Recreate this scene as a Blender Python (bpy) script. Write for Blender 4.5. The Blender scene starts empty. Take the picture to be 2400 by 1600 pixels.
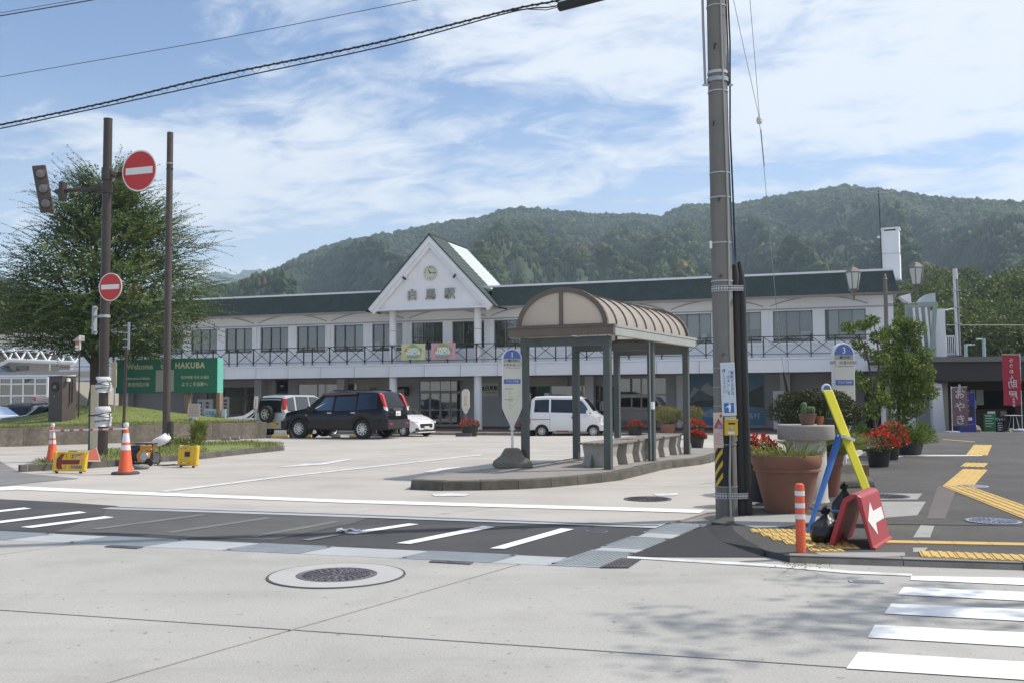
import bpy, bmesh, math, random
import numpy as np
from mathutils import Vector, Matrix, Euler
PI = math.pi
rad = math.radians
rnd = random.Random(7)
scn = bpy.context.scene
COL = scn.collection

# ------------------------------------------------------------------ camera
FPX, EYE = 2300.0, 1.5
PITCH, ROLL = math.atan(125 / FPX), 0.0055
cam_d = bpy.data.cameras.new('camera')
cam = bpy.data.objects.new('camera', cam_d)
COL.objects.link(cam)
cam_d.sensor_width = 36.0
cam_d.lens = 36.0 * FPX / 2400.0
cam_d.clip_start = 0.1
cam_d.clip_end = 9000.0
cam.matrix_world = Matrix.Translation((0, 0, EYE)) @ (Matrix.Rotation(PI / 2 + PITCH, 4, 'X') @ Matrix.Rotation(-ROLL, 4, 'Z'))
scn.camera = cam

# ------------------------------------------------------------------ sun, sky, exposure
SUN_AZ, SUN_EL = rad(77), rad(50)          # azimuth clockwise from +Y
sun_vec = Vector((math.sin(SUN_AZ) * math.cos(SUN_EL), math.cos(SUN_AZ) * math.cos(SUN_EL), math.sin(SUN_EL)))
sd = bpy.data.lights.new('sun', 'SUN')
sd.energy = 3.15
sd.angle = rad(0.8)
sd.color = (1.0, 0.95, 0.87)
sun = bpy.data.objects.new('sun', sd)
COL.objects.link(sun)
sun.rotation_euler = (-sun_vec).to_track_quat('-Z', 'Y').to_euler()
sun.location = (30, 10, 60)

world = bpy.data.worlds.new('World')
scn.world = world
world.use_nodes = True
wn, wl = world.node_tree.nodes, world.node_tree.links
wn.clear()
def wnode(t, **k):
    n = wn.new(t)
    for a, b in k.items():
        setattr(n, a, b)
    return n
def wmath(op, a, b=None, c=None, clamp=False):
    n = wnode('ShaderNodeMath', operation=op, use_clamp=clamp)
    for i, v in enumerate((a, b, c)):
        if v is None: continue
        if isinstance(v, (int, float)): n.inputs[i].default_value = v
        else: wl.new(v, n.inputs[i])
    return n.outputs[0]
sky = wnode('ShaderNodeTexSky', sky_type='NISHITA', sun_disc=False)
sky.sun_elevation, sky.sun_rotation = SUN_EL, SUN_AZ
sky.altitude, sky.air_density, sky.dust_density, sky.ozone_density = 700, 1.0, 0.25, 2.2
geo = wnode('ShaderNodeTexCoord')
sep = wnode('ShaderNodeSeparateXYZ'); wl.new(geo.outputs['Generated'], sep.inputs[0])
zc = wmath('ADD', wmath('MAXIMUM', sep.outputs[2], 0.0), 0.20)
cx, cy = wmath('DIVIDE', sep.outputs[0], zc), wmath('DIVIDE', sep.outputs[1], zc)
# cloud streets run along a slanted axis, so stretch the noise along it
cmb = wnode('ShaderNodeCombineXYZ')
wl.new(wmath('ADD', wmath('MULTIPLY', cx, 1.25), wmath('MULTIPLY', cy, 0.22)), cmb.inputs[0])
wl.new(wmath('ADD', wmath('MULTIPLY', cy, 1.75), wmath('MULTIPLY', cx, 0.12)), cmb.inputs[1])
cmb.inputs[2].default_value = 3.7
n1 = wnode('ShaderNodeTexNoise', noise_dimensions='3D'); wl.new(cmb.outputs[0], n1.inputs['Vector'])
n1.inputs['Scale'].default_value = 1.15; n1.inputs['Detail'].default_value = 9; n1.inputs['Roughness'].default_value = 0.58; n1.inputs['Distortion'].default_value = 0.35
n2 = wnode('ShaderNodeTexNoise', noise_dimensions='3D'); wl.new(cmb.outputs[0], n2.inputs['Vector'])
n2.inputs['Scale'].default_value = 4.2; n2.inputs['Detail'].default_value = 7; n2.inputs['Roughness'].default_value = 0.62; n2.inputs['Distortion'].default_value = 0.6
# thicker cover towards the right of the view (a bank of cloud in the east)
bank = wmath('MULTIPLY', wmath('ADD', wmath('MULTIPLY', sep.outputs[0], 0.19), 0.015), 1.0)
dens = wmath('ADD', wmath('ADD', wmath('MULTIPLY', n1.outputs['Fac'], 0.95), wmath('MULTIPLY', n2.outputs['Fac'], 0.58)), bank)
mr = wnode('ShaderNodeMapRange', interpolation_type='SMOOTHSTEP'); wl.new(dens, mr.inputs['Value'])
mr.inputs['From Min'].default_value = 0.625; mr.inputs['From Max'].default_value = 0.90
hz = wnode('ShaderNodeMapRange', interpolation_type='SMOOTHSTEP'); wl.new(sep.outputs[2], hz.inputs['Value'])
hz.inputs['From Min'].default_value = 0.34; hz.inputs['From Max'].default_value = 0.02; hz.inputs['To Max'].default_value = 0.55
cov = wmath('MAXIMUM', wmath('MULTIPLY', mr.outputs[0], 0.93), wmath('MULTIPLY', hz.outputs[0], 1.0))
skym = wnode('ShaderNodeVectorMath', operation='MULTIPLY'); wl.new(sky.outputs[0], skym.inputs[0]); skym.inputs[1].default_value = (.93, 1.0, 1.10)
cmix = wnode('ShaderNodeMix', data_type='RGBA'); wl.new(cov, cmix.inputs['Factor'])
CLOUD = 7.7
wl.new(skym.outputs[0], cmix.inputs['A']); cmix.inputs['B'].default_value = (0.87 * CLOUD, 0.91 * CLOUD, 0.97 * CLOUD, 1)
bg = wnode('ShaderNodeBackground'); bg.inputs['Strength'].default_value = 0.1
wl.new(cmix.outputs['Result'], bg.inputs['Color'])
wo = wnode('ShaderNodeOutputWorld'); wl.new(bg.outputs[0], wo.inputs['Surface'])

vs = scn.view_settings
vs.view_transform, vs.look, vs.gamma, vs.use_curve_mapping = 'Standard', 'None', 1.0, False
vs.exposure = 0.50
scn.cycles.volume_bounces = 1
scn.cycles.max_bounces = 7
scn.cycles.transparent_max_bounces = 12
scn.cycles.caustics_reflective = scn.cycles.caustics_refractive = False

# ------------------------------------------------------------------ where a pixel of the photograph meets the world
def ray(px, py):
    x, y = (px - 1200) / FPX, -(py - 800) / FPX
    c, s = math.cos(ROLL), math.sin(ROLL)
    xc, yc = c * x + s * y, -s * x + c * y
    return Vector((xc, math.cos(PITCH) - yc * math.sin(PITCH), math.sin(PITCH) + yc * math.cos(PITCH)))
F0, F1, ZST = 36.0, 46.0, -0.44             # the forecourt falls away gently towards the station
def ground(y):
    return ZST * min(1.0, max(0.0, (y - F0) / (F1 - F0)))
def gp(px, py, dz=0.0):
    d = ray(px, py)
    t = (dz - EYE) / d.z
    if d.y * t > F0:
        k = ZST / (F1 - F0)                 # sloping piece: z = k*(y-F0)+dz
        t2 = (dz - EYE - k * F0) / (d.z - k * d.y)
        t = t2 if F0 <= d.y * t2 <= F1 else (dz + ZST - EYE) / d.z
    return Vector((d.x * t, d.y * t, EYE + d.z * t))
def at(px, py, Y):
    d = ray(px, py) * (Y / ray(px, py).y)
    return Vector((d.x, d.y, d.z + EYE))
FA = rad(18.8)
FU, FN, FO = Vector((math.cos(FA), -math.sin(FA), 0)), Vector((math.sin(FA), math.cos(FA), 0)), Vector((0, 51.0, 0))
def fac(px, py, off=0.0):                   # facade coordinates (along, back, up)
    d = ray(px, py)
    t = (FO.dot(FN) + off) / d.dot(FN)
    p = d * t
    return (p - FO).dot(FU), p.z + EYE

# ------------------------------------------------------------------ materials
MATS = {}
def mat(name, col=(.5, .5, .5), rough=.6, metal=0., var=.12, sc=3., bump=0., bsc=30., spec=.5, coat=0., stain=None, stainsc=1.2, stainlo=.55, stainhi=.75, speck=0., spsc=300., world_co=False, vert=False, streak=None, pits=None):
    if name in MATS: return MATS[name]
    m = bpy.data.materials.new(name); m.use_nodes = True
    nt = m.node_tree; n, l = nt.nodes, nt.links
    p = n['Principled BSDF']
    p.inputs['Roughness'].default_value = rough
    p.inputs['Metallic'].default_value = metal
    p.inputs['Specular IOR Level'].default_value = spec
    p.inputs['Coat Weight'].default_value = coat
    p.inputs['Coat Roughness'].default_value = .08
    tc = n.new('ShaderNodeTexCoord'); co = tc.outputs['Object']
    if world_co:
        g = n.new('ShaderNodeNewGeometry'); co = g.outputs['Position']
    if vert:                                 # streaks that run down
        mp = n.new('ShaderNodeMapping'); l.new(co, mp.inputs[0]); mp.inputs['Scale'].default_value = (1, 1, .12); co2 = mp.outputs[0]
    else: co2 = co
    def noise(scale, detail=6, rough_=.6, c=None):
        t = n.new('ShaderNodeTexNoise'); l.new(c or co, t.inputs['Vector'])
        t.inputs['Scale'].default_value = scale; t.inputs['Detail'].default_value = detail; t.inputs['Roughness'].default_value = rough_
        return t.outputs['Fac']
    def rng(v, a, b, c, d):
        t = n.new('ShaderNodeMapRange'); l.new(v, t.inputs[0])
        for i, x in enumerate((a, b, c, d)): t.inputs[i + 1].default_value = x
        return t.outputs[0]
    base = None
    if var > 0:
        h = n.new('ShaderNodeHueSaturation'); h.inputs['Color'].default_value = (*col, 1)
        l.new(rng(noise(sc), .28, .72, 1 - var, 1 + var), h.inputs['Value']); base = h.outputs[0]
    if speck > 0:
        h = n.new('ShaderNodeHueSaturation')
        if base: l.new(base, h.inputs['Color'])
        else: h.inputs['Color'].default_value = (*col, 1)
        l.new(rng(noise(spsc, 2), .3, .7, 1 - speck, 1 + speck), h.inputs['Value']); base = h.outputs[0]
    if stain:
        mx = n.new('ShaderNodeMix'); mx.data_type = 'RGBA'
        l.new(rng(noise(stainsc, 8, .65, co2), stainlo, stainhi, 0, 1), mx.inputs['Factor'])
        if base: l.new(base, mx.inputs['A'])
        else: mx.inputs['A'].default_value = (*col, 1)
        mx.inputs['B'].default_value = (*stain, 1); base = mx.outputs['Result']
    for kind_, c_ in (('s', streak), ('p', pits)):
        if not c_: continue
        mx = n.new('ShaderNodeMix'); mx.data_type = 'RGBA'; mx.inputs['B'].default_value = (*c_, 1)
        if kind_ == 's':                     # long tyre-worn streaks along the traffic
            mp = n.new('ShaderNodeMapping'); l.new(co, mp.inputs[0]); mp.inputs['Rotation'].default_value = (0, 0, .33); mp.inputs['Scale'].default_value = (.10, 1.1, 1)
            v = rng(noise(1.3, 7, .6, mp.outputs[0]), .50, .78, 0, .75)
        else: v = rng(noise(13, 3, .55), .655, .70, 0, .7)
        l.new(v, mx.inputs['Factor']); l.new(base, mx.inputs['A']); base = mx.outputs['Result']
    if base: l.new(base, p.inputs['Base Color'])
    else: p.inputs['Base Color'].default_value = (*col, 1)
    if bump > 0:
        b = n.new('ShaderNodeBump'); b.inputs['Strength'].default_value = bump; b.inputs['Distance'].default_value = .02
        l.new(noise(bsc, 5), b.inputs['Height']); l.new(b.outputs[0], p.inputs['Normal'])
    MATS[name] = m
    return m
def leafmat(name, lo, hi, alt=None, rough=.55):
    if name in MATS: return MATS[name]
    m = bpy.data.materials.new(name); m.use_nodes = True
    n, l = m.node_tree.nodes, m.node_tree.links
    p = n['Principled BSDF']; p.inputs['Roughness'].default_value = rough; p.inputs['Specular IOR Level'].default_value = .35
    a = n.new('ShaderNodeAttribute'); a.attribute_name = 'tint'
    r = n.new('ShaderNodeValToRGB'); l.new(a.outputs['Fac'], r.inputs[0])
    r.color_ramp.elements[0].color = (*lo, 1); r.color_ramp.elements[1].color = (*hi, 1); r.color_ramp.elements[1].position = .86 if alt else 1
    if alt: e = r.color_ramp.elements.new(.95); e.color = (*alt, 1)
    l.new(r.outputs[0], p.inputs['Base Color'])
    tr = n.new('ShaderNodeBsdfTranslucent'); l.new(r.outputs[0], tr.inputs[0])
    mx = n.new('ShaderNodeMixShader'); mx.inputs[0].default_value = .28
    l.new(p.outputs[0], mx.inputs[1]); l.new(tr.outputs[0], mx.inputs[2])
    l.new(mx.outputs[0], n['Material Output'].inputs[0])
    MATS[name] = m
    return m
def glassmat(name, tint=(.75, .8, .8), refl=.12, rough=.02):
    if name in MATS: return MATS[name]
    m = bpy.data.materials.new(name); m.use_nodes = True
    n, l = m.node_tree.nodes, m.node_tree.links
    n.remove(n['Principled BSDF'])
    t = n.new('ShaderNodeBsdfTransparent'); t.inputs[0].default_value = (*tint, 1)
    g = n.new('ShaderNodeBsdfGlossy'); g.inputs['Roughness'].default_value = rough; g.inputs[0].default_value = (.95, .97, 1, 1)
    f = n.new('ShaderNodeFresnel'); f.inputs[0].default_value = 1.5
    ad = n.new('ShaderNodeMath'); ad.operation = 'ADD'; ad.use_clamp = True; l.new(f.outputs[0], ad.inputs[0]); ad.inputs[1].default_value = refl
    mx = n.new('ShaderNodeMixShader'); l.new(ad.outputs[0], mx.inputs[0]); l.new(t.outputs[0], mx.inputs[1]); l.new(g.outputs[0], mx.inputs[2])
    l.new(mx.outputs[0], n['Material Output'].inputs[0])
    MATS[name] = m
    return m

# ------------------------------------------------------------------ mesh building
class B:
    def __init__(s): s.v, s.f, s.m, s.k, s.X = [], [], [], 0, None
    def mi(s, k): s.k = k; return s
    def tr(s, M): s.X = M; return s
    def add(s, vs, fs):
        o = len(s.v)
        if s.X is not None: vs = [s.X @ Vector(v) for v in vs]
        s.v += [tuple(v) for v in vs]
        s.f += [[i + o for i in f] for f in fs]
        s.m += [s.k] * len(fs)
        return s
    def box(s, x0, x1, y0, y1, z0, z1):
        return s.add([(x0, y0, z0), (x1, y0, z0), (x1, y1, z0), (x0, y1, z0), (x0, y0, z1), (x1, y0, z1), (x1, y1, z1), (x0, y1, z1)],
                     [(0, 3, 2, 1), (4, 5, 6, 7), (0, 1, 5, 4), (1, 2, 6, 5), (2, 3, 7, 6), (3, 0, 4, 7)])
    def ob(s, c, sz, R=None):                # box by centre, size and rotation (euler)
        R = Euler(R or (0, 0, 0)).to_matrix()
        vs = []
        for k in range(8):
            q = Vector(((k & 1) - .5, ((k >> 1) & 1) - .5, ((k >> 2) & 1) - .5))
            vs.append(Vector(c) + R @ Vector((q.x * sz[0], q.y * sz[1], q.z * sz[2])))
        return s.add(vs, [(0, 2, 3, 1), (4, 5, 7, 6), (0, 1, 5, 4), (1, 3, 7, 5), (3, 2, 6, 7), (2, 0, 4, 6)])
    def beam(s, a, b, w, h=None, up=(0, 0, 1)):  # square bar from a to b
        a, b = Vector(a), Vector(b); h = h or w
        d = (b - a).normalized(); x = d.cross(Vector(up))
        if x.length < 1e-4: x = d.cross(Vector((0, 1, 0)))
        x.normalize(); y = x.cross(d)
        vs = [p + x * sx * w / 2 + y * sy * h / 2 for p in (a, b) for sx, sy in ((-1, -1), (1, -1), (1, 1), (-1, 1))]
        return s.add(vs, [(0, 1, 2, 3), (7, 6, 5, 4), (0, 4, 5, 1), (1, 5, 6, 2), (2, 6, 7, 3), (3, 7, 4, 0)])
    def tube(s, pts, r, n=8, caps=True):
        pts = [Vector(p) for p in pts]
        rs = r if isinstance(r, (list, tuple)) else [r] * len(pts)
        vs, fs = [], []
        ref = None
        for i, p in enumerate(pts):
            d = (pts[min(i + 1, len(pts) - 1)] - pts[max(i - 1, 0)]).normalized()
            if ref is None:
                ref = d.cross(Vector((0, 0, 1)))
                if ref.length < .05: ref = d.cross(Vector((0, 1, 0)))
            x = (ref - d * ref.dot(d)).normalized(); ref = x; y = d.cross(x)
            for k in range(n):
                t = 2 * PI * k / n
                vs.append(p + (x * math.cos(t) + y * math.sin(t)) * rs[i])
        for i in range(len(pts) - 1):
            for k in range(n):
                a, b = i * n + k, i * n + (k + 1) % n
                fs.append((a, b, b + n, a + n))
        if caps:
            fs.append(tuple(range(n - 1, -1, -1))); fs.append(tuple(range((len(pts) - 1) * n, len(pts) * n)))
        return s.add(vs, fs)
    def lathe(s, prof, n=24, c=(0, 0, 0), axis='z', caps=True):
        vs, fs = [], []
        for r, z in prof:
            for k in range(n):
                t = 2 * PI * k / n
                q = (r * math.cos(t), r * math.sin(t), z)
                if axis == 'y': q = (q[0], q[2], q[1])
                if axis == 'x': q = (q[2], q[0], q[1])
                vs.append((q[0] + c[0], q[1] + c[1], q[2] + c[2]))
        for i in range(len(prof) - 1):
            for k in range(n):
                a, b = i * n + k, i * n + (k + 1) % n
                fs.append((a, b, b + n, a + n) if axis != 'y' else (b, a, a + n, b + n))
        if caps and prof[0][0] > 1e-5: fs.append(tuple(range(n - 1, -1, -1)))
        if caps and prof[-1][0] > 1e-5: fs.append(tuple(range((len(prof) - 1) * n, len(prof) * n)))
        return s.add(vs, fs)
    def prism(s, poly, vec):                 # polygon (3d points) pushed along vec
        poly = [Vector(p) for p in poly]; vec = Vector(vec); n = len(poly)
        vs = poly + [p + vec for p in poly]
        fs = [tuple(range(n - 1, -1, -1)), tuple(range(n, 2 * n))] + [(i, (i + 1) % n, (i + 1) % n + n, i + n) for i in range(n)]
        return s.add(vs, fs)
    def quad(s, a, b, c, d): return s.add([a, b, c, d], [(0, 1, 2, 3)])
    def poly(s, pts): return s.add(pts, [tuple(range(len(pts)))])
    def grid(s, fn, nu, nv):
        vs = [fn(i / nu, j / nv) for j in range(nv + 1) for i in range(nu + 1)]
        fs = [(j * (nu + 1) + i, j * (nu + 1) + i + 1, (j + 1) * (nu + 1) + i + 1, (j + 1) * (nu + 1) + i) for j in range(nv) for i in range(nu)]
        return s.add(vs, fs)
def tag(o, label=None, cat=None, group=None, kind=None):
    if label: o['label'] = label
    if cat: o['category'] = cat
    if group: o['group'] = group
    if kind: o['kind'] = kind
    return o
def put(name, b, m, parent=None, smooth=False, bevel=0., loc=None, rot=None, seg=2, label=None, cat=None, group=None, kind=None, fix=True):
    me = bpy.data.meshes.new(name)
    me.from_pydata(b.v, [], b.f)
    for x in (m if isinstance(m, (list, tuple)) else [m]): me.materials.append(x)
    if any(b.m): me.polygons.foreach_set('material_index', b.m)
    if fix:
        bm = bmesh.new(); bm.from_mesh(me)
        bmesh.ops.recalc_face_normals(bm, faces=bm.faces)
        bm.to_mesh(me); bm.free()
    if smooth:
        me.polygons.foreach_set('use_smooth', [True] * len(me.polygons))
        try: me.set_sharp_from_angle(angle=rad(smooth if smooth > 1 else 40))
        except Exception: pass
    me.update()
    o = bpy.data.objects.new(name, me); COL.objects.link(o)
    if parent: o.parent = parent
    if loc is not None: o.location = loc
    if rot is not None: o.rotation_euler = rot
    if bevel:
        md = o.modifiers.new('bevel', 'BEVEL'); md.width = bevel; md.segments = seg; md.limit_method = 'ANGLE'; md.angle_limit = rad(35); md.harden_normals = False
    return tag(o, label, cat, group, kind)
def thing(name, label, cat, loc=(0, 0, 0), rz=0., group=None, rot=None, scale=None):
    o = bpy.data.objects.new(name, None); COL.objects.link(o)
    o.empty_display_size = .2
    o.location = loc; o.rotation_euler = rot or (0, 0, rz)
    if scale: o.scale = (scale,) * 3
    return tag(o, label, cat, group)
def inst(o, parent=None, loc=None, rot=None):
    c = o.copy(); COL.objects.link(c)
    if parent: c.parent = parent
    if loc is not None: c.location = loc
    if rot is not None: c.rotation_euler = rot
    return c
def dup(root, loc=None, rz=None, label=None, scale=None, deep=True):
    r = root.copy(); COL.objects.link(r)
    if loc is not None: r.location = loc
    if rz is not None: r.rotation_euler = (0, 0, rz)
    if scale: r.scale = (scale,) * 3
    if label: r['label'] = label
    for ch in list(root.children):
        c = ch.copy(); COL.objects.link(c); c.parent = r
        for g in list(ch.children):
            d = g.copy(); COL.objects.link(d); d.parent = c
    return r
def text(s, size, m, parent, loc, rot=(PI / 2, 0, 0), ext=.004, align='CENTER', name='lettering', sx=1.0, bold=0.0, mirror=False, space=1.0):
    cu = bpy.data.curves.new(name, 'FONT')
    cu.body = s; cu.size = size; cu.extrude = ext; cu.align_x = align; cu.align_y = 'CENTER'; cu.resolution_u = 2; cu.offset = bold; cu.space_character = space
    t = bpy.data.objects.new(name, cu)
    me = bpy.data.meshes.new_from_object(t)
    bpy.data.objects.remove(t); bpy.data.curves.remove(cu)
    me.materials.clear(); me.materials.append(m)
    o = bpy.data.objects.new(name, me); COL.objects.link(o)
    if parent: o.parent = parent
    o.location = loc; o.rotation_euler = rot
    o.scale = (-sx if mirror else sx, 1, 1)
    return o
def vtext(s, size, m, parent, loc, step=1.05, **k):
    """vertical writing: one mesh part, characters stacked downwards"""
    return text('\n'.join(s), size, m, parent, loc, **k)
# ================================================================== THE SETTING
m_street = mat('concrete_street', (.405, .39, .36), .9, streak=(.285, .275, .255), pits=(.20, .19, .175), var=.10, sc=.55, bump=.25, bsc=60, stain=(.27, .26, .24), stainsc=.7, stainlo=.52, stainhi=.86, speck=.10, spsc=55, world_co=True)
m_rotary = mat('concrete_forecourt', (.455, .42, .38), .9, streak=(.33, .30, .27), var=.10, sc=.4, bump=.2, bsc=40, stain=(.32, .295, .265), stainsc=.5, stainlo=.52, stainhi=.85, speck=.05, spsc=40, world_co=True)
m_joint = mat('joint_sealant', (.075, .072, .07), .8, var=.2, world_co=True)
m_asph = mat('asphalt', (.062, .062, .064), .92, streak=(.10, .098, .096), var=.16, sc=.7, bump=.5, bsc=120, stain=(.10, .098, .096), stainsc=.45, stainlo=.5, stainhi=.8, speck=.25, spsc=140, world_co=True)
m_asph_new = mat('fresh_asphalt', (.040, .040, .042), .9, var=.12, sc=1, bump=.5, bsc=140, speck=.25, spsc=150, world_co=True)
m_walk = mat('worn_asphalt_pavement', (.072, .068, .066), .9, var=.14, sc=.5, bump=.4, bsc=90, stain=(.115, .108, .10), stainsc=.6, stainlo=.45, stainhi=.75, speck=.25, pits=(.035, .033, .03), spsc=110, world_co=True)
m_kerb = mat('kerb_concrete', (.25, .235, .205), .93, var=.18, sc=3, bump=.5, bsc=40, stain=(.10, .092, .078), stainsc=2.2, stainlo=.48, stainhi=.8, world_co=True)
m_kerbd = mat('shaded_kerb_concrete', (.12, .112, .095), .95, var=.25, sc=4, bump=.6, bsc=40, stain=(.055, .052, .042), stainsc=3, stainlo=.45, stainhi=.75, world_co=True)  # darker copy for near kerbs, shade of their faces put into the colour
m_paint = mat('road_paint', (.80, .80, .79), .75, var=.05, sc=2, stain=(.50, .49, .47), stainsc=4.5, stainlo=.56, stainhi=.76, speck=.05, spsc=60, world_co=True)
m_paintold = mat('worn_road_paint', (.66, .65, .63), .8, var=.08, sc=2, stain=(.43, .40, .37), stainsc=5, stainlo=.50, stainhi=.72, world_co=True)
m_gutter = mat('gutter_concrete', (.40, .415, .42), .85, var=.08, sc=2, bump=.15, bsc=60, stain=(.33, .345, .35), stainsc=1.5, world_co=True)
m_galv = mat('galvanised_steel', (.42, .45, .47), .5, metal=.6, var=.12, sc=5)
m_iron = mat('cast_iron', (.13, .12, .13), .6, metal=.5, var=.3, sc=8, bump=.6, bsc=25)
m_tact = mat('tactile_yellow', (.57, .385, .125), .8, var=.12, sc=2, bump=.2, bsc=60, stain=(.40, .27, .10), stainsc=2.5, stainlo=.55, stainhi=.8, world_co=True)
m_earth = mat('verge', (.16, .15, .11), .95, var=.3, sc=.02, stain=(.07, .10, .035), stainsc=.02, stainlo=.4, stainhi=.6, world_co=True)
m_black = mat('black_rubber', (.018, .018, .019), .6, var=.2)

def bisected(bm):
    for y in (F0, F1):
        bmesh.ops.bisect_plane(bm, geom=bm.verts[:] + bm.edges[:] + bm.faces[:], plane_co=(0, y, 0), plane_no=(0, 1, 0), dist=1e-5)
def sheet(name, poly, m, dz, parent=None, thick=0., label=None, cat=None, kind=None, group=None):
    """a ground polygon draped over the forecourt's fall; a slab when thick > 0"""
    bm = bmesh.new()
    f = bm.faces.new([bm.verts.new((p[0], p[1], 0)) for p in poly])
    if f.normal.z < 0: f.normal_flip()
    f.normal_update()
    if f.normal.z < 0: f.normal_flip()
    bmesh.ops.triangulate(bm, faces=bm.faces[:]) if len(poly) > 4 else None
    bisected(bm)
    if thick:
        r = bmesh.ops.extrude_face_region(bm, geom=bm.faces[:])
        for v in [g for g in r['geom'] if isinstance(g, bmesh.types.BMVert)]: v.co.z -= thick
        bmesh.ops.recalc_face_normals(bm, faces=bm.faces)
    for v in bm.verts: v.co.z += ground(v.co.y) + dz
    me = bpy.data.meshes.new(name); bm.to_mesh(me); bm.free()
    me.materials.append(m)
    o = bpy.data.objects.new(name, me); COL.objects.link(o)
    if parent: o.parent = parent
    return tag(o, label, cat, group, kind)
def clip(poly, p, n, off=0.):                # keep the side of the line the normal n points to
    out, N = [], len(poly)
    for i in range(N):
        a, b = poly[i], poly[(i + 1) % N]
        da, db = (a[0] - p[0]) * n[0] + (a[1] - p[1]) * n[1] - off, (b[0] - p[0]) * n[0] + (b[1] - p[1]) * n[1] - off
        if da >= 0: out.append(a)
        if da * db < 0:
            t = da / (da - db); out.append((a[0] + (b[0] - a[0]) * t, a[1] + (b[1] - a[1]) * t))
    return out
def G(*px, dz=0.): return [tuple(gp(x, y, dz)[:2]) for x, y in px]
def unit(a, b):
    v = Vector((b[0] - a[0], b[1] - a[1])); v.normalize(); return v

g = B()
for y0, y1 in ((-80, 36), (36, 46), (46, 300), (300, 2600)):
    g.quad((-1900, y0, ground(y0) - .12), (1900, y0, ground(y0) - .12), (1900, y1, ground(y1) - .12), (-1900, y1, ground(y1) - .12))
put('ground', g, m_earth, kind='structure')

# lines across the street
jA, jB = G((250, 1600), (1199, 1326.5)); J1d = unit(jA, jB); J1n = Vector((J1d.y, -J1d.x))
k0, k1 = G((0, 1428.6), (2400, 1592)); J2d = unit(k0, k1); J2n = Vector((-J2d.y, J2d.x))
gl0, gl1 = G((0, 1264.6), (1407, 1330)); GLd = unit(gl0, gl1); GLn = Vector((-GLd.y, GLd.x))     # street side edge of the gutter
gu0, gu1 = G((0, 1244), (1332.7, 1305.4)); GUd = unit(gu0, gu1)                                  # forecourt side edge
def meet(p, d, q, e):
    den = d[0] * e[1] - d[1] * e[0]; w = (q[0] - p[0], q[1] - p[1])
    t = (w[0] * e[1] - w[1] * e[0]) / den
    return (p[0] + d[0] * t, p[1] + d[1] * t)
def cells(name, outer, lines, m, parent, gap, dz, thick):
    """split a convex outline into slabs along families of lines [(point, normal, [offsets])]"""
    parts = [outer]
    for p, n, offs in lines:
        new = []
        cuts = [-1e4] + sorted(offs) + [1e4]
        for q in parts:
            for a, b in zip(cuts[:-1], cuts[1:]):
                r = clip(clip(q, p, n, a + gap / 2), p, (-n[0], -n[1]), -b + gap / 2)
                if len(r) > 2: new.append(r)
        parts = new
    for q in parts:
        o = sheet(name, q, m, dz, parent, thick)
rim = G((1407, 1330), (1470, 1303), (1790, 1303), (1850, 1310), (2400, 1330))
street = [(-40, -14), (40, -14), (40, rim[-1][1] - 9.5)] + rim[::-1] + [(gl0[0] - GLd.x * 40, gl0[1] - GLd.y * 40)]
st = sheet('street', [(-60, -30), (60, -30), (60, 6), (20, 7.4), (2, 9), (-60, 34)], m_joint, -.045, kind='structure')
cells('concrete_slab', street, [(jA, J1n, [-9.2, -4.6, 0, 4.6, 9.2]), (k0, J2n, [-8, -4, 0])], m_street, st, .026, 0, .04)

# gutter: plain covers and steel gratings, one piece each
gut = sheet('gutter', [(gl0[0] - 30 * GLd.x, gl0[1] - 30 * GLd.y), gl1, gu1, (gu0[0] - 30 * GUd.x, gu0[1] - 30 * GUd.y)], m_joint, -.04, kind='structure')
def gut_piece(xa, xb, grate, base0=gl0, baseD=GLd, up0=gu0, upD=GUd, cross=None):
    a, b = gp(xa, 1264.6 + xa * .04648)[:2], gp(xb, 1264.6 + xb * .04648)[:2]
    cr = cross or J1d
    q = [meet(a, cr, gl0, GLd), meet(b, cr, gl0, GLd), meet(b, cr, gu0, GUd), meet(a, cr, gu0, GUd)]
    strip_piece(q, grate)
def strip_piece(q, grate, n=26):
    c = (sum(p[0] for p in q) / 4, sum(p[1] for p in q) / 4)
    q = [(c[0] + (p[0] - c[0]) * .996, c[1] + (p[1] - c[1]) * .985) for p in q]
    if not grate:
        sheet('gutter_cover', q, m_gutter, .002, gut, .05); return
    b = B()
    L = lambda u, v: Vector(((q[0][0] * (1 - u) + q[1][0] * u) * (1 - v) + (q[3][0] * (1 - u) + q[2][0] * u) * v, (q[0][1] * (1 - u) + q[1][1] * u) * (1 - v) + (q[3][1] * (1 - u) + q[2][1] * u) * v, 0))
    w = (L(1, .5) - L(0, .5)).length
    for v0, v1 in ((0, .05), (.95, 1)):
        b.prism([L(0, v0), L(1, v0), L(1, v1), L(0, v1)], (0, 0, .006))
    for i in range(n + 1):
        u = i / n; d = .27 / n
        b.prism([L(max(0, u - d), .05), L(min(1, u + d), .05), L(min(1, u + d), .95), L(max(0, u - d), .95)], (0, 0, .005))
    o = put('grating', b, m_galv, gut)
    for x, y in ((.04, .1), (.96, .9)):
        p = L(x, y); put('lifting_bolt', B().lathe([(.022, .004), (.022, .010), (0, .010)], 8, (p.x, p.y, 0)), m_iron, gut)
    sheet('drain_bed', q, mat('drain_plate_grey', (.16, .18, .19), .8), -.02, gut)  # dark steel plate base under the bars
xs = [(-620, -440, 0), (-440, -250, 1), (-250, -165, 0), (-165, 15, 1), (15, 150, 0), (150, 337, 1), (337, 520, 0), (520, 700, 1), (700, 932, 0), (932, 1150, 1), (1150, 1282, 0)]
for a, b_, gr in xs: gut_piece(a, b_, gr)
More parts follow.
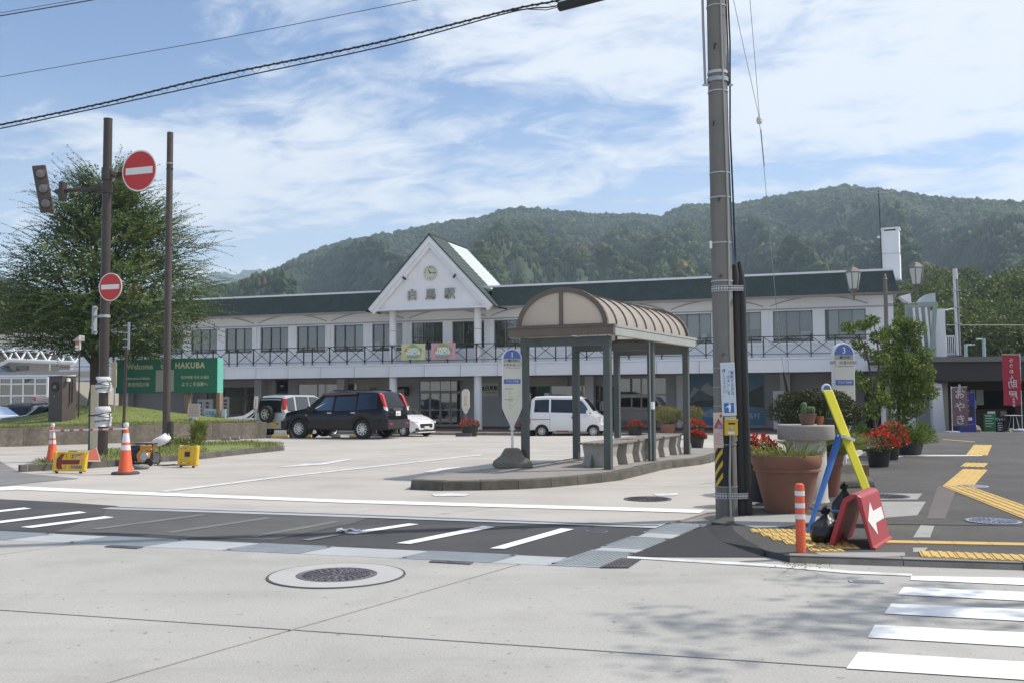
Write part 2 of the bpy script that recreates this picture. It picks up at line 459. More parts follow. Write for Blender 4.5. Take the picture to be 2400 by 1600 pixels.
# side gutter that runs back beside the pole
SL, SR = [gp(1282, 1324.2)[:2], gp(1500, 1254)[:2], gp(1572, 1224)[:2]], [gp(1405, 1330)[:2], gp(1464, 1303)[:2], gp(1651, 1229)[:2]]
def side(t, S):
    a, b = Vector(S[0]), Vector(S[2]); return tuple(a + (b - a) * t)
for a, b_, gr in ((0, .30, 1), (.30, .36, 0), (.36, .62, 1), (.62, .72, 0), (.72, 1, 1)):
    strip_piece([side(a, SL), side(a, SR), side(b_, SR), side(b_, SL)], gr, 12)
q = G((1406, 1331), (1472, 1331), (1502, 1311), (1457, 1309.5))
dg = B()
L4 = lambda u, v: Vector(((q[0][0] * (1 - u) + q[1][0] * u) * (1 - v) + (q[3][0] * (1 - u) + q[2][0] * u) * v, (q[0][1] * (1 - u) + q[1][1] * u) * (1 - v) + (q[3][1] * (1 - u) + q[2][1] * u) * v, .001))
for i in range(9):
    u = i / 8; dg.prism([L4(max(0, u - .025), 0), L4(min(1, u + .025), 0), L4(min(1, u + .025), 1), L4(max(0, u - .025), 1)], (0, 0, .012))
    dg.prism([L4(0, max(0, u - .035)), L4(1, max(0, u - .035)), L4(1, min(1, u + .035)), L4(0, min(1, u + .035))], (0, 0, .010))
dgt = put('drain_grating', dg, m_iron, label='dark cast drain grating at the street edge beside the grey gutter', cat='drain')
sheet('drain_bed', q, mat('drain_dark', (.02, .02, .02)), -.02, dgt)

# asphalt band along the forecourt mouth
asph = G((0, 1169), (153, 1176.5), (289, 1186), (800, 1201), (1500, 1229), (1572, 1223), (1500, 1254), (1315, 1312)) + [gu1, (gu0[0] - GUd.x * 30, gu0[1] - GUd.y * 30)] + G((-900, 1140))
band = sheet('asphalt_band', asph, m_asph, .004, kind='structure')
rpx = [(1651, 1231, .005), (1668, 1222, .03), (1712, 1227.5, .062), (1723, 1244.5, .062), (1753, 1265.5, .062), (1790, 1286, .062), (1790, 1304, .006), (1620, 1304, .005), (1468, 1303, .005)]
ra = B(); cpt = gp(1690, 1268, .03); ra.add([gp(x, y, z) for x, y, z in rpx] + [cpt], [(i, (i + 1) % 9, 9) for i in range(9)])
put('asphalt_ramp', ra, m_asph_new, kind='structure')
sheet('asphalt_patch', G((-500, 1068), (0, 1080), (47, 1107), (185, 1121), (80, 1130), (0, 1139), (-400, 1165)), mat('old_grey_asphalt', (.20, .195, .19), .92, var=.12, sc=1, bump=.4, bsc=90, stain=(.27, .26, .25), stainsc=.8, speck=.15, spsc=110, world_co=True), .006, kind='structure')
sheet('asphalt_patch', G((250, 1190), (800, 1208), (860, 1214), (830, 1226), (640, 1266), (560, 1264), (330, 1252), (130, 1246), (240, 1212)), mat('scoured_asphalt', (.108, .106, .104), .92, var=.12, sc=.8, bump=.4, bsc=120, stain=(.075, .074, .073), stainsc=.9, stainlo=.45, stainhi=.75, speck=.2, spsc=140, world_co=True), .008, kind='structure')
strip = G((235, 1193), (800, 1212), (1500, 1237), (1536, 1239), (1572, 1224), (1500, 1229), (800, 1201), (289, 1186))
sg = sheet('slot_gutter', strip, m_gutter, .012, kind='structure')
sheet('gutter_slot', G((262, 1190), (800, 1207.2), (1500, 1233.5), (1545, 1233), (1545, 1231.8), (1500, 1232), (800, 1205.9), (264, 1189)), mat('slot_dark', (.14, .15, .155), .8), .016, sg)

# forecourt (rotary) slabs
rot = sheet('forecourt', [(-70, 11), (2.2, 11.1), (4, 14), (8, 22), (16, 40), (14.5, 44), (-60, 72), (-120, 70)], mat('slab_joint', (.27, .25, .22), .9), -.020, kind='structure')
outer = G((-900, 1140), (0, 1169), (289, 1186), (800, 1201), (1500, 1229), (1572, 1224), (1655, 1200)) + [(3.2, 13.0), (5.2, 16.5), (7.0, 20.5), (9, 25), (14.6, 39.5), (14.5, 43.5), (-60, 70)]
fj = gp(313, 1159)[:2]
cells('concrete_slab', outer, [(fj, J1n, [-27, -22.5, -18, -13.5, -9, -4.5, 0, 4.5, 9, 13.5]), (gp(900, 1057)[:2], (-FU.y, FU.x), [-8, -4, 0, 4, 8, 12.5, 17])], m_rotary, rot, .018, 0, .015)

# pavement on the right with its kerb, and the tactile paving
WZ = .06
walk = G((1668, 1222), (1712, 1228), (1723, 1245), (1753, 1266), (1790, 1287), (1850, 1301), (2400, 1318), dz=WZ) + [(9, 5.6), (40, -4), (60, 42), (16.5, 42), (14.6, 39.5), (9, 25), (7, 20.5), (5.2, 16.5), (3.2, 13)]
pv = sheet('pavement', walk, m_walk, WZ, kind='structure', thick=.06)
def kerb_run(name, tops, z0, z1, w, parent, n_each, m, flare=.02, gap=.008, left=True):
    """kerb stones along a line of world points; each stone its own part"""
    P = [Vector((p[0], p[1], 0)) for p in tops]
    segs, tot = [], 0
    for a, b in zip(P[:-1], P[1:]): segs.append((tot, a, b)); tot += (b - a).length
    def pt(s):
        for t0, a, b in segs:
            Ls = (b - a).length
            if s <= t0 + Ls + 1e-6: return a + (b - a) * ((s - t0) / Ls)
        return P[-1]
    n = max(1, round(tot / n_each))
    for i in range(n):
        s0, s1 = tot * i / n + gap / 2, tot * (i + 1) / n - gap / 2
        a, b = pt(s0), pt(s1)
        d = (b - a).normalized(); nn = Vector((-d.y, d.x, 0)) * (1 if left else -1)
        ga, gb = ground(a.y), ground(b.y)
        j = rnd.uniform(-.004, .004)
        prof = [(-flare, z0), (0, z1 - .015 + j), (.015, z1 + j), (w, z1 + j), (w, z0)]
        bb = B(); vs = [a + nn * x + Vector((0, 0, z + ga)) for x, z in prof] + [b + nn * x + Vector((0, 0, z + gb)) for x, z in prof]
        k = len(prof)
        bb.add(vs, [tuple(range(k - 1, -1, -1)), tuple(range(k, 2 * k))] + [(q, (q + 1) % k, (q + 1) % k + k, q + k) for q in range(k)])
        put('kerb_stone', bb, m, parent)
wk = G((1712, 1228), (1723, 1245), (1753, 1266), (1790, 1287), (1850, 1301), dz=WZ)
front = G((1850, 1301), (2400, 1318), (2700, 1330), dz=WZ)
kerb_run('pavement', front, -.01, WZ + .004, .14, pv, 1.0, m_kerb)
m_patch = mat('pale_patch_concrete', (.33, .325, .31), .9, var=.1, sc=1.5, stain=(.25, .245, .23), stainsc=2, world_co=True)
sheet('concrete_patch', G((1722, 1226), (1720, 1212), (1775, 1206), (1880, 1205), (1935, 1212), (1905, 1225), (1840, 1234), (1770, 1236), dz=WZ), m_patch, WZ + .004, pv)
sheet('concrete_patch', G((2035, 1175), (2170, 1175), (2150, 1207), (2060, 1214), (2020, 1208), dz=WZ), m_patch, WZ + .004, pv)
sheet('concrete_patch', G((2045, 1156), (2162, 1156), (2150, 1170), (2040, 1171), dz=WZ), m_patch, WZ + .005, pv)
sheet('concrete_patch', G((1910, 1294), (2120, 1294), (2122, 1302), (2050, 1306), (1925, 1301), dz=WZ), m_patch, WZ + .004, pv)
sheet('concrete_patch', G((2140, 1283), (2175, 1283), (2165, 1293), (2140, 1294), dz=WZ), m_patch, WZ + .004, pv)
m_band = mat('pinkish_patch_asphalt', (.13, .112, .108), .9, var=.1, sc=1.5, world_co=True, speck=.12, spsc=90)
sheet('trench_patch', G((2172, 1215), (2215, 1215), (2244, 1138), (2198, 1138), dz=WZ), m_band, WZ + .004, pv)
sheet('trench_patch', G((2140, 1259), (2180, 1259), (2190, 1232), (2158, 1230), dz=WZ), m_patch, WZ + .004, pv)
sheet('pavement_joint', G((2080, 1228), (2400, 1232), (2400, 1230.5), (2080, 1226.5), dz=WZ), m_joint, WZ + .006, pv)
sheet('pavement_joint', G((2195, 1262), (2215, 1231), (2217, 1231), (2198, 1262), dz=WZ), m_joint, WZ + .006, pv)
def tactile(p0, p1, width, tile=.30, kind='bar', off=0., skip=()):
    """a run of tactile tiles along p0->p1, each tile its own part with raised bars"""
    p0, p1 = Vector((*p0, 0)), Vector((*p1, 0)); d = (p1 - p0); Ls = d.length; d.normalize(); nn = Vector((-d.y, d.x, 0))
    n = max(1, round(Ls / tile)); w = max(1, round(width / tile))
    for i in range(n):
        for j in range(w):
            if (i, j) in skip: continue
            o0 = p0 + d * (i * Ls / n) + nn * (j * width / w + off)
            a, c = Ls / n - .006, width / w - .006
            base = ground(o0.y) + WZ + .004
            b = B(); M = Matrix.Translation(o0 + Vector((0, 0, base))) @ Matrix(((d.x, nn.x, 0, 0), (d.y, nn.y, 0, 0), (0, 0, 1, 0), (0, 0, 0, 1))); b.tr(M)
            b.box(0, a, 0, c, -.003, .005)
            if kind == 'bar':
                for k in range(4): b.box(.015, a - .015, c * (k + .5) / 4 - .016, c * (k + .5) / 4 + .016, .005, .012)
            elif kind == 'cross':
                for k in range(4): b.box(a * (k + .5) / 4 - .016, a * (k + .5) / 4 + .016, .012, c - .012, .005, .012)
            put('tactile_tile', b, m_tact, pv)
tp = G((2160, 1305), (2420, 1316), dz=WZ); tactile(tp[0], tp[1], .34, .34, 'cross')
tp = G((2075, 1274), (2420, 1281), dz=WZ); tactile(tp[0], tp[1], .18, .30, 'flat', .05)
tp = G((2208, 1139), (2420, 1224), dz=WZ); tactile(tp[0], tp[1], .42, .32, 'bar', 0)
tp = G((2208, 1139), (2256, 1099), dz=WZ); tactile(tp[0], tp[1], .42, .32, 'bar', -.42)
tp = G((2250, 1093), (2262, 1084), dz=WZ); tactile(tp[0], tp[1], .42, .32, 'bar', -.42)
tp = G((2263, 1066), (2282, 1042), dz=WZ); tactile(tp[0], tp[1], .45, .4, 'bar', -.45)
for y, x0, x1 in ((1244, 1760, 1930), (1253, 1785, 1940), (1262, 1808, 1955), (1271, 1838, 1990), (1279, 1868, 2010), (1287, 1895, 1975)):
    tp = G((x0, y), (x1, y + (x1 - x0) * .012), dz=WZ); tactile(tp[0], tp[1], .262, .28, 'cross', -.13)

# painted markings
def mark(*px, m=None, dz=.008): return sheet('road_marking', G(*px), m or m_paint, dz, kind='structure')
mark((0, 1141), (40, 1139), (289, 1151), (800, 1171), (1500, 1190), (1652, 1195), (1640, 1202.5), (1500, 1198), (800, 1178), (289, 1158), (40, 1147), (0, 1149.5))
mark((-300, 1163), (-2, 1141.5), (-2, 1149), (-300, 1172))
mark((367, 1151.5), (500, 1135), (640, 1118), (1108, 1066), (1132, 1064), (1128, 1066.5), (1108, 1068.5), (640, 1121), (500, 1139), (392, 1152.5), m=m_paintold)
mark((640, 1096), (715, 1086), (735, 1086.5), (821, 1074), (826, 1076), (760, 1088), (700, 1092), m=m_paintold)
mark((992, 1106), (1030, 1097), (1096, 1092.5), (1060, 1098), (1036, 1102), (1020, 1108), m=m_paintold)
mark((1010, 1158), (1055, 1155), (1100, 1158), (1090, 1162), (1020, 1163), m=m_paintold)
mark((1530, 1157), (1590, 1155), (1585, 1161), (1540, 1162), m=m_paintold)
for q4 in (((1148, 1286.5), (1182, 1287.5), (1345, 1241), (1315, 1239)), ((929, 1274), (962, 1276), (1161, 1236), (1132, 1233.5)), ((806, 1250), (835, 1252), (982, 1229.5), (958, 1227.5)),
           ((48, 1236), (74, 1238), (268, 1213), (245, 1210.5)), ((-60, 1229), (-30, 1230.5), (203, 1202), (185, 1199)), ((-160, 1214), (-140, 1215.5), (74, 1192.5), (56, 1190)), ((-260, 1199), (-240, 1200.5), (-30, 1182), (-50, 1180))):
    mark(*q4, dz=.012)
m_ghost = mat('removed_road_paint', (.165, .16, .155), .9, var=.15, sc=2, world_co=True)
for q4 in (((212, 1240), (228, 1242), (490, 1207), (470, 1206)), ((385, 1248), (405, 1250), (640, 1215), (622, 1213)), ((580, 1258), (600, 1260), (800, 1224), (782, 1222)), ((705, 1266), (725, 1268), (800, 1254), (790, 1252))):
    mark(*q4, m=m_ghost, dz=.012)
cw = [((2135.5, 1350), (2133.5, 1359.5), (1400 + 2352 / 2.352, 1371.5), (2400, 1354.5)), ((2118.5, 1375.5), (2103.6, 1393.6), (2400, 1408.5), (2400, 1387.5)), ((2089.6, 1414.5), (2071.8, 1438.4), (2400, 1456), (2400, 1428.6)), ((2050.5, 1465), (2033.5, 1494.5), (2400, 1516.5), (2400, 1483)), ((2012, 1528.5), (1983.3, 1567.5), (2400, 1594.3), (2400, 1551.8)), ((1960, 1612), (1920, 1660), (2400, 1705), (2400, 1645))]
for a, b_, c, d_ in cw:
    A_, B_, C_, D_ = G(a, b_, c, d_)
    e1, e2 = unit(A_, D_), unit(B_, C_)
    s_ = sheet('crosswalk_stripe', [A_, B_, (B_[0] + e2.x * 4.5, B_[1] + e2.y * 4.5), (A_[0] + e1.x * 4.5, A_[1] + e1.y * 4.5)], m_paint, .006, kind='structure')
mark((1470, 1303.5), (1500, 1305), (1850, 1324), (2000, 1338), (2140, 1345), (2135, 1350), (1990, 1344), (1845, 1331), (1600, 1316), (1470, 1308), m=m_paintold, dz=.006)
mark((2090, 1073.5), (2105, 1071), (2180, 1071.5), (2302, 1072), (2302, 1074.5), (2120, 1075), (2095, 1079), m=m_paintold, dz=WZ + .008)
mark((2210, 1033), (2285, 1039), (2285, 1040.5), (2210, 1034.5), m=mat('worn_yellow_paint', (.45, .33, .12), .85, world_co=True), dz=WZ + .008)

# manhole covers
def manhole(name, px, py, r, label, ring=0., dz=0., ringm=None, coverm=None):
    p = gp(px, py, dz); t = thing(name, label, 'manhole cover', (p.x, p.y, p.z))
    b = B().lathe([(r, .004), (r, .010), (r * .93, .012), (r * .92, .008), (0, .009)], 32)
    for k in range(6):
        rr = r * (.14 + .13 * k)
        for j in range(4 + 5 * k):
            a = 2 * PI * j / (4 + 5 * k) + k; b.ob((rr * math.cos(a), rr * math.sin(a), .011), (r * .10, r * .05, .010), (0, 0, a + .6 * (j % 2)))
    put('cover', b, coverm or m_iron, t)
    if ring:
        put('collar', B().lathe([(r * 1.01, .004), (r * 1.01, .009), (ring, .009), (ring, .003)], 48), ringm or m_gutter, t)
        put('seal', B().lathe([(ring, .0035), (ring, .0075), (ring * 1.035, .0075), (ring * 1.04, .002)], 48), m_joint, t)
manhole('manhole_cover', 789, 1347.5, .335, 'cast manhole cover with a wide white concrete collar in the street', .555, ringm=mat('pale_collar', (.43, .425, .41), .9, var=.06, sc=3, world_co=True), coverm=mat('worn_iron', (.16, .145, .16), .7, metal=.4, var=.35, sc=6, bump=.5, bsc=30))
manhole('manhole_cover', 1518, 1169, .34, 'round manhole cover on the forecourt behind the white stop line')
manhole('manhole_cover', 1398, 1245, .12, 'small round valve cover in the dark asphalt band', coverm=mat('valve_cover', (.22, .23, .24), .6, metal=.4))
manhole('manhole_cover', 2076, 1163, .32, 'dark round manhole cover in a pale concrete patch of the pavement', dz=WZ)
manhole('manhole_cover', 2328, 1221, .29, 'bluish round manhole cover on the pavement near the yellow tactile path', dz=WZ, coverm=mat('bluish_iron', (.27, .30, .38), .6, metal=.3, var=.25, sc=10))
manhole('manhole_cover', 2277, 1139, .24, 'pale small cover beside the bend of the yellow tactile path', dz=WZ, coverm=mat('pale_cover', (.45, .47, .52), .7))
for x, y, l_ in ((290, 1282, 'small dark drain lid at the street edge left of the middle grating'), (1057, 1318, 'small square lid in the street just below the longest gutter grating')):
    p = gp(x, y); put('utility_cover', B().box(-.20, .20, -.045, .045, .002, .010).ob((0, 0, .012), (.07, .03, .006)), m_iron, loc=p, rot=(0, 0, -.33), bevel=.003, label=l_, cat='utility cover')
p = gp(2030, 1363); put('utility_cover', B().box(-.13, .13, -.05, .05, .002, .008).ob((0, 0, .01), (.2, .012, .006)).ob((0, .025, .01), (.2, .012, .006)).ob((0, -.025, .01), (.2, .012, .006)), m_galv, loc=p, rot=(0, 0, -.2), label='small steel slotted lid in the street in front of the kerb', cat='utility cover')
# broken concrete at the pavement corner
for pxs in (((1822, 1352), (1846, 1336), (1858, 1328), (1872, 1322), (1890, 1318), (1912, 1312)), ((1872, 1322), (1880, 1333), (1902, 1338), (1918, 1346), (1936, 1352)), ((1918, 1346), (1912, 1352), (1918, 1356)), ((1858, 1328), (1866, 1340), (1862, 1346))):
    P = [gp(*q) for q in pxs]; b = B(); vs = []
    for i, p in enumerate(P): w_ = (.004 + .009 * rnd.random()) * (0.4 if i in (0, len(P) - 1) else 1); vs += [(p.x - w_ * .3, p.y - w_, .0085), (p.x + w_ * .3, p.y + w_, .0085)]
    b.add(vs, [(2 * i, 2 * i + 2, 2 * i + 3, 2 * i + 1) for i in range(len(P) - 1)]); put('crack', b, m_joint, st)
# ------------------------------------------------------------------ hills and their woods
def vnoise(x, y, seed=0):
    xi, yi = np.floor(x).astype(int), np.floor(y).astype(int); xf, yf = x - xi, y - yi
    def h(a, b):
        n = (a * 374761393 + b * 668265263 + seed * 1442695041) & 0xffffffff
        n = ((n ^ (n >> 13)) * 1274126177) & 0xffffffff
        return ((n ^ (n >> 16)) & 0xffff) / 65535.0
    u, v = xf * xf * (3 - 2 * xf), yf * yf * (3 - 2 * yf)
    return (h(xi, yi) * (1 - u) + h(xi + 1, yi) * u) * (1 - v) + (h(xi, yi + 1) * (1 - u) + h(xi + 1, yi + 1) * u) * v
def fbm(x, y, o=4, seed=0):
    s, a, t = 0, 1., 0
    for k in range(o): s = s + a * vnoise(x * 2 ** k, y * 2 ** k, seed + k * 17); t += a; a *= .5
    return s / t
RID = np.array([(-900, 560), (-400, 600), (-200, 615), (0, 640), (120, 676), (250, 690), (400, 682), (480, 668), (560, 655), (640, 625), (720, 585), (800, 558), (870, 545), (935, 535), (1010, 520), (1080, 508), (1120, 503), (1190, 484), (1225, 480), (1290, 487), (1360, 492), (1430, 498), (1500, 497), (1555, 503), (1580, 488), (1610, 476), (1690, 474), (1760, 470), (1800, 462), (1860, 450), (1930, 440), (1985, 430), (2020, 436), (2080, 441), (2160, 452), (2260, 464), (2400, 472), (2600, 500), (3000, 450), (3400, 520)], float)
def ridge_el(th):                            # ridge elevation (tangent) against azimuth
    px = 1200 + np.tan(th) * FPX
    return (928 - np.interp(px, RID[:, 0], RID[:, 1])) / FPX * np.cos(th)
NT, NR = 240, 70
th = np.linspace(rad(-43), rad(42), NT)
tt = np.linspace(0, 1.25, NR)
TH, TT = np.meshgrid(th, tt)
def hill_xyz(TH, TT):
    px = 1200 + np.tan(TH) * FPX
    RR = 1050 + 120 * np.sin(TH * 5 + 1.0) + 90 * (fbm(TH * 9 + 5, TH * 0 + 2.3, 3) - .5)
    R0 = 300 + 60 * np.clip((900 - px) / 900, 0, 1)
    r = R0 + (RR - R0) * TT
    top = ridge_el(TH) * RR - 5.5
    prof = np.where(TT <= 1, (0.55 * TT ** 1.15 + .45 * TT ** 2.2), 1 - (TT - 1) * 1.2)
    spur = np.abs(fbm(TH * 10 + TT * 1.6 + 3, TT * 1.8 + 1, 3, 5) - .5) * 2          # gullies between spurs
    spur2 = fbm(TH * 34 + TT * 2, TT * 5, 3, 9) - .5
    env = np.clip(TT * 4, 0, 1) * np.clip((1.0 - TT) * 2.2, 0, 1)
    z = top * prof + env * (38 - spur * 118 + spur2 * 32) * np.clip(top / 110, .25, 1.2)
    z = np.where(TT < .02, -1.0, z)
    el = ridge_el(TH) * r - 6.5                                                          # never above the skyline
    z = np.minimum(z, el)
    return r * np.sin(TH), r * np.cos(TH), z - .4
X, Y, Z = hill_xyz(TH, TT)
hb = B()
hb.v = [tuple(p) for p in np.stack([X, Y, Z], -1).reshape(-1, 3).tolist()]
hb.f = [(j * NT + i, j * NT + i + 1, (j + 1) * NT + i + 1, (j + 1) * NT + i) for j in range(NR - 1) for i in range(NT - 1)]
hb.m = [0] * len(hb.f)
m_hill = mat('forest_floor', (.034, .056, .020), .95, var=.45, sc=.25, bump=1, bsc=.4, world_co=True)
put('hills', hb, m_hill, smooth=180, kind='structure', fix=False)
# one far blue range beyond, on the left
fb = B(); farp = [(300, 700), (420, 668), (500, 640), (520, 637), (545, 646), (575, 634), (600, 631), (640, 640), (720, 655), (800, 700)]
n_ = 60; RF = 2600.0
fv = []
for j in range(5):
    for i in range(n_ + 1):
        px = 250 + 600 * i / n_
        yy = np.interp(px, [a for a, _ in farp], [b for _, b in farp]) + 2.5 * math.sin(i * 1.7) + 1.5 * math.sin(i * 3.1)
        d = ray(px, yy); s = RF / d.y
        fv.append((d.x * s, RF - (4 - j) * 180.0, (d.z * s + EYE) * (j / 4)))
fb.add(fv, [(j * (n_ + 1) + i, j * (n_ + 1) + i + 1, (j + 1) * (n_ + 1) + i + 1, (j + 1) * (n_ + 1) + i) for j in range(4) for i in range(n_)])
put('hills', fb, m_hill, smooth=180, kind='structure')

def crown_variant(seed, sub, squash, rough, conifer=False):
    bm = bmesh.new(); bmesh.ops.create_icosphere(bm, subdivisions=sub, radius=1)
    v = np.array([q.co[:] for q in bm.verts]); f = np.array([[q.index for q in p.verts] for p in bm.faces]); bm.free()
    r = np.random.RandomState(seed)
    k = r.normal(size=(7, 3)); ph = r.uniform(0, 6, 7)
    dis = sum(np.sin(v @ k[i] * (1.8 + .5 * i) + ph[i]) / (1.5 + .3 * i) for i in range(7))
    dis = dis / np.abs(dis).max()
    v = v * (1 + rough * dis + r.uniform(-rough, rough, len(v)) * .5)[:, None]
    L = 70 if not conifer else 40            # leaf clumps standing off the crown
    d = r.normal(size=(L, 3)); d /= np.linalg.norm(d, axis=1)[:, None]; d[:, 2] = np.abs(d[:, 2]) * .9 - .15
    c = d * r.uniform(.86, 1.16, L)[:, None]; e1 = r.normal(size=(L, 3)); e1 /= np.linalg.norm(e1, axis=1)[:, None]; e2 = np.cross(d, e1); e2 /= np.linalg.norm(e2, axis=1)[:, None] + 1e-6
    sz = r.uniform(.16, .30, L)[:, None]; n0 = len(v)
    v = np.concatenate([v * .93, np.stack([c + e1 * sz, c - e1 * sz * .6 + e2 * sz * .8, c - e1 * sz * .5 - e2 * sz * .8], 1).reshape(-1, 3)])
    f = np.concatenate([f, n0 + np.arange(3 * L).reshape(-1, 3)])
    if conifer:
        hgt = (v[:, 2] + 1) / 2
        v[:, :2] *= (np.clip(1.12 - hgt, .02, 1) * .62)[:, None] * 1.0
        v[:, 2] = hgt * 2.3 - .8
    else: v[:, 2] *= squash
    return v, f
def wood(name, pos, rad_, var_of, variants, m, tints):
    Vs, Fs, Ts = [], [], []; o = 0
    for i in range(len(pos)):
        v, f = variants[var_of[i]]
        a = (i * 2.399) % (2 * PI); c, s = math.cos(a), math.sin(a)
        w = np.stack([v[:, 0] * c - v[:, 1] * s, v[:, 0] * s + v[:, 1] * c, v[:, 2]], 1) * rad_[i] + pos[i]
        Vs.append(w); Fs.append(f + o); o += len(v); Ts.append(np.full(len(v), tints[i]) + np.random.RandomState(i).uniform(-.12, .12, len(v)))
    return tri_mesh(name, np.concatenate(Vs), np.concatenate(Fs), m, np.concatenate(Ts))
def tri_mesh(name, V, Fc, m, tint=None, parent=None):
    me = bpy.data.meshes.new(name); k = Fc.shape[1]
    me.vertices.add(len(V)); me.vertices.foreach_set('co', V.astype(np.float32).ravel())
    me.loops.add(Fc.size); me.loops.foreach_set('vertex_index', Fc.astype(np.int32).ravel())
    me.polygons.add(len(Fc)); me.polygons.foreach_set('loop_start', np.arange(0, Fc.size, k, dtype=np.int32)); me.polygons.foreach_set('loop_total', np.full(len(Fc), k, dtype=np.int32))
    me.update(calc_edges=True)
    if tint is not None:
        a = me.attributes.new('tint', 'FLOAT', 'POINT'); a.data.foreach_set('value', np.clip(tint, 0, 1).astype(np.float32))
    me.polygons.foreach_set('use_smooth', np.zeros(len(Fc), bool))
    me.materials.append(m)
    o = bpy.data.objects.new(name, me); COL.objects.link(o)
    if parent: o.parent = parent
    return o
rs = np.random.RandomState(3)
m_wood = leafmat('woodland_leaves', (.022, .050, .016), (.095, .140, .036), (.17, .13, .05), .7)
variants = [crown_variant(s, 1, q, .27) for s, q in ((1, .95), (2, 1.15), (3, .85), (4, 1.05), (5, 1.0), (6, .9))] + [crown_variant(s, 1, 1, .20, True) for s in (18, 19)]
NC = 24000
u = rs.uniform(0, 1, NC * 5); cth = rad(-32) + rad(62) * rs.uniform(0, 1, NC * 5)
ctt = np.sqrt(.0 + u * 1.08)
X, Y, Z = hill_xyz(cth, ctt)
keep = np.ones(len(X), bool)
px_ = 1200 + X / Y * FPX; py_ = 928 - (Z + 6) / Y * FPX
keep &= (py_ < 925) & ~((py_ > 735) & (px_ > 420) & (px_ < 2080))
idx = np.where(keep)[0][:NC]
P3 = np.stack([X[idx], Y[idx], Z[idx]], 1)
cz = fbm(P3[:, 0] / 60, P3[:, 1] / 60, 3, 31)              # stands of cedar among the broadleaf
con = (cz > .63) & (ctt[idx] < .9)
R3 = np.where(con, rs.uniform(2.3, 3.4, len(idx)), rs.uniform(2.8, 5.2, len(idx)) * rs.uniform(.75, 1.1, len(idx)))
var = np.where(con, rs.randint(6, 8, len(idx)), rs.randint(0, 6, len(idx)))
tin = np.clip(.95 * fbm(P3[:, 0] / 70, P3[:, 1] / 70, 3, 77) - .22 + rs.normal(0.18, .17, len(idx)) - .28 * con, 0, 1)
tin = np.where(rs.uniform(0, 1, len(idx)) < .03, .95, np.minimum(tin, .84))
P3[:, 2] += np.where(con, R3 * .8, R3 * .55)
tag(wood('hillside_woods', P3, R3, var, variants, m_wood, tin), kind='stuff')

# ------------------------------------------------------------------ the air
hzb = B().box(-1500, 1500, -90, 2700, -3.5, 420)
mh = bpy.data.materials.new('haze'); mh.use_nodes = True
n, l = mh.node_tree.nodes, mh.node_tree.links
n.clear()
vp = n.new('ShaderNodeVolumePrincipled'); vp.inputs['Color'].default_value = (.70, .85, 1.0, 1); vp.inputs['Density'].default_value = 0.00028; vp.inputs['Anisotropy'].default_value = .2
mo = n.new('ShaderNodeOutputMaterial'); l.new(vp.outputs[0], mo.inputs['Volume'])
put('haze', hzb, mh, kind='stuff')
# ================================================================== THE STATION
SZ = -.30                                    # pavement level in front of the station
m_white = mat('white_render', (.85, .85, .86), .75, var=.04, sc=1.2, stain=(.74, .74, .73), stainsc=1.0, stainlo=.60, stainhi=.85, bump=.08, bsc=40, vert=True)
m_whitegrey = mat('pale_grey_cladding', (.77, .78, .81), .6, var=.03, sc=.8, stain=(.66, .67, .69), stainsc=.8, stainlo=.6, stainhi=.85, vert=True)
m_greytrim = mat('grey_trim', (.40, .40, .40), .6, var=.06)
m_groof = mat('dark_green_shingle', (.060, .080, .076), .7, var=.14, sc=2.2, bump=.3, bsc=30, speck=.15, spsc=18, spec=.2)
m_lroof = mat('pale_green_metal_roof', (.56, .61, .61), .5, metal=.1, var=.05, sc=2)
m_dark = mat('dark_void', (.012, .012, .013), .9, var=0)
m_alu = mat('bronze_aluminium', (.20, .19, .175), .45, metal=.4, var=.06)
m_steelblk = mat('black_steel', (.022, .021, .021), .5, var=.1)
m_cream = mat('cream_board', (.62, .58, .47), .6, var=.04)
m_clk = mat('clock_cream', (.66, .63, .50), .5, var=.03)
m_blk = mat('black_print', (.03, .03, .03), .6, var=0)
m_ltr = mat('pewter_letters', (.38, .36, .31), .5, metal=.3, var=.05)
m_glass = glassmat('window_glass', (.62, .66, .66), .10)
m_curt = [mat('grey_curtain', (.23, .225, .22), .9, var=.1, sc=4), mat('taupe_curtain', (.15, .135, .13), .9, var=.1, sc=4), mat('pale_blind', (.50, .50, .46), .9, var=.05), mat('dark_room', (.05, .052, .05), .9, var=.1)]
m_wallg = mat('grey_ground_wall', (.50, .50, .51), .8, var=.06, sc=1, stain=(.42, .42, .42), stainsc=.9)
m_wallw = mat('cream_ground_wall', (.52, .49, .43), .8, var=.06, sc=1)
m_brick = mat('brown_paving', (.17, .105, .085), .9, var=.2, sc=3)
m_pale = mat('pale_paving', (.46, .43, .38), .9, var=.1, sc=2)
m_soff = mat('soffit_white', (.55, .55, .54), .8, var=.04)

stn = thing('station_building', 'long white two storey station with dark green roof band and gabled clock front', 'station', (FO.x, FO.y, SZ), -FA)
def SB(): return B().tr(Matrix.Translation((0, 0, -SZ)))     # station builders work in world heights
def sput(name, b, m, parent=None, **k): return put(name, b, m, parent or stn, **k)
UL, UR = -29.5, 18.6
RW = 1.2                                     # upper wall stands back behind the balcony
wcen = [-22.28 + 2.42 * k for k in range(-3, 17)]
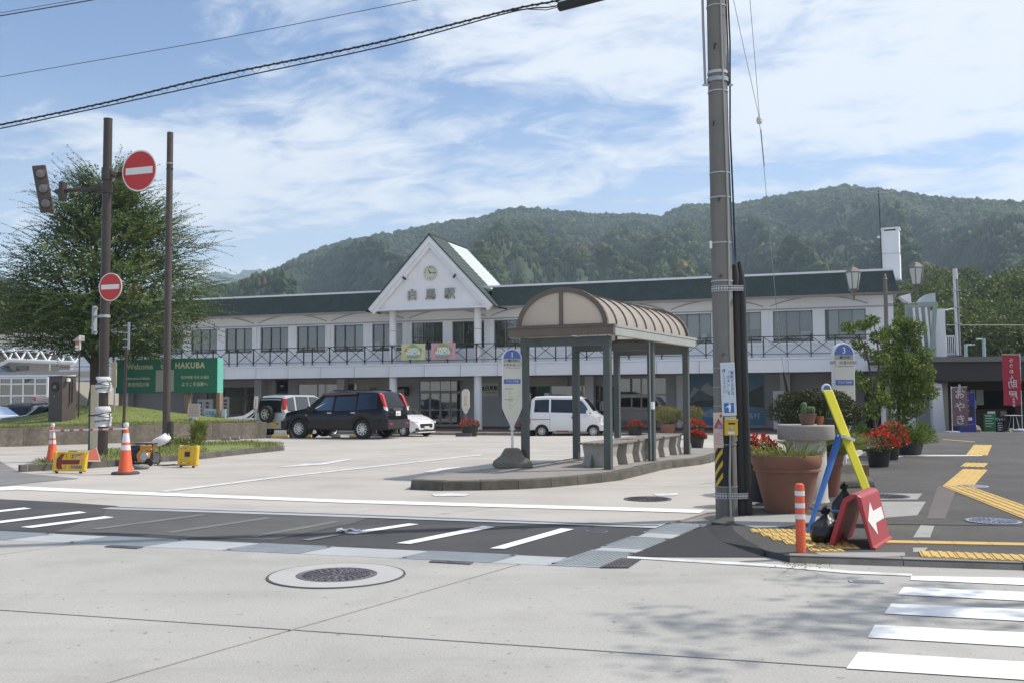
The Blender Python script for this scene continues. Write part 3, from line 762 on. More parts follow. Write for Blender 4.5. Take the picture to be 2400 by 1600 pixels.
# upper wall with real window openings
b = SB()
b.box(UL, UR, RW, RW + .25, 5.50, 6.35).box(UL, UR, RW, RW + .25, 3.0, 4.05)
edges = [UL] + [x for c in wcen for x in (c - .93, c + .93)] + [UR]
for i in range(0, len(edges), 2): b.box(edges[i], edges[i + 1], RW, RW + .25, 4.05, 5.50)
b.box(UR - .25, UR, RW + .25, 11, 2.5, 7.0).box(UL, UL + .25, RW + .25, 11, 2.5, 7.0).box(UL, UR, 10.8, 11, -.3, 7.0)
sput('upper_wall', b, m_white)
b = SB()
b.box(UL, UR, RW - .03, RW, 5.56, 5.62)
for c in [-13.83 + 4.84 * k for k in range(-3, 7)]:
    if -9 < c - 2.3 and c + 2.3 < -.2 and False: continue
    pts = [(c + 2.26 * s, RW - .015, 5.74 + .42 * (1 - s * s)) for s in [x / 10 - 1 for x in range(21)]]
    for p, q in zip(pts[:-1], pts[1:]): b.beam(p, q, .05, .05, (0, 1, 0))
sput('arch_moulding', b, m_greytrim)
b = SB()
for c in [-13.83 + 2.42 + 4.84 * k for k in range(-3, 7)]: b.box(c - .07, c + .07, RW - .06, RW, 3.2, 5.56)
b.box(UL, UR, RW - .05, RW, 3.85, 3.93)
sput('wall_pilaster', b, m_white)
# windows: aluminium frame, three sliding panes, curtains and a dim room behind
rw = random.Random(11)
fb_ = B(); W2, H2 = .93, 1.45
for a in ((-W2, -W2 + .05), (W2 - .05, W2), (-.32, -.27), (.30, .35)): fb_.box(a[0], a[1], -.02, .06, 0, H2)
fb_.box(-W2, W2, -.02, .06, 0, .05).box(-W2, W2, -.02, .06, H2 - .05, H2)
sill_b = B().box(-W2 - .05, W2 + .05, -.10, .0, -.06, .0)
win0 = None; pane_me = {}
def pane_obj(parent, x0, x1, z0, z1, y):
    return put('pane', B().quad((x0, y, z0), (x1, y, z0), (x1, y, z1), (x0, y, z1)), m_glass, parent, fix=False)
pan_p = None
for k, c in enumerate(wcen):
    if win0 is None:
        win0 = sput('window', fb_, m_alu, loc=(c, RW + .10, 4.05 - SZ)); w = win0
        panes = [pane_obj(win0, -.88, -.32, .05, 1.40, .03), pane_obj(win0, -.27, .30, .05, 1.40, .045), pane_obj(win0, .35, .88, .05, 1.40, .03)]
        sl = put('sill', sill_b, m_alu, win0)
    else:
        w = inst(win0, stn, (c, RW + .10, 4.05 - SZ))
        for p in panes: inst(p, w)
        inst(sl, w)
    # curtains: each pane gets its own drawn length
    cols = [rw.choice((0, 0, 0, 1, 1, 1, 1, 2, 3, 3) if c < 8 else (0, 1, 2, 2, 2)) for _ in range(3)]
    for (x0, x1), ci in zip(((-.90, -.31), (-.28, .31), (.34, .90)), cols):
        if ci == 3 and rw.random() < .6: continue
        zz = 0.04 if rw.random() < .75 else rw.uniform(.2, .7)
        n_ = 8 if ci != 2 else 1; cb = B()
        vs = [(x0 + (x1 - x0) * i / n_, .16 + (.02 if i % 2 else -.02), z) for i in range(n_ + 1) for z in (zz, 1.42)]
        cb.add(vs, [(2 * i, 2 * i + 2, 2 * i + 3, 2 * i + 1) for i in range(n_)])
        put('curtain', cb, m_curt[ci], w, fix=False)
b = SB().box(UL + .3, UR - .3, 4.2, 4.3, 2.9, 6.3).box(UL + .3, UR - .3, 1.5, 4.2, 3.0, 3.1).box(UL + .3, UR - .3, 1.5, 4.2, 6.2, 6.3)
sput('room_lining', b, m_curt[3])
for c, zf in ((-10.4, .5), (-8.6, .42), (-2.5, .6), (-5.0, .3), (14.6, .4), (9.6, .5)):
    put('white_panel', SB().box(c - .30, c + .22, 1.50, 1.53, 4.1, 4.1 + zf), mat('white_card', (.75, .75, .74), .7, var=.03), stn)
# balcony slab, fascia panels, soffit
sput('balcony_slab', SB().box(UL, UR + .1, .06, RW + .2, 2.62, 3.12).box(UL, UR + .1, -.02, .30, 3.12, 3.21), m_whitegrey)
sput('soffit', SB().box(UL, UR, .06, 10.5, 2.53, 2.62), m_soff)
fp = B().box(.012, 2.078, 0, .05, 2.51 - SZ, 3.11 - SZ); first = None
k = 0
x = -17.52 - 2.09 * 6
while x < UR - 2.0:
    if first is None: first = sput('fascia_panel', fp, m_whitegrey, loc=(x, 0, 0), bevel=.006)
    else: inst(first, stn, (x, 0, 0))
    x += 2.09
# railing: posts, rails and crossed braces, each bay its own pieces
rail = sput('balcony_railing', SB().box(UL, UR, .075, .125, 4.18, 4.22).box(UL, UR, .085, .115, 3.36, 3.39), m_steelblk)
post_b = SB().box(-.025, .025, .07, .13, 3.21, 4.18)
foot_b = SB().box(-.10, .10, .02, .18, 3.21, 3.25)
br = SB(); L_ = 1.08
br.beam((.03, .10, 4.17), (L_ - .03, .10, 3.40), .03).beam((.03, .10, 3.40), (L_ - .03, .10, 4.17), .028)
p0 = q0 = f0 = None
x = -16.76 - 4.91 * 2
while x < UR - 1:
    for j in range(5):
        if x + j * 1.09 > UR - .2: break
        if p0 is None:
            p0 = put('post', post_b, m_steelblk, rail, loc=(0, 0, 0)); p0.location.x = x; f0 = put('foot', foot_b, m_greytrim, rail); f0.location.x = x
        else:
            inst(p0, rail, (x + j * 1.09, 0, 0)); inst(f0, rail, (x + j * 1.09, 0, 0))
        if j < 4 and x + (j + 1) * 1.09 < UR:
            if q0 is None: q0 = put('cross_brace', br, m_steelblk, rail); q0.location.x = x
            else: inst(q0, rail, (x + j * 1.09, 0, 0))
    x += 4.36 + .55
# mansard band: shingle courses, each course its own board stepping back
NCO = 10
for i in range(NCO):
    z0, z1 = 6.14 + (7.17 - 6.14) * i / NCO, 6.14 + (7.17 - 6.14) * (i + 1) / NCO
    y0 = .0 + .42 * i / NCO; dx = .20 * i / NCO
    for xa, xb in ((UL, -7.9), (-1.2, UR + .18 - dx)):
        sput('shingle_course', SB().add([(xa, y0, z0 - .015), (xb, y0, z0 - .015), (xb, y0 + .045, z1), (xa, y0 + .045, z1), (xa, y0 + .25, z0 - .015), (xb, y0 + .25, z0 - .015), (xb, y0 + .25, z1), (xa, y0 + .25, z1)],
             [(0, 1, 2, 3), (0, 4, 5, 1), (1, 5, 6, 2), (3, 2, 6, 7), (0, 3, 7, 4)]), m_groof)
b = SB()
for i in range(7):                           # hip end of the band: pale metal ribs
    z0, z1 = 6.14 + 1.03 * i / 7, 6.14 + 1.03 * (i + 1) / 7; d0 = .20 * i / 7
    b.add([(UR + .19 - d0, .06, z0), (UR + .19 - d0, 9, z0), (UR + .15 - d0, 9, z1), (UR + .15 - d0, .10 + .42 * i / 7, z1)], [(0, 1, 2, 3)])
sput('hip_panel', b, m_lroof)
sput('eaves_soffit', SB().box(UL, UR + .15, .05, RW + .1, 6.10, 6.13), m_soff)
sput('ridge_trim', SB().box(UL, -6.95, .40, .62, 7.17, 7.27).box(-2.0, UR + .02, .40, .62, 7.17, 7.27).box(UR - .16, UR + .02, .62, 9, 7.17, 7.27), mat('white_trim', (.78, .79, .80), .4, var=.03))
sput('flat_roof', SB().box(UL, -7.0, .62, 11, 7.0, 7.12).box(-2.0, UR - .16, .62, 11, 7.0, 7.12).box(-7, -2, 5.0, 11, 7.0, 7.12), m_lroof)
# gable
GX, GH, GZ, GY = -4.45, 3.42, 6.12, -.50
ax = 10.0
def slope(h): return (ax - GZ) / GH
gw = SB().prism([(GX - GH + .28, GY + .22, GZ + .02), (GX + GH - .28, GY + .22, GZ + .02), (GX, GY + .22, ax - .30)], (0, .2, 0))
sput('gable_wall', gw, m_white)
kx = (ax - GZ) / (GH + .18)
bb_ = SB()
for s in (-1, 1):
    o_, i_, j_ = GH + .20, GH - .12, GH - .30
    apex, low = (GX, ax), (GX + s * o_, GZ + .06)
    # outer bargeboard and the step inside it
    t = Vector((s * o_, 0, GZ + .06 - ax)).normalized(); nrm = Vector((-t.z, 0, t.x)) * (1 if s > 0 else -1)
    if nrm.z > 0: nrm = -nrm
    for w0, w1, y0, y1 in ((0, .26, GY - .06, GY + .10), (.26, .44, GY + .02, GY + .20)):
        A0, A1 = Vector((GX, 0, ax)), Vector((low[0], 0, low[1]))
        # meet on the centre line
        f_ = lambda w: Vector((GX, 0, ax + nrm.z * w + abs(nrm.x * w / t.x) * t.z))
        P = [f_(w0), A1 + nrm * w0, A1 + nrm * w1 + t * 0.0, f_(w1)]
        bb_.prism([(p.x, y0, p.z) for p in P], (0, y1 - y0, 0))
sput('bargeboard', bb_, m_white)
sput('gable_sill', SB().box(GX - GH - .05, GX + GH + .05, GY + .03, GY + .45, GZ - .06, GZ + .03), m_white)
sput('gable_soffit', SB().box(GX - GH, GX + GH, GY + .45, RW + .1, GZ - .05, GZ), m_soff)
for s in (-1, 1):
    t = Vector((s * (GH + .34), 0, GZ - .10 - ax)); tl = t.length; t.normalize()
    up = Vector((s * abs(t.z), 0, abs(t.x)))
    NS = 16
    for i in range(NS):                      # dark green front strip in courses
        a, c_ = Vector((GX, 0, ax + .03)) + t * tl * i / NS, Vector((GX, 0, ax + .03)) + t * tl * (i + 1) / NS
        b = SB(); y0, y1 = GY - .10, 1.75
        b.prism([a + up * .03 + Vector((0, y0, 0)), c_ + up * .045 + Vector((0, y0, 0)), c_ + Vector((0, y0, 0)) - up * .03, a - up * .03 + Vector((0, y0, 0))], (0, y1 - y0, 0))
        sput('shingle_course', b, m_groof)
    m3 = 14
    low_k = (ax - 7.15) / (ax - GZ + .10)
    for i in range(m3):                      # pale metal roof behind, in seamed sheets
        a, c_ = Vector((GX, 0, ax)) + t * tl * low_k * i / m3, Vector((GX, 0, ax)) + t * tl * low_k * (i + 1) / m3
        b = SB(); b.prism([a + up * .02 + Vector((0, 1.75, 0)), c_ + up * .02 + Vector((0, 1.75, 0)), c_ - up * .03 + Vector((0, 1.75, 0)), a - up * .03 + Vector((0, 1.75, 0))], (0, 3.15, 0))
        b.beam(c_ + up * .035 + Vector((0, 1.75, 0)), c_ + up * .035 + Vector((0, 4.9, 0)), .014, .03)
        sput('roof_sheet', b, m_lroof)
sput('gable_back', SB().prism([(GX - 2.3, 4.8, 7.1), (GX + 2.3, 4.8, 7.1), (GX, 4.8, ax - .1)], (0, .05, 0)).prism([(GX - GH, 1.2, GZ), (GX + GH, 1.2, GZ), (GX, 1.2, ax - .1)], (0, .05, 0)), m_white)
sput('ridge_cap', SB().beam((GX, GY - .1, ax + .06), (GX, 4.9, ax + .06), .12, .05), m_groof)
# clock and letters on the gable
cl = sput('clock', B().lathe([(0, -.03), (.36, -.03), (.385, -.045), (.40, -.03), (.40, .03)], 40, axis='y'), m_clk, loc=(GX - .03, GY + .19, 8.01 - SZ), smooth=True)
for i in range(12):
    a = PI / 2 - i * PI / 6
    if i % 3: put('hour_dot', B().lathe([(.020, -.034), (.020, -.045), (0, -.045)], 8, (.31 * math.cos(a), 0, .31 * math.sin(a)), 'y'), m_blk, cl)
for s_, x_, z_ in (('12', 0, .28), ('3', .30, 0), ('6', 0, -.28), ('9', -.30, 0)): text(s_, .16, m_blk, cl, (x_, -.034, z_), name='numeral')
for ang, ln, w in ((PI / 2 + .52, .19, .035), (-.03, .31, .026)):
    put('clock_hand', B().beam((-.05 * math.cos(ang), -.05, -.05 * math.sin(ang)), (ln * math.cos(ang), -.05, ln * math.sin(ang)), w, .01, (0, 1, 0)), m_blk, cl)
for ch, x_ in (('白', -5.54), ('馬', -4.46), ('駅', -3.36)): text(ch, .62, m_ltr, stn, (x_, GY + .17, 6.83 - SZ), ext=.05, bold=.012)
for x_ in (-5.95, -3.02):
    s_ = -1 if x_ < -4 else 1
    put('spotlight', B().tube([(0, 0, 0), (-s_ * .02, -.16, .0)], .02, 6).tube([(s_ * .07, -.20, .06), (-s_ * .09, -.12, -.09)], .055, 10), m_steelblk, stn, loc=(x_, GY + .2, 7.78 - SZ))
# columns
for x0, x1 in ((-7.02, 0), (-2.05, 0)):
    cb = SB().lathe([(.20, 3.15), (.20, 4.20), (.205, 4.20), (.205, 4.23), (.20, 4.23), (.20, 5.0), (.205, 5.0), (.205, 5.03), (.20, 5.03), (.20, GZ)], 20, (x0 + .02, .35, 0))
    c_ = sput('column', cb, m_white, smooth=True)
    put('band', SB().lathe([(.205, 4.20), (.208, 4.20), (.208, 4.235), (.205, 4.235)], 20, (x0 + .02, .35, 0)).lathe([(.205, 4.98), (.208, 4.98), (.208, 5.015), (.205, 5.015)], 20, (x0 + .02, .35, 0)), m_greytrim, c_)
for x0 in (-28.5, -23.5, -18.4, -12.6, -7.0, -2.05, 2.9, 8.0, 13.4, 17.9):
    sput('pillar', SB().lathe([(.22, SZ), (.22, 2.53)], 16, (x0, .40, 0)) if -9 < x0 < 0 else SB().box(x0 - .25, x0 + .25, 4.7, 5.25, SZ, 2.53), m_whitegrey, smooth=True)
# chimney with its cap, and the aerial on it
ch = thing('chimney', 'white square chimney rising above the right end of the green roof', 'chimney', FO + FU * 18.66 + FN * 3.4 + Vector((0, 0, 7.05)), -FA - .12)
ch.parent = None
put('stack', B().box(-.42, .42, -.42, .42, 0, 1.25).box(-.40, .40, -.40, .40, 1.27, 2.38), m_white, ch)
put('collar', B().box(-.43, .43, -.43, .43, 1.25, 1.27), m_greytrim, ch)
put('cap_post', B().box(-.40, -.27, -.40, .40, 2.38, 2.45).box(.27, .40, -.40, .40, 2.38, 2.45), m_white, ch)
put('cap_void', B().box(-.26, .26, -.36, .36, 2.38, 2.45), m_dark, ch)
put('cap', B().box(-.44, .44, -.44, .44, 2.45, 2.54), m_white, ch)
put('bracket', B().box(-.60, -.42, -.3, -.2, 2.08, 2.18), m_white, ch)
an = thing('roof_aerial', 'thin rooftop television aerial on a dark mast beside the chimney', 'aerial', FO + FU * 18.22 + FN * 3.0 + Vector((0, 0, 7.2)), -FA)
put('mast', B().tube([(0, 0, 0), (-.08, 0, 4.25)], .022, 6), m_steelblk, an)
ab = B().tube([(-.55, 0, 4.25), (.45, 0, 4.15)], .014, 6)
for i in range(9): ab.tube([(-.5 + i * .11, -.22, 4.245 - i * .011), (-.5 + i * .11, .22, 4.245 - i * .011)], .008, 4)
put('boom', ab, m_galv, an)
put('dipole', B().tube([(-.15, -.2, 4.12), (.35, -.2, 4.05), (.4, .1, 4.12), (-.15, .1, 4.16)], .016, 6), m_galv, an)

# ------------------------------------------------------------------ ground storey, five metres back under the balcony
GW = 5.3
b = SB()
for xa, xb, z0, z1 in ((UL, -22.6, SZ, 2.53), (-22.6, -18.8, SZ, .35), (-22.6, -18.8, 2.1, 2.53), (-18.8, -17.5, SZ, 2.53), (-16.6, -15.9, SZ, 2.53), (-15.9, -11.8, SZ, 1.2), (-15.9, -11.8, 2.25, 2.53), (-11.8, -7.7, SZ, 2.53), (-7.7, -4.9, 2.42, 2.53), (-4.9, -2.4, SZ, 2.53), (-2.4, 3.35, SZ, .3), (-2.4, 3.35, 2.05, 2.53), (3.35, 4.3, 1.95, 2.53), (4.3, 7.1, SZ, .55), (4.3, 7.1, 2.42, 2.53), (7.1, UR, SZ, 2.53)):
    b.box(xa, xb, GW, GW + .2, z0, z1)
sput('ground_wall', b, m_wallg)
for q in ((-11.75, -9.3, SZ, 2.5), (-2.35, 3.3, 2.0, 2.5), (4.3, 7.0, SZ, .52)): sput('cream_wall', SB().box(q[0], q[1], GW - .03, GW, q[2], q[3]), m_wallw)
sput('hall_lining', SB().box(-23, 8, 10.3, 10.4, SZ, 2.5).box(-23, 8, GW + .3, 10.3, SZ, SZ + .02), mat('hall_interior', (.20, .19, .175), .9, var=.35, sc=1.3))
def shopwin(x0, x1, z0, z1, nx, nz, m=m_alu, name='shop_window', fw=.05):
    fb = SB()
    for i in range(nx + 1): xx = x0 + (x1 - x0) * i / nx; fb.box(xx - fw / 2, xx + fw / 2, GW + .02, GW + .10, z0, z1)
    for j in range(nz + 1): zz = z0 + (z1 - z0) * j / nz; fb.box(x0, x1, GW + .03, GW + .09, zz - fw / 2, zz + fw / 2)
    w = sput(name, fb, m)
    for i in range(nx):
        for j in range(nz):
            xa, xb, za, zb = x0 + (x1 - x0) * i / nx + fw / 2, x0 + (x1 - x0) * (i + 1) / nx - fw / 2, z0 + (z1 - z0) * j / nz + fw / 2, z0 + (z1 - z0) * (j + 1) / nz - fw / 2
            put('pane', SB().quad((xa, GW + .06, za), (xb, GW + .06, za), (xb, GW + .06, zb), (xa, GW + .06, zb)), m_glass, w, fix=False)
    return w
m_champ = mat('champagne_frame', (.47, .42, .34), .5, metal=.2, var=.05)
shopwin(-22.6, -18.8, .35, 2.1, 3, 2); shopwin(-15.9, -11.8, 1.2, 2.25, 3, 1, m_champ)
shopwin(-2.4, 3.35, .3, 2.05, 4, 2, m_champ); shopwin(4.3, 7.1, .55, 2.42, 2, 2, m_champ, fw=.08)
m_sash = mat('steel_door', (.33, .34, .34), .45, metal=.4, var=.05)
# the glazed entrance with its automatic doors
en = sput('entrance', SB().box(-7.72, -7.62, GW - .05, GW + .1, SZ, 2.42).box(-4.98, -4.88, GW - .05, GW + .1, SZ, 2.42).box(-7.72, -4.88, GW - .05, GW + .1, 1.68, 1.76).box(-7.72, -4.88, GW - .05, GW + .1, 2.36, 2.42), m_sash)
for i in range(4):
    x0 = -7.62 + .66 * i
    d_ = put('door', SB().box(x0 + .01, x0 + .06, GW, GW + .05, SZ + .02, 1.68).box(x0 + .60, x0 + .65, GW, GW + .05, SZ + .02, 1.68).box(x0 + .06, x0 + .60, GW, GW + .05, SZ + .02, SZ + .12).box(x0 + .06, x0 + .60, GW, GW + .05, .62, .68).box(x0 + .06, x0 + .60, GW, GW + .05, 1.62, 1.68), m_sash, en)
    put('pane', SB().quad((x0 + .06, GW + .02, SZ + .12), (x0 + .60, GW + .02, SZ + .12), (x0 + .60, GW + .02, 1.62), (x0 + .06, GW + .02, 1.62)), m_glass, d_, fix=False)
    put('transom_pane', SB().quad((x0 + .02, GW + .02, 1.78), (x0 + .64, GW + .02, 1.78), (x0 + .64, GW + .02, 2.34), (x0 + .02, GW + .02, 2.34)), m_glass, en, fix=False)
put('interior_poster', SB().box(-6.2, -5.2, GW + 1.0, GW + 1.03, 1.9, 2.3), mat('orange_poster', (.45, .16, .06), .6), stn)
sput('back_door', SB().box(-17.45, -16.65, GW - .05, GW, SZ, 1.75), mat('grey_door', (.17, .18, .19), .5, var=.05))
sput('side_door', SB().box(3.45, 4.2, GW - .02, GW + .04, SZ, 1.9), mat('brown_door', (.10, .09, .08), .5))
put('door_notice', SB().box(3.7, 3.98, GW - .035, GW - .02, 1.25, 1.32), mat('white_card', (.75, .75, .74)), stn)
put('door_light', SB().box(-17.0, -16.85, GW - .25, GW - .05, 2.1, 2.2), m_white, stn)
# station name board by the doors
nb = sput('name_board', SB().box(-3.92, -2.62, GW - .06, GW - .01, 1.45, 2.22), mat('board_offwhite', (.66, .66, .62), .5, var=.03))
text('JR', .34, m_blk, nb, (-3.62, GW - .065, 1.87 - SZ), bold=.012); text('白馬駅', .30, m_blk, nb, (-3.06, GW - .065, 1.89 - SZ), bold=.008, sx=.9); text('Hakuba Station', .11, m_blk, nb, (-3.06, GW - .065, 1.66 - SZ))
# mountain mural to the right
mur = sput('mural', SB().box(7.9, 12.3, GW - .05, GW - .01, SZ + .15, 2.50), mat('mural_sky', (.10, .27, .42), .4, var=.15, sc=.7))
yq = GW - .056
def flat(name, pts, m, dy, par=mur): return put(name, SB().poly([(x, GW - .05 - dy, z) for x, z in pts]), m, par, fix=False)
flat('printed_peak', [(8.3, 1.3), (8.6, 1.9), (8.9, 1.75), (9.3, 2.15), (9.7, 1.8), (10.1, 2.0), (10.5, 1.6), (11.2, 1.9), (11.7, 1.5), (12.25, 1.7), (12.25, 1.1), (8.3, 1.1)], mat('mural_snow', (.45, .47, .48), .4, var=.3, sc=2.5), .004)
flat('printed_ridge', [(8.4, 1.25), (8.9, 1.75), (9.4, 1.45), (9.8, 1.35), (9.9, 1.15), (8.4, 1.1)], mat('mural_slate', (.11, .17, .20), .4, var=.3, sc=3), .008)
flat('printed_wood', [(8.2, .95), (8.8, 1.15), (9.6, 1.18), (10.3, 1.05), (11.0, 1.1), (11.5, 1.6), (12.25, 1.95), (12.25, .75), (11.3, .85), (10.2, .82), (8.5, .80)], mat('mural_wood', (.04, .055, .03), .4, var=.3, sc=3), .012)
flat('printed_lake', [(7.95, -.1), (7.95, .8), (8.6, .62), (9.3, .82), (10.1, .55), (11.0, .75), (12.25, .45), (12.25, -.1)], mat('mural_lake', (.09, .24, .44), .4, var=.25, sc=2), .016)
flat('printed_foam', [(8.8, .35), (9.5, .72), (10.0, .5), (9.6, .3), (10.6, .5), (11.3, .3), (10.2, .15)], mat('mural_foam', (.35, .46, .56), .4, var=.3, sc=3), .020)
text('白馬村', .34, mat('white_print', (.8, .8, .8), .6, var=0), mur, (11.55, GW - .075, .32 - SZ))
# notice boards at the left of the arcade
for x0, x1, z0, z1, cc in ((-21.0, -19.9, .1, 1.35, (.55, .56, .54)), (-19.6, -18.75, .0, 1.5, (.58, .585, .56))):
    nbd = sput('notice_board', SB().box(x0, x1, 2.2, 2.28, z0, z1).box(x0 + .1, x0 + .16, 2.2, 2.28, SZ, z0).box(x1 - .16, x1 - .1, 2.2, 2.28, SZ, z0), mat('board_grey', cc, .5, var=.03))
    for i in range(2):
        for j in range(4): put('printed_panel', SB().box(x0 + .12 + i * .45 * (x1 - x0), x0 + .12 + i * .45 * (x1 - x0) + .2, 2.18, 2.20, z1 - .3 - j * .22, z1 - .16 - j * .22), mat('board_print', (.10, .11, .12), .6), nbd)
    put('printed_map', SB().box(x0 + .05, x1 - .05, 2.18, 2.20, z0 + .04, z0 + .34), mat('board_map', (.16, .27, .30), .5, var=.3, sc=6), nbd)
for x0, x1, c in ((-11.5, -10.6, (.7, .7, .68)), (-10.4, -9.6, (.70, .70, .68)), (-9.4, -8.5, (.68, .6, .6))):
    put('notice_poster', SB().box(x0, x1, GW - .08, GW - .04, 1.25, 1.62), mat('poster_%d' % int(-x0 * 10), c, .6, var=.08), stn)
put('wall_sconce', SB().tube([(-8.9, GW - .4, 1.95), (-8.2, GW - .4, 1.98)], .07, 8).box(-8.45, -8.3, GW - .4, GW, 1.5, 2.0), m_steelblk, stn)
put('green_sign', SB().box(-10.75, -10.45, GW - .35, GW - .2, 1.6, 2.0), mat('exit_green', (.05, .16, .10), .5), stn)
put('air_conditioner', SB().box(1.15, 1.6, GW - .35, GW - .05, 2.0, 2.45), m_greytrim, stn, bevel=.02)
put('counter_bench', SB().box(4.4, 6.9, GW - .9, GW - .5, .10, .16).box(4.6, 4.66, GW - .85, GW - .55, SZ, .1).box(6.6, 6.66, GW - .85, GW - .55, SZ, .1), m_greytrim, stn)
# pavement in front of the station, pale kerb and brown band
fw = thing('station_pavement', None, None, (FO.x, FO.y, SZ), -FA); fw['kind'] = 'structure'
put('paving', B().box(-30, 19, -2.4, 5.4, -.14, 0), m_brick, fw)
put('pale_band', B().box(-30, 19, -3.15, -2.40, -.14, -.003), m_pale, fw)
kb0 = None
for i in range(25):
    if kb0 is None: kb0 = put('kerb_stone', B().box(.01, 1.95, -3.35, -3.15, -.2, -.005), m_kerb, fw, loc=(-30, 0, 0), bevel=.02)
    else: inst(kb0, fw, (-30 + 1.96 * i, 0, 0))

# banners on the railing
def banner(x0, x1, col, label):
    ba = thing('banner', label, 'banner', FO + FU * (x0 + x1) / 2 + FN * .0 + Vector((0, 0, 3.40)), -FA, 'festival banners on the balcony rail')
    w = (x1 - x0) / 2
    put('cloth', B().grid(lambda u, v: (-w + 2 * w * u, -.03 - .03 * math.sin(u * 9) * math.sin(v * 5) , .88 * v + (.03 * math.sin(u * PI) if v < .1 else 0)), 14, 6), mat('banner_%s' % label[:5], col, .8, var=.05), ba, smooth=True, fix=False)
    mg, mo, mb, mw = mat('print_green', (.28, .46, .10), .7, var=.25, sc=9), mat('print_orange', (.62, .30, .10), .7, var=.1), mat('print_blue', (.25, .50, .62), .7), mat('print_white', (.85, .85, .84), .7, var=0)
    r_ = random.Random(3)
    put('printed_leaves', B().poly([(w * .68 * math.cos(a) * (1 + .1 * math.sin(a * 7)), -.075, .46 + .34 * math.sin(a) * (1 + .12 * math.sin(a * 5))) for a in [2 * PI * i / 40 for i in range(40)]]), mg, ba, fix=False)
    put('printed_fruit', B().poly([(-w * .52 + .13 * math.cos(a), -.080, .46 + .17 * math.sin(a)) for a in [2 * PI * i / 16 for i in range(16)]]), mo, ba, fix=False)
    put('printed_water', B().poly([(-w * .45, -.082, .18), (w * .3, -.082, .18), (w * .5, -.082, .25), (-w * .5, -.082, .27)]), mb, ba, fix=False)
    text('GREEN', .25, mw, ba, (0, -.09, .55), bold=.014, sx=.85); text('MARCHÉ', .25, mw, ba, (0, -.09, .36), bold=.014, sx=.85)
    for x_ in (-w, w): put('tie', B().tube([(x_ * .98, -.03, .86), (x_ * .98, .08, .80)], .008, 5), m_white, ba)
banner(*[fac(q, 820, 0)[0] for q in (941.5, 997.5)], (.66, .66, .36), 'pale yellow festival banner tied to the black balcony railing')
banner(*[fac(q, 820, 0)[0] for q in (1011, 1068)], (.68, .38, .42), 'pink festival banner tied to the black balcony railing')
# ================================================================== VEHICLES
m_tyre = mat('tyre_rubber', (.022, .022, .023), .85, var=.15, sc=20)
m_rim = mat('alloy_rim', (.55, .55, .55), .35, metal=.8, var=.05)
m_cglass = glassmat('car_glass', (.16, .18, .18), .10)
m_cglass2 = glassmat('tinted_glass', (.04, .045, .05), .02)
m_rglass = mat('dark_rear_glass', (.012, .014, .018), .12, var=0, spec=.25)
m_chrome = mat('chrome', (.75, .75, .76), .15, metal=1, var=0)
m_red = mat('red_lens', (.55, .02, .02), .2, var=0, coat=.6)
m_clear = mat('clear_lens', (.65, .67, .68), .12, var=0, coat=.8)
m_under = mat('underbody', (.015, .015, .015), .9, var=0)
m_trim = mat('black_trim', (.025, .025, .026), .55, var=.1)
m_ypl, m_wpl = mat('yellow_plate', (.62, .42, .05), .5, var=0), mat('white_plate', (.75, .75, .73), .5, var=0)
def wheel_meshes(r, w, ns):
    t = B().lathe([(r * .62, -w / 2), (r * .93, -w / 2), (r, -w * .36), (r, w * .36), (r * .93, w / 2), (r * .62, w / 2)], 28, axis='y', caps=False)
    rim = B()
    rim.lathe([(r * .55, -w * .42), (r * .63, -w * .50), (r * .66, -w * .42), (r * .62, w * .3)], 28, axis='y', caps=False)
    rim.lathe([(0, -w * .40), (r * .13, -w * .42), (r * .15, -w * .30)], 14, axis='y')
    for k in range(ns):
        a = 2 * PI * k / ns; c, s = math.cos(a), math.sin(a)
        rim.beam((r * .10 * c, -w * .36, r * .10 * s), (r * .60 * c, -w * .42, r * .60 * s), r * (.13 if ns > 8 else .17), w * .12, (0, 1, 0))
    back = B().lathe([(0, -w * .16), (r * .6, -w * .16)], 20, axis='y')
    return t, rim, back
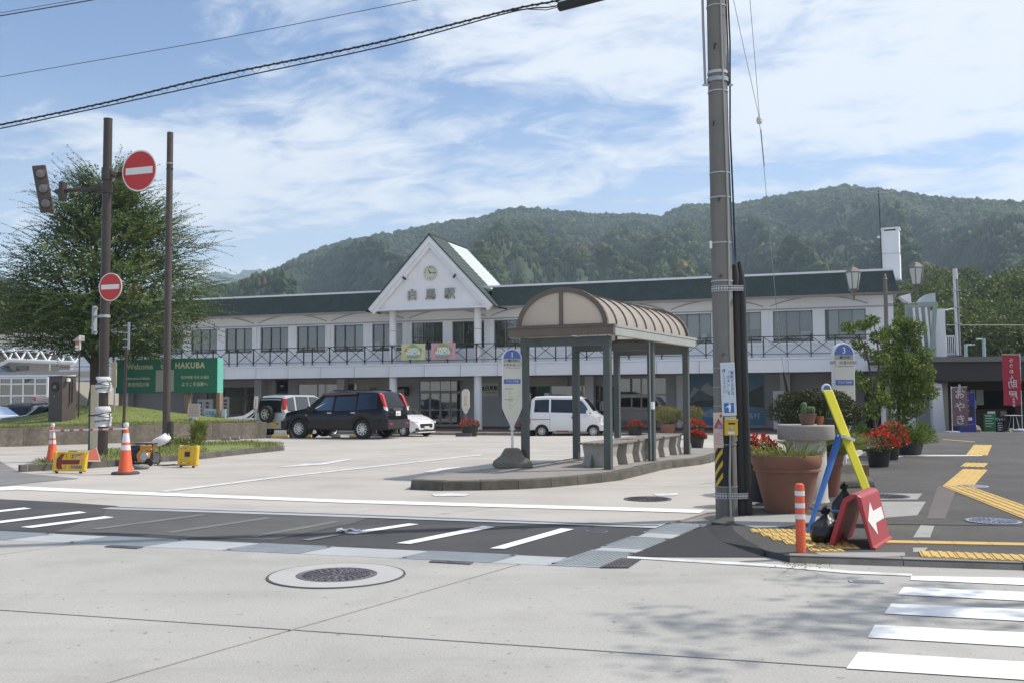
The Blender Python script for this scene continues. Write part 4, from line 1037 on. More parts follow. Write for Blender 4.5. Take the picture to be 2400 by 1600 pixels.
def make_car(name, label, loc, rz, P, paint, group=None, rot=None):
    """P: L, W, top=[(x,z)], belt=[(x,z)], plan=[(x,halfwidth)], sill, wheels=(xf,xr,r,w), tumble, glass parts ..."""
    root = thing(name, label, P.get('cat', 'car'), loc, rz, group)
    L, xf, xr, wr_, ww = P['L'], *P['wheels']
    tx, tz = zip(*P['top']); bx, bz = zip(*P['belt']); wx, wz = zip(*P['plan'])
    top = lambda x: float(np.interp(x, tx, tz)); belt = lambda x: float(np.interp(x, bx, bz)); hw = lambda x: float(np.interp(x, wx, wz))
    ar = wr_ * 1.17
    def bot(x):
        z = P['sill'] if abs(x) < L / 2 - .25 else P['sill'] + .06
        for c in (xf, xr):
            if abs(x - c) < ar: z = max(z, wr_ + math.sqrt(ar * ar - (x - c) ** 2) * .98)
        return z
    X = sorted(set([-L / 2 + L * i / 74 for i in range(75)] + [c + d for c in (xf, xr) for d in (-ar, -ar * .995, ar * .995, ar)] + list(tx)))
    X = [x for x in X if -L / 2 - 1e-6 <= x <= L / 2 + 1e-6]
    tum = P.get('tumble', .30)
    def section(x):
        w, zb, ze, zt = hw(x), bot(x), belt(x), top(x)
        ze = min(ze, zt - .02); wr = w - tum * max(0, zt - ze) - .03
        zm = zb + (ze - zb) * .55
        pts = [(w * .965, zb), (w, zb + min(.10, (ze - zb) * .3)), (w * 1.005, zm), (w * .995, ze - .03), (w * .975, ze), (wr, zt - .05 if zt - ze > .2 else zt - .012), (wr - .09, zt), (wr * .5, zt + .012), (0, zt + .016)]
        return pts
    secs = [section(x) for x in X]
    K = len(secs[0]); full = 2 * K - 1
    b = B(); vs = []
    for x, s in zip(X, secs):
        vs += [(x, y, z) for y, z in s] + [(x, -y, z) for y, z in s[-2::-1]]
    fs, ms = [], []
    for i in range(len(X) - 1):
        for k in range(full - 1):
            a = i * full + k; fs.append((a, a + full, a + full + 1, a + 1)); ms.append(0)
        a = i * full; fs.append((a, a + full - 1, a + 2 * full - 1, a + full)); ms.append(1)
    fs.append(tuple(range(full))); fs.append(tuple(range((len(X) - 1) * full + full - 1, (len(X) - 1) * full - 1, -1))); ms += [0, 0]
    b.add(vs, fs); b.m = ms
    # openings for the windows are cut by leaving those faces to the glass parts, which sit 5 mm proud
    put('body', b, [paint, m_under], root, smooth=32)
    def sp(x, t, s, off=.006):              # point on the side glass: t 0 belt .. 1 roof edge
        q = section(x); (y0, z0), (y1, z1) = q[4], q[5]
        return (x, s * (y0 + (y1 - y0) * t + off), z0 + (z1 - z0) * t)
    gm = P.get('glass', [m_cglass])
    for s in (-1, 1):
        for j, win in enumerate(P['side']):
            pts = []
            N_ = len(win)
            for q in range(N_):              # subdivide edges so the pane follows the flank
                (x0, t0), (x1, t1) = win[q], win[(q + 1) % N_]
                for e in range(3): pts.append((x0 + (x1 - x0) * e / 3, t0 + (t1 - t0) * e / 3))
            cx, ct = sum(p[0] for p in pts) / len(pts), sum(p[1] for p in pts) / len(pts)
            n = len(pts)
            gb = B().add([sp(x, t, s, .008) for x, t in pts] + [sp(cx, ct, s, .008)], [(i, (i + 1) % n, n) for i in range(n)])
            g_ = put('side_window', gb, gm[min(j, len(gm) - 1)], root, fix=False)
            fr = B(); o_ = [(cx + (x - cx) * (1 + .035 / max(.1, abs(x - cx) + .15)), min(1.03, max(-.06, ct + (t - ct) * 1.10))) for x, t in pts]
            fr.add([sp(x, t, s, .003) for x, t in o_] + [sp(x, t, s, .009) for x, t in pts], [(i, (i + 1) % n, n + (i + 1) % n, n + i) for i in range(n)])
            put('window_seal', fr, m_trim, g_, fix=False)
    lin = B()
    for nm, (xa, xb), gmx in P['screens']:
        n = 8; gb = B(); vs = []
        for i in range(n + 1):
            x = xa + (xb - xa) * i / n; q = section(x); w = q[6][0] + .05
            vs += [(x, w * f, top(x) + .016 * (1 - f * f) + .007) for f in (-1, -.5, 0, .5, 1)]
        gb.add(vs, [(i * 5 + k, i * 5 + k + 1, (i + 1) * 5 + k + 1, (i + 1) * 5 + k) for i in range(n) for k in range(4)])
        put(nm, gb, gmx, root, smooth=60, fix=False)
    tb, rb, kb = P.get('wm') or wheel_meshes(wr_, ww, P.get('spokes', 10))
    t0 = r0 = k0 = None
    for x, s in ((xf, -1), (xr, -1), (xf, 1), (xr, 1)):
        y = s * (hw(x) - ww / 2 - .01)
        if t0 is None:
            t0 = put('wheel', tb, m_tyre, root, smooth=35, loc=(x, y, wr_)); r0 = put('rim', rb, m_rim, t0, smooth=30); k0 = put('brake', kb, m_under, t0)
        else:
            w_ = inst(t0, root, (x, y, wr_), (0, 0, 0 if s < 0 else PI)); inst(r0, w_); inst(k0, w_)
    def pb(nm, x0, x1, y0, y1, z0, z1, m, both=False, bevel=.01):
        o = put(nm, B().box(x0, x1, y0, y1, z0, z1), m, root, bevel=bevel)
        if both: put(nm, B().box(x0, x1, -y1, -y0, z0, z1), m, root, bevel=bevel)
        return o
    for nm, args, m, both in P['bits']: pb(nm, *args, m, both)
    return root, sp, section
def skew(name, pts, th, m, root): return put(name, B().prism(pts, th), m, root, bevel=.006)

# --- black off-roader parked by the kerb
black = mat('black_car_paint', (.004, .005, .007), .25, var=0, coat=.35, spec=.3)
suv = dict(L=4.42, cat='car', sill=.30, wheels=(1.36, -1.27, .345, .23), tumble=.34, spokes=10,
    top=[(-2.21, .72), (-2.19, 1.02), (-2.03, 1.36), (-1.86, 1.62), (-1.6, 1.665), (-.3, 1.69), (.25, 1.65), (.55, 1.50), (1.02, 1.10), (1.25, 1.05), (1.95, .93), (2.12, .82), (2.21, .60)],
    belt=[(-2.21, .70), (-2.1, 1.03), (-1.2, 1.01), (.9, .97), (2.21, .80)], plan=[(-2.21, .74), (-2.05, .84), (-1.6, .88), (1.5, .88), (1.95, .82), (2.15, .70), (2.21, .55)],
    side=[[(.80, .04), (.30, .90), (-.02, .93), (-.02, .03)], [(-.12, .03), (-.12, .93), (-.92, .93), (-.96, .03)], [(-1.06, .03), (-1.03, .92), (-1.72, .88), (-1.80, .12)]],
    glass=[m_cglass, m_cglass2, m_cglass2], screens=[('windscreen', (.99, .42), m_cglass), ('rear_window', (-2.15, -1.88), m_rglass)],
    bits=[('front_bumper', (2.02, 2.26, -.70, .70, .33, .62), m_trim, False), ('rear_bumper', (-2.27, -2.02, -.76, .76, .36, .66), m_trim, False),
          ('number_plate', (-2.235, -2.215, -.17, .17, .80, .97), m_wpl, False), ('plate_garnish', (-2.235, -2.20, -.30, .30, 1.0, 1.055), m_chrome, False),
          ('headlamp', (1.98, 2.13, .42, .76, .70, .85), m_clear, True), ('fog_lamp', (-2.275, -2.25, .45, .65, .50, .56), m_red, True), ('door_mirror', (.72, .86, .90, 1.08, .98, 1.14), black, True),
          ('door_handle', (-.04, .15, .885, .915, .89, .93), m_chrome, True), ('door_handle', (-1.02, -.83, .885, .915, .90, .94), m_chrome, True), ('roof_rail', (-1.6, .1, .58, .62, 1.67, 1.72), m_trim, True),
          ('wiper', (-2.16, -2.12, -.30, .25, 1.12, 1.14), m_trim, False), ('side_repeater', (1.0, 1.08, .875, .888, .80, .85), mat('amber_lens', (.6, .16, .02), .3, var=0), True),
          ('mud_flap', (-1.70, -1.66, .62, .86, .18, .42), m_trim, True), ('mud_flap', (.92, .96, .62, .86, .18, .42), m_trim, True), ('dashboard', (.40, .90, -.70, .70, .85, 1.0), m_trim, False),
          ('seat', (-.25, -.05, .12, .62, .6, 1.25), m_curt[1], True)])
wq = Vector((math.sin(rad(23)), math.cos(rad(23)), 0))
c0 = (gp(698.5, 1025.5) + gp(856.8, 1028.5)) / 2 + wq * .85
sv, sp, sec = make_car('parked_car', 'black off road estate parked before the station, tail lamps facing the shelter', (c0.x, c0.y, ground(c0.y)), rad(180 - 23), suv, black)
for s in (-1, 1):                            # tall tail lamps at the corners
    skew('tail_lamp', [(-2.12, s * .80, 1.10), (-2.20, s * .80, 1.06), (-2.02, s * .74, 1.52), (-1.90, s * .72, 1.60), (-1.87, s * .76, 1.60), (-2.02, s * .82, 1.38)], (0, -s * .12, 0), m_red, sv)
    skew('reverse_lamp', [(-2.13, s * .82, 1.02), (-2.22, s * .80, .98), (-2.19, s * .80, 1.10), (-2.10, s * .82, 1.14)], (0, -s * .12, 0), m_clear, sv)
    put('wheel_arch', B().tube([(xc + .40 * math.cos(a), s * .872, .345 + .40 * math.sin(a)) for xc in (1.36,) for a in [PI * i / 14 for i in range(15)]], .022, 5), m_trim, sv)
    put('wheel_arch', B().tube([(-1.27 + .40 * math.cos(a), s * .872, .345 + .40 * math.sin(a)) for a in [PI * i / 14 for i in range(15)]], .022, 5), m_trim, sv)
    put('window_visor', B().beam((.45, s * .745, 1.56), (-.95, s * .74, 1.60), .03, .07), mat('smoked_visor', (.12, .06, .05), .3, var=0), sv)
text('20-17', .10, m_blk, sv, (-2.237, 0, .87), rot=(PI / 2, 0, -PI / 2), ext=.001)
text('X-TRAIL', .075, m_chrome, sv, (-2.215, .48, .93), rot=(PI / 2, 0, -PI / 2), ext=.003)

# --- silver mini off-roader with a spare wheel on its tailgate
silver = mat('silver_white_paint', (.47, .50, .50), .3, metal=.25, var=0, coat=.8)
mini = dict(L=3.75, sill=.36, wheels=(1.18, -1.22, .33, .2), tumble=.24, spokes=7,
    top=[(-1.875, .75), (-1.86, 1.05), (-1.78, 1.55), (-1.62, 1.68), (-1.2, 1.715), (.2, 1.70), (.45, 1.60), (.95, 1.13), (1.15, 1.08), (1.72, .98), (1.82, .85), (1.875, .6)],
    belt=[(-1.875, .74), (-1.8, 1.06), (.9, 1.02), (1.875, .84)], plan=[(-1.875, .70), (-1.75, .76), (-1.4, .79), (1.3, .79), (1.7, .72), (1.875, .5)],
    side=[[(.78, .04), (.30, .92), (-.25, .94), (-.25, .04)], [(-.37, .04), (-.37, .94), (-1.05, .94), (-1.12, .04)], [(-1.24, .05), (-1.2, .92), (-1.58, .88), (-1.64, .1)]],
    glass=[m_cglass], screens=[('windscreen', (.93, .38), m_cglass), ('rear_window', (-1.858, -1.72), m_rglass)],
    bits=[('rear_bumper', (-1.95, -1.75, -.68, .68, .42, .68), silver, False), ('front_bumper', (1.75, 1.92, -.62, .62, .40, .66), silver, False), ('number_plate', (-1.972, -1.952, -.45, -.12, .50, .66), m_ypl, False),
          ('tail_lamp', (-1.90, -1.76, .66, .78, 1.16, 1.58), m_red, True), ('reverse_lamp', (-1.90, -1.78, .67, .79, 1.04, 1.15), m_clear, True), ('door_mirror', (.68, .80, .80, .98, 1.02, 1.18), silver, True),
          ('door_handle', (-.22, -.06, .785, .81, .93, .97), silver, True), ('reflector', (-1.955, -1.945, .45, .52, .58, .64), m_trim, True), ('back_glass_trim', (-1.875, -1.85, -.62, .62, 1.04, 1.10), m_trim, False), ('exhaust', (-1.9, -1.6, .30, .36, .34, .40), m_rim, False)])
p = at(648, 1000, 38.6); hd = rad(62)
mc, sp, sec = make_car('parked_car', 'silver mini off roader with spare wheel on its tailgate and yellow plate', (p.x + 1.45 * math.cos(hd), p.y + 1.45 * math.sin(hd), ground(p.y + 1.1)), hd, mini, silver)
tb, rb, kb = wheel_meshes(.33, .2, 7)
sw = put('spare_wheel', tb, m_tyre, mc, smooth=35, loc=(-1.99, .02, .98), rot=(0, 0, -PI / 2)); put('rim', rb, m_rim, sw, smooth=30); put('hub_back', kb, m_under, sw)

# --- white saloon (rear half seen), a taxi
wpaint = mat('white_car_paint', (.78, .78, .78), .3, var=0, coat=.8)
def saloon(bits=[], glass=m_cglass): return dict(L=4.6, sill=.24, wheels=(1.35, -1.30, .31, .19), tumble=.36, spokes=8,
    top=[(-2.3, .62), (-2.27, .92), (-1.75, .97), (-1.30, 1.03), (-.85, 1.38), (-.5, 1.445), (.3, 1.44), (.65, 1.32), (1.15, .98), (1.4, .94), (2.1, .80), (2.25, .66), (2.3, .5)],
    belt=[(-2.3, .60), (-2.2, .90), (-1.2, .93), (1.1, .90), (2.3, .72)], plan=[(-2.3, .70), (-2.15, .80), (-1.7, .845), (1.6, .845), (2.1, .76), (2.3, .56)],
    side=[[(.92, .05), (.52, .88), (.0, .92), (.0, .05)], [(-.10, .05), (-.10, .92), (-.60, .90), (-.90, .05)], [(-.98, .08), (-.68, .82), (-.80, .72), (-1.16, .1)]],
    glass=[glass], screens=[('windscreen', (1.12, .45), glass), ('rear_window', (-1.27, -.70), glass)],
    bits=[('rear_bumper', (-2.36, -2.15, -.76, .76, .30, .56), bits[0] if bits else m_trim, False), ('front_bumper', (2.1, 2.36, -.70, .70, .28, .52), bits[0] if bits else m_trim, False), ('tail_lamp', (-2.32, -2.22, .46, .80, .64, .82), m_red, True), ('headlamp', (2.12, 2.27, .40, .74, .56, .72), m_clear, True),
          ('number_plate', (-2.38, -2.36, -.17, .17, .36, .52), m_wpl, False), ('door_handle', (-.16, .02, .845, .87, .80, .84), m_trim, True), ('door_handle', (-1.02, -.84, .845, .87, .80, .84), m_trim, True), ('door_mirror', (.72, .84, .86, 1.02, .90, 1.02), bits[0] if bits else m_trim, True), ('grille', (2.26, 2.32, -.36, .36, .54, .68), m_trim, False)] + (bits[1] if bits else []))
rp = at(536, 975, 44.2); hd = rad(-8)
make_car('parked_car', 'white saloon seen by its boot beyond the lawn, behind the silver car', (rp.x + 2.3, rp.y - .3, ground(rp.y)), hd, saloon([wpaint, []]), wpaint)
# --- white hatchback nose beyond the black car
hatch = dict(L=3.9, sill=.22, wheels=(1.22, -1.25, .31, .2), tumble=.36, spokes=10,
    top=[(-1.95, .7), (-1.92, 1.0), (-1.7, 1.35), (-1.5, 1.46), (-.6, 1.51), (.3, 1.44), (1.0, 1.0), (1.3, .93), (1.75, .76), (1.9, .62), (1.95, .45)],
    belt=[(-1.95, .68), (-1.8, .98), (1.0, .90), (1.95, .66)], plan=[(-1.95, .68), (-1.8, .80), (-1.3, .85), (1.25, .85), (1.7, .76), (1.9, .58), (1.95, .48)],
    side=[[(.82, .05), (.3, .88), (-.1, .92), (-.1, .05)], [(-.2, .05), (-.2, .92), (-.9, .88), (-1.0, .05)]], glass=[m_cglass2], screens=[('windscreen', (.98, .35), m_cglass), ('rear_window', (-1.9, -1.55), m_cglass2)],
    bits=[('grille', (1.86, 1.97, -.40, .40, .44, .62), m_trim, False), ('lower_grille', (1.86, 1.98, -.55, .55, .26, .34), m_trim, False), ('headlamp', (1.60, 1.86, .46, .74, .62, .74), m_clear, True), ('fog_lamp_trim', (1.72, 1.93, .46, .64, .30, .42), m_trim, True), ('number_plate', (1.97, 1.985, -.17, .17, .38, .50), m_wpl, False), ('tail_lamp', (-1.95, -1.8, .58, .80, .85, 1.05), m_red, True), ('front_lip', (1.80, 1.99, -.60, .60, .20, .25), wpaint, False)])
np_ = at(1003, 1000, 46.6); hd = rad(-38)
make_car('parked_car', 'white hatchback nose showing behind the tail of the black car', (np_.x - 1.9 * math.cos(hd) - .1, np_.y - 1.9 * math.sin(hd), ZST), hd, hatch, wpaint)
# --- white delivery microvan
van = dict(L=3.4, cat='van', sill=.27, wheels=(1.28, -1.12, .275, .16), tumble=.12, spokes=10,
    top=[(-1.7, .7), (-1.69, 1.2), (-1.62, 1.74), (-1.45, 1.86), (-.9, 1.89), (.55, 1.87), (.82, 1.78), (1.05, 1.50), (1.32, 1.12), (1.52, 1.00), (1.64, .88), (1.7, .6)],
    belt=[(-1.7, .68), (-1.66, 1.14), (1.2, 1.08), (1.7, .80)], plan=[(-1.7, .66), (-1.6, .72), (-1.3, .74), (1.2, .74), (1.5, .68), (1.66, .55), (1.7, .48)],
    side=[[(1.18, .04), (.92, .66), (.72, .82), (.42, .84), (.42, .04)], [(.30, .06), (.30, .82), (-.66, .82), (-.66, .06)], [(-.80, .06), (-.80, .82), (-1.42, .82), (-1.46, .06)]],
    glass=[m_cglass, m_cglass2, m_cglass2], screens=[('windscreen', (1.28, .80), m_cglass), ('rear_window', (-1.69, -1.63), m_cglass2)],
    bits=[('front_bumper', (1.52, 1.74, -.62, .62, .30, .58), wpaint, False), ('rear_bumper', (-1.75, -1.58, -.66, .66, .32, .54), wpaint, False), ('headlamp', (1.45, 1.62, .42, .66, .74, .96), m_clear, True), ('tail_lamp', (-1.73, -1.65, .58, .70, .62, .90), m_red, True),
          ('door_handle', (.28, .40, .74, .765, .86, .96), m_trim, True), ('sliding_rail', (-1.60, -.72, .738, .752, .80, .825), m_trim, True), ('door_mirror', (.98, 1.10, .74, .92, 1.02, 1.24), wpaint, True), ('number_plate', (1.74, 1.755, -.17, .17, .40, .54), m_wpl, False),
          ('rust_patch', (-.45, .15, .715, .742, .275, .31), mat('rusty_sill', (.35, .16, .05), .9, var=.3, sc=10), True), ('door_gap', (.355, .365, .739, .746, .42, 1.05), m_trim, True), ('door_gap', (-.735, -.725, .739, .746, .35, 1.05), m_trim, True), ('seat', (.2, .4, .12, .55, .6, 1.2), m_curt[1], True)])
vp_ = at(1332, 1000, 45.9)
make_car('delivery_van', 'small white van standing at the station kerb behind the bus shelter', (vp_.x, vp_.y, ZST), rad(-13), van, wpaint)

# --- cars in the car park at the far left, behind the lawn
lp = at(-40, 960, 43.0)
green = mat('taxi_green', (.03, .24, .09), .4, var=0)
make_car('taxi', 'white taxi with a green stripe at the left edge behind the lawn', (lp.x - .1, lp.y, ground(lp.y)), rad(172), saloon([wpaint, [('side_stripe', (-2.0, 1.9, .846, .858, .62, .74), green, True), ('rear_stripe', (-2.33, -2.30, -.5, .5, .66, .76), green, False)]], m_cglass2), wpaint)
kei = dict(L=3.4, sill=.25, wheels=(1.15, -1.15, .28, .16), tumble=.16, spokes=8,
    top=[(-1.7, .7), (-1.66, 1.25), (-1.55, 1.62), (-1.2, 1.72), (.3, 1.70), (.6, 1.55), (1.12, 1.05), (1.35, .98), (1.6, .88), (1.68, .7), (1.7, .5)], belt=[(-1.7, .68), (-1.6, 1.05), (1.0, .98), (1.7, .76)], plan=[(-1.7, .66), (-1.5, .73), (1.3, .73), (1.62, .66), (1.7, .56)],
    side=[[(.85, .05), (.5, .85), (.0, .9), (.0, .05)], [(-.1, .05), (-.1, .9), (-1.1, .9), (-1.2, .05)]], glass=[m_cglass2], screens=[('windscreen', (1.1, .45), m_cglass2), ('rear_window', (-1.66, -1.56), m_cglass2)],
    bits=[('grille', (1.62, 1.72, -.42, .42, .56, .74), m_trim, False), ('grille_trim', (1.62, 1.735, -.46, .46, .74, .79), m_chrome, False), ('number_plate', (1.735, 1.75, -.17, .17, .56, .72), m_ypl, False), ('headlamp', (1.52, 1.70, .46, .68, .66, .82), m_clear, True), ('front_bumper', (1.56, 1.76, -.62, .62, .30, .52), black, False), ('number_trim', (1.735, 1.745, -.3, .3, .40, .43), m_chrome, False)])
q = at(30, 960, 45.6)
make_car('parked_car', 'black microvan facing the lawn with a yellow plate, beside the green striped taxi', (q.x, q.y + 1.2, ZST), rad(-96), kei, black)
dkblue = mat('dark_blue_paint', (.010, .014, .028), .25, var=0, coat=.5, spec=.4)
q = at(84, 960, 47.5)
dv, _, _ = make_car('parked_car', 'dark blue minivan with a pale roof board, nose towards the lawn', (q.x, q.y + 1.2, ZST), rad(-100), dict(kei, L=3.4), dkblue)
put('roof_board', B().box(-.10, .10, -.60, .60, 1.74, 1.98), mat('pink_board', (.68, .48, .47), .5, var=.05), dv, bevel=.02)
put('board_end', B().box(-.12, .12, -.70, -.60, 1.76, 1.98).box(-.12, .12, .60, .70, 1.76, 1.98), m_red, dv)
q = at(128, 960, 41.8)
tx, _, _ = make_car('taxi', 'dark blue taxi with a yellow roof lamp, partly hidden by the brown cabinet', (q.x, q.y + .5, ground(q.y)), rad(30), saloon([dkblue, [('boot_trim', (-2.31, -2.29, -.5, .5, .72, .75), m_chrome, False)]]), dkblue)
put('roof_lamp', B().box(-.10, .10, -.22, .22, 1.44, 1.60), mat('lamp_yellow', (.75, .50, .05), .4, var=0), tx, bevel=.04)
# ================================================================== THE SHELTER ISLAND
m_isl = mat('island_paving', (.27, .25, .225), .92, var=.10, sc=.9, bump=.3, bsc=70, stain=(.20, .185, .165), stainsc=1.0, speck=.12, spsc=90, world_co=True)
IZ = .15
def inset(poly, d):
    P = [Vector((p[0], p[1])) for p in poly]; A2 = sum(P[i - 1].x * P[i].y - P[i].x * P[i - 1].y for i in range(len(P))); sg = 1 if A2 > 0 else -1
    out = []
    for i in range(len(P)):
        e1, e2 = (P[i] - P[i - 1]).normalized(), (P[(i + 1) % len(P)] - P[i]).normalized()
        n1, n2 = Vector((-e1.y, e1.x)) * sg, Vector((-e2.y, e2.x)) * sg
        m_ = n1 + n2
        m_ = m_.normalized() if m_.length > .2 else -e2
        out.append(tuple(P[i] + m_ * d / max(.5, m_.dot(n1))))
    return out
edge = G((968, 1117), (964, 1124), (1000, 1127), (1116, 1126), (1190, 1124.5), (1272, 1121), (1380, 1112), (1449, 1105), (1558, 1080.5), (1652, 1070), (1690, 1060), dz=IZ)
back = G((1700, 1050), (1596, 1048), (1480, 1056), (1372, 1068), (1333, 1075), (1180, 1093), (985, 1115), dz=IZ)
isl = sheet('traffic_island', inset(edge + back, .09), m_isl, IZ, kind='structure')
kerb_run('traffic_island', edge[1:], -.01, IZ + .004, .15, isl, .62, m_kerbd, left=True)
kerb_run('traffic_island', [edge[-1]] + back + [edge[1]], -.01, IZ + .004, .15, isl, .62, m_kerb, left=True)
# bus shelter
m_post = mat('olive_steel_paint', (.085, .10, .095), .5, metal=.1, var=.1, sc=4, stain=(.05, .055, .05), stainsc=4, vert=True)
m_beam = mat('pale_grey_beam', (.36, .38, .36), .6, var=.08, sc=2, stain=(.24, .15, .09), stainsc=2.5, stainlo=.60, stainhi=.85)
m_rust = mat('rusty_brown_frame', (.15, .125, .10), .7, var=.15, sc=4, stain=(.20, .10, .05), stainsc=5, stainlo=.55, stainhi=.8)
m_poly = bpy.data.materials.new('tan_polycarbonate'); m_poly.use_nodes = True
n, l = m_poly.node_tree.nodes, m_poly.node_tree.links
pb_ = n['Principled BSDF']; pb_.inputs['Roughness'].default_value = .38
tcn = n.new('ShaderNodeTexCoord'); nz = n.new('ShaderNodeTexNoise'); l.new(tcn.outputs['Object'], nz.inputs[0]); nz.inputs['Scale'].default_value = 3; nz.inputs['Detail'].default_value = 6
cr = n.new('ShaderNodeValToRGB'); l.new(nz.outputs['Fac'], cr.inputs[0]); cr.color_ramp.elements[0].color = (.43, .365, .315, 1); cr.color_ramp.elements[1].color = (.63, .575, .525, 1)
l.new(cr.outputs[0], pb_.inputs['Base Color'])
trl = n.new('ShaderNodeBsdfTranslucent'); trl.inputs[0].default_value = (.76, .71, .63, 1)
mxs = n.new('ShaderNodeMixShader'); mxs.inputs[0].default_value = .5; l.new(pb_.outputs[0], mxs.inputs[1]); l.new(trl.outputs[0], mxs.inputs[2]); l.new(mxs.outputs[0], n['Material Output'].inputs[0])
SC = Vector((1.73, 17.81, IZ)); SR_ = -rad(26.4)
sh = thing('bus_shelter', 'bus shelter with an arched tan translucent roof on dark green posts', 'bus shelter', SC, SR_)
SW, SL_, PH = 1.66, 4.97, 2.41
for x in (0, -SW):
    for y in (0, SL_ / 2, SL_):
        put('post', B().box(x - .065, x + .065, y - .065, y + .065, 0, PH), m_post, sh, bevel=.008)
        put('base_plate', B().box(x - .09, x + .09, y - .09, y + .09, 0, .012), m_rust, sh)
y0, y1, xo, xi = -.20, SL_ + .22, .20, -SW - .26
put('eave_beam', B().box(xo - .10, xo, y0 + .1, y1 - .1, PH, PH + .19), m_beam, sh, bevel=.006)
put('eave_beam', B().box(xi, xi + .10, y0 + .1, y1 - .1, PH, PH + .19), m_beam, sh, bevel=.006)
put('end_beam', B().box(xi, xo, y0, y0 + .10, PH + .02, PH + .17).box(xi - .02, xo + .02, y0 - .02, y0 + .12, PH + .17, PH + .20), m_rust, sh, bevel=.004)
put('end_beam', B().box(xi, xo, y1 - .10, y1, PH, PH + .19), m_rust, sh, bevel=.006)
for y in (0, SL_ / 2, SL_): put('cross_beam', B().box(-SW - .05, .05, y - .06, y + .06, PH - .16, PH - .002), m_post, sh)
put('gutter_strip', B().box(xo, xo + .012, y0, y1, PH + .155, PH + .20), m_beam, sh)
cxm = (xo + xi) / 2; AR, AH, Z0 = .86, .67, PH + .19
def arc(t, r=0.0): a = PI * t; return (cxm + (AR + r) * math.cos(a), Z0 + (AH + r) * math.sin(a))
NP = 9
for i in range(NP):                          # each bay of the vault is its own sheet between two ribs
    ya, yb = y0 + .12 + (y1 - y0 - .24) * i / NP, y0 + .12 + (y1 - y0 - .24) * (i + 1) / NP
    b = B(); b.grid(lambda u, v: (arc(u)[0], ya + (yb - ya) * v, arc(u)[1]), 18, 1)
    put('roof_panel', b, m_poly, sh, smooth=60, fix=False)
for i in range(NP + 1):
    y = y0 + .12 + (y1 - y0 - .24) * i / NP
    th_ = .028 if 0 < i < NP else .09
    b = B(); N_ = 20
    for k in range(N_): p, q = arc(k / N_, .012), arc((k + 1) / N_, .012); b.beam((p[0], y, p[1]), (q[0], y, q[1]), th_, .022 if 0 < i < NP else .08, (0, 1, 0))
    put('roof_rib', b, m_rust, sh)
for ye in (y0 + .10, y1 - .10):
    for s in (0, 1):
        b = B(); N_ = 12
        pts = [(arc(.5 * s + .5 * k / N_, -.03)[0], ye, arc(.5 * s + .5 * k / N_, -.03)[1]) for k in range(N_ + 1)] + [(cxm, ye, Z0 + .01)]
        b.poly(pts); put('end_panel', b, m_poly, sh, fix=False)
    put('mullion', B().box(cxm - .035, cxm + .035, ye - .03, ye + .03, Z0, Z0 + AH - .02).box(cxm - AR, cxm + AR, ye - .03, ye + .03, Z0 - .005, Z0 + .035), m_rust, sh)
put('soffit_panel', B().box(xi + .1, cxm - .35, y0 + .4, y1 - .4, PH + .03, PH + .05), m_poly, sh)
put('conduit', B().tube([(.0, SL_ / 2 - .075, 0), (0, SL_ / 2 - .075, PH)], .014, 6), m_galv, sh)
put('small_box', B().box(.03, .09, SL_ / 2 - .14, SL_ / 2 - .08, 1.05, 1.2), m_white, sh)
# three slatted benches on concrete feet
m_slat = mat('weathered_timber', (.22, .205, .19), .9, var=.2, sc=8, bump=.3, bsc=40)
m_bconc = mat('bench_concrete', (.40, .375, .34), .9, var=.12, sc=5, bump=.3, bsc=50, stain=(.25, .235, .21), stainsc=3)
bn = thing('bench', 'slatted concrete bench nearest the bus stop sign, its end facing the street', 'bench', SC + Matrix.Rotation(SR_, 3, 'Z') @ Vector((-.42, .38, 0)), SR_, 'benches inside the bus shelter')
for i in range(6):
    x = -.28 + .112 * i; put('slat', B().box(x - .046, x + .046, 0, 1.5, .42, .455), m_slat, bn, bevel=.006)
for yq in (.12, 1.0):
    put('concrete_foot', B().prism([(-.30, yq, 0), (.30, yq, 0), (.26, yq, .20), (.30, yq, .42), (-.30, yq, .42), (-.26, yq, .20)], (0, .36, 0)), m_bconc, bn, bevel=.012)
for k, lb in ((1, 'slatted concrete bench in the middle of the shelter row'), (2, 'slatted concrete bench at the far end of the shelter row')):
    dup(bn, SC + Matrix.Rotation(SR_, 3, 'Z') @ Vector((-.42, .38 + 1.62 * k, 0)), SR_, lb)
p = gp(1388, 1094, IZ)
bt = put('bottle', B().lathe([(0, 0), (.032, .002), (.034, .12), (.013, .18), (.013, .22), (0, .222)], 12), mat('green_glass', (.03, .10, .03), .15, var=0), loc=p, smooth=True, label='small green bottle standing against the nearest bench foot', cat='bottle')

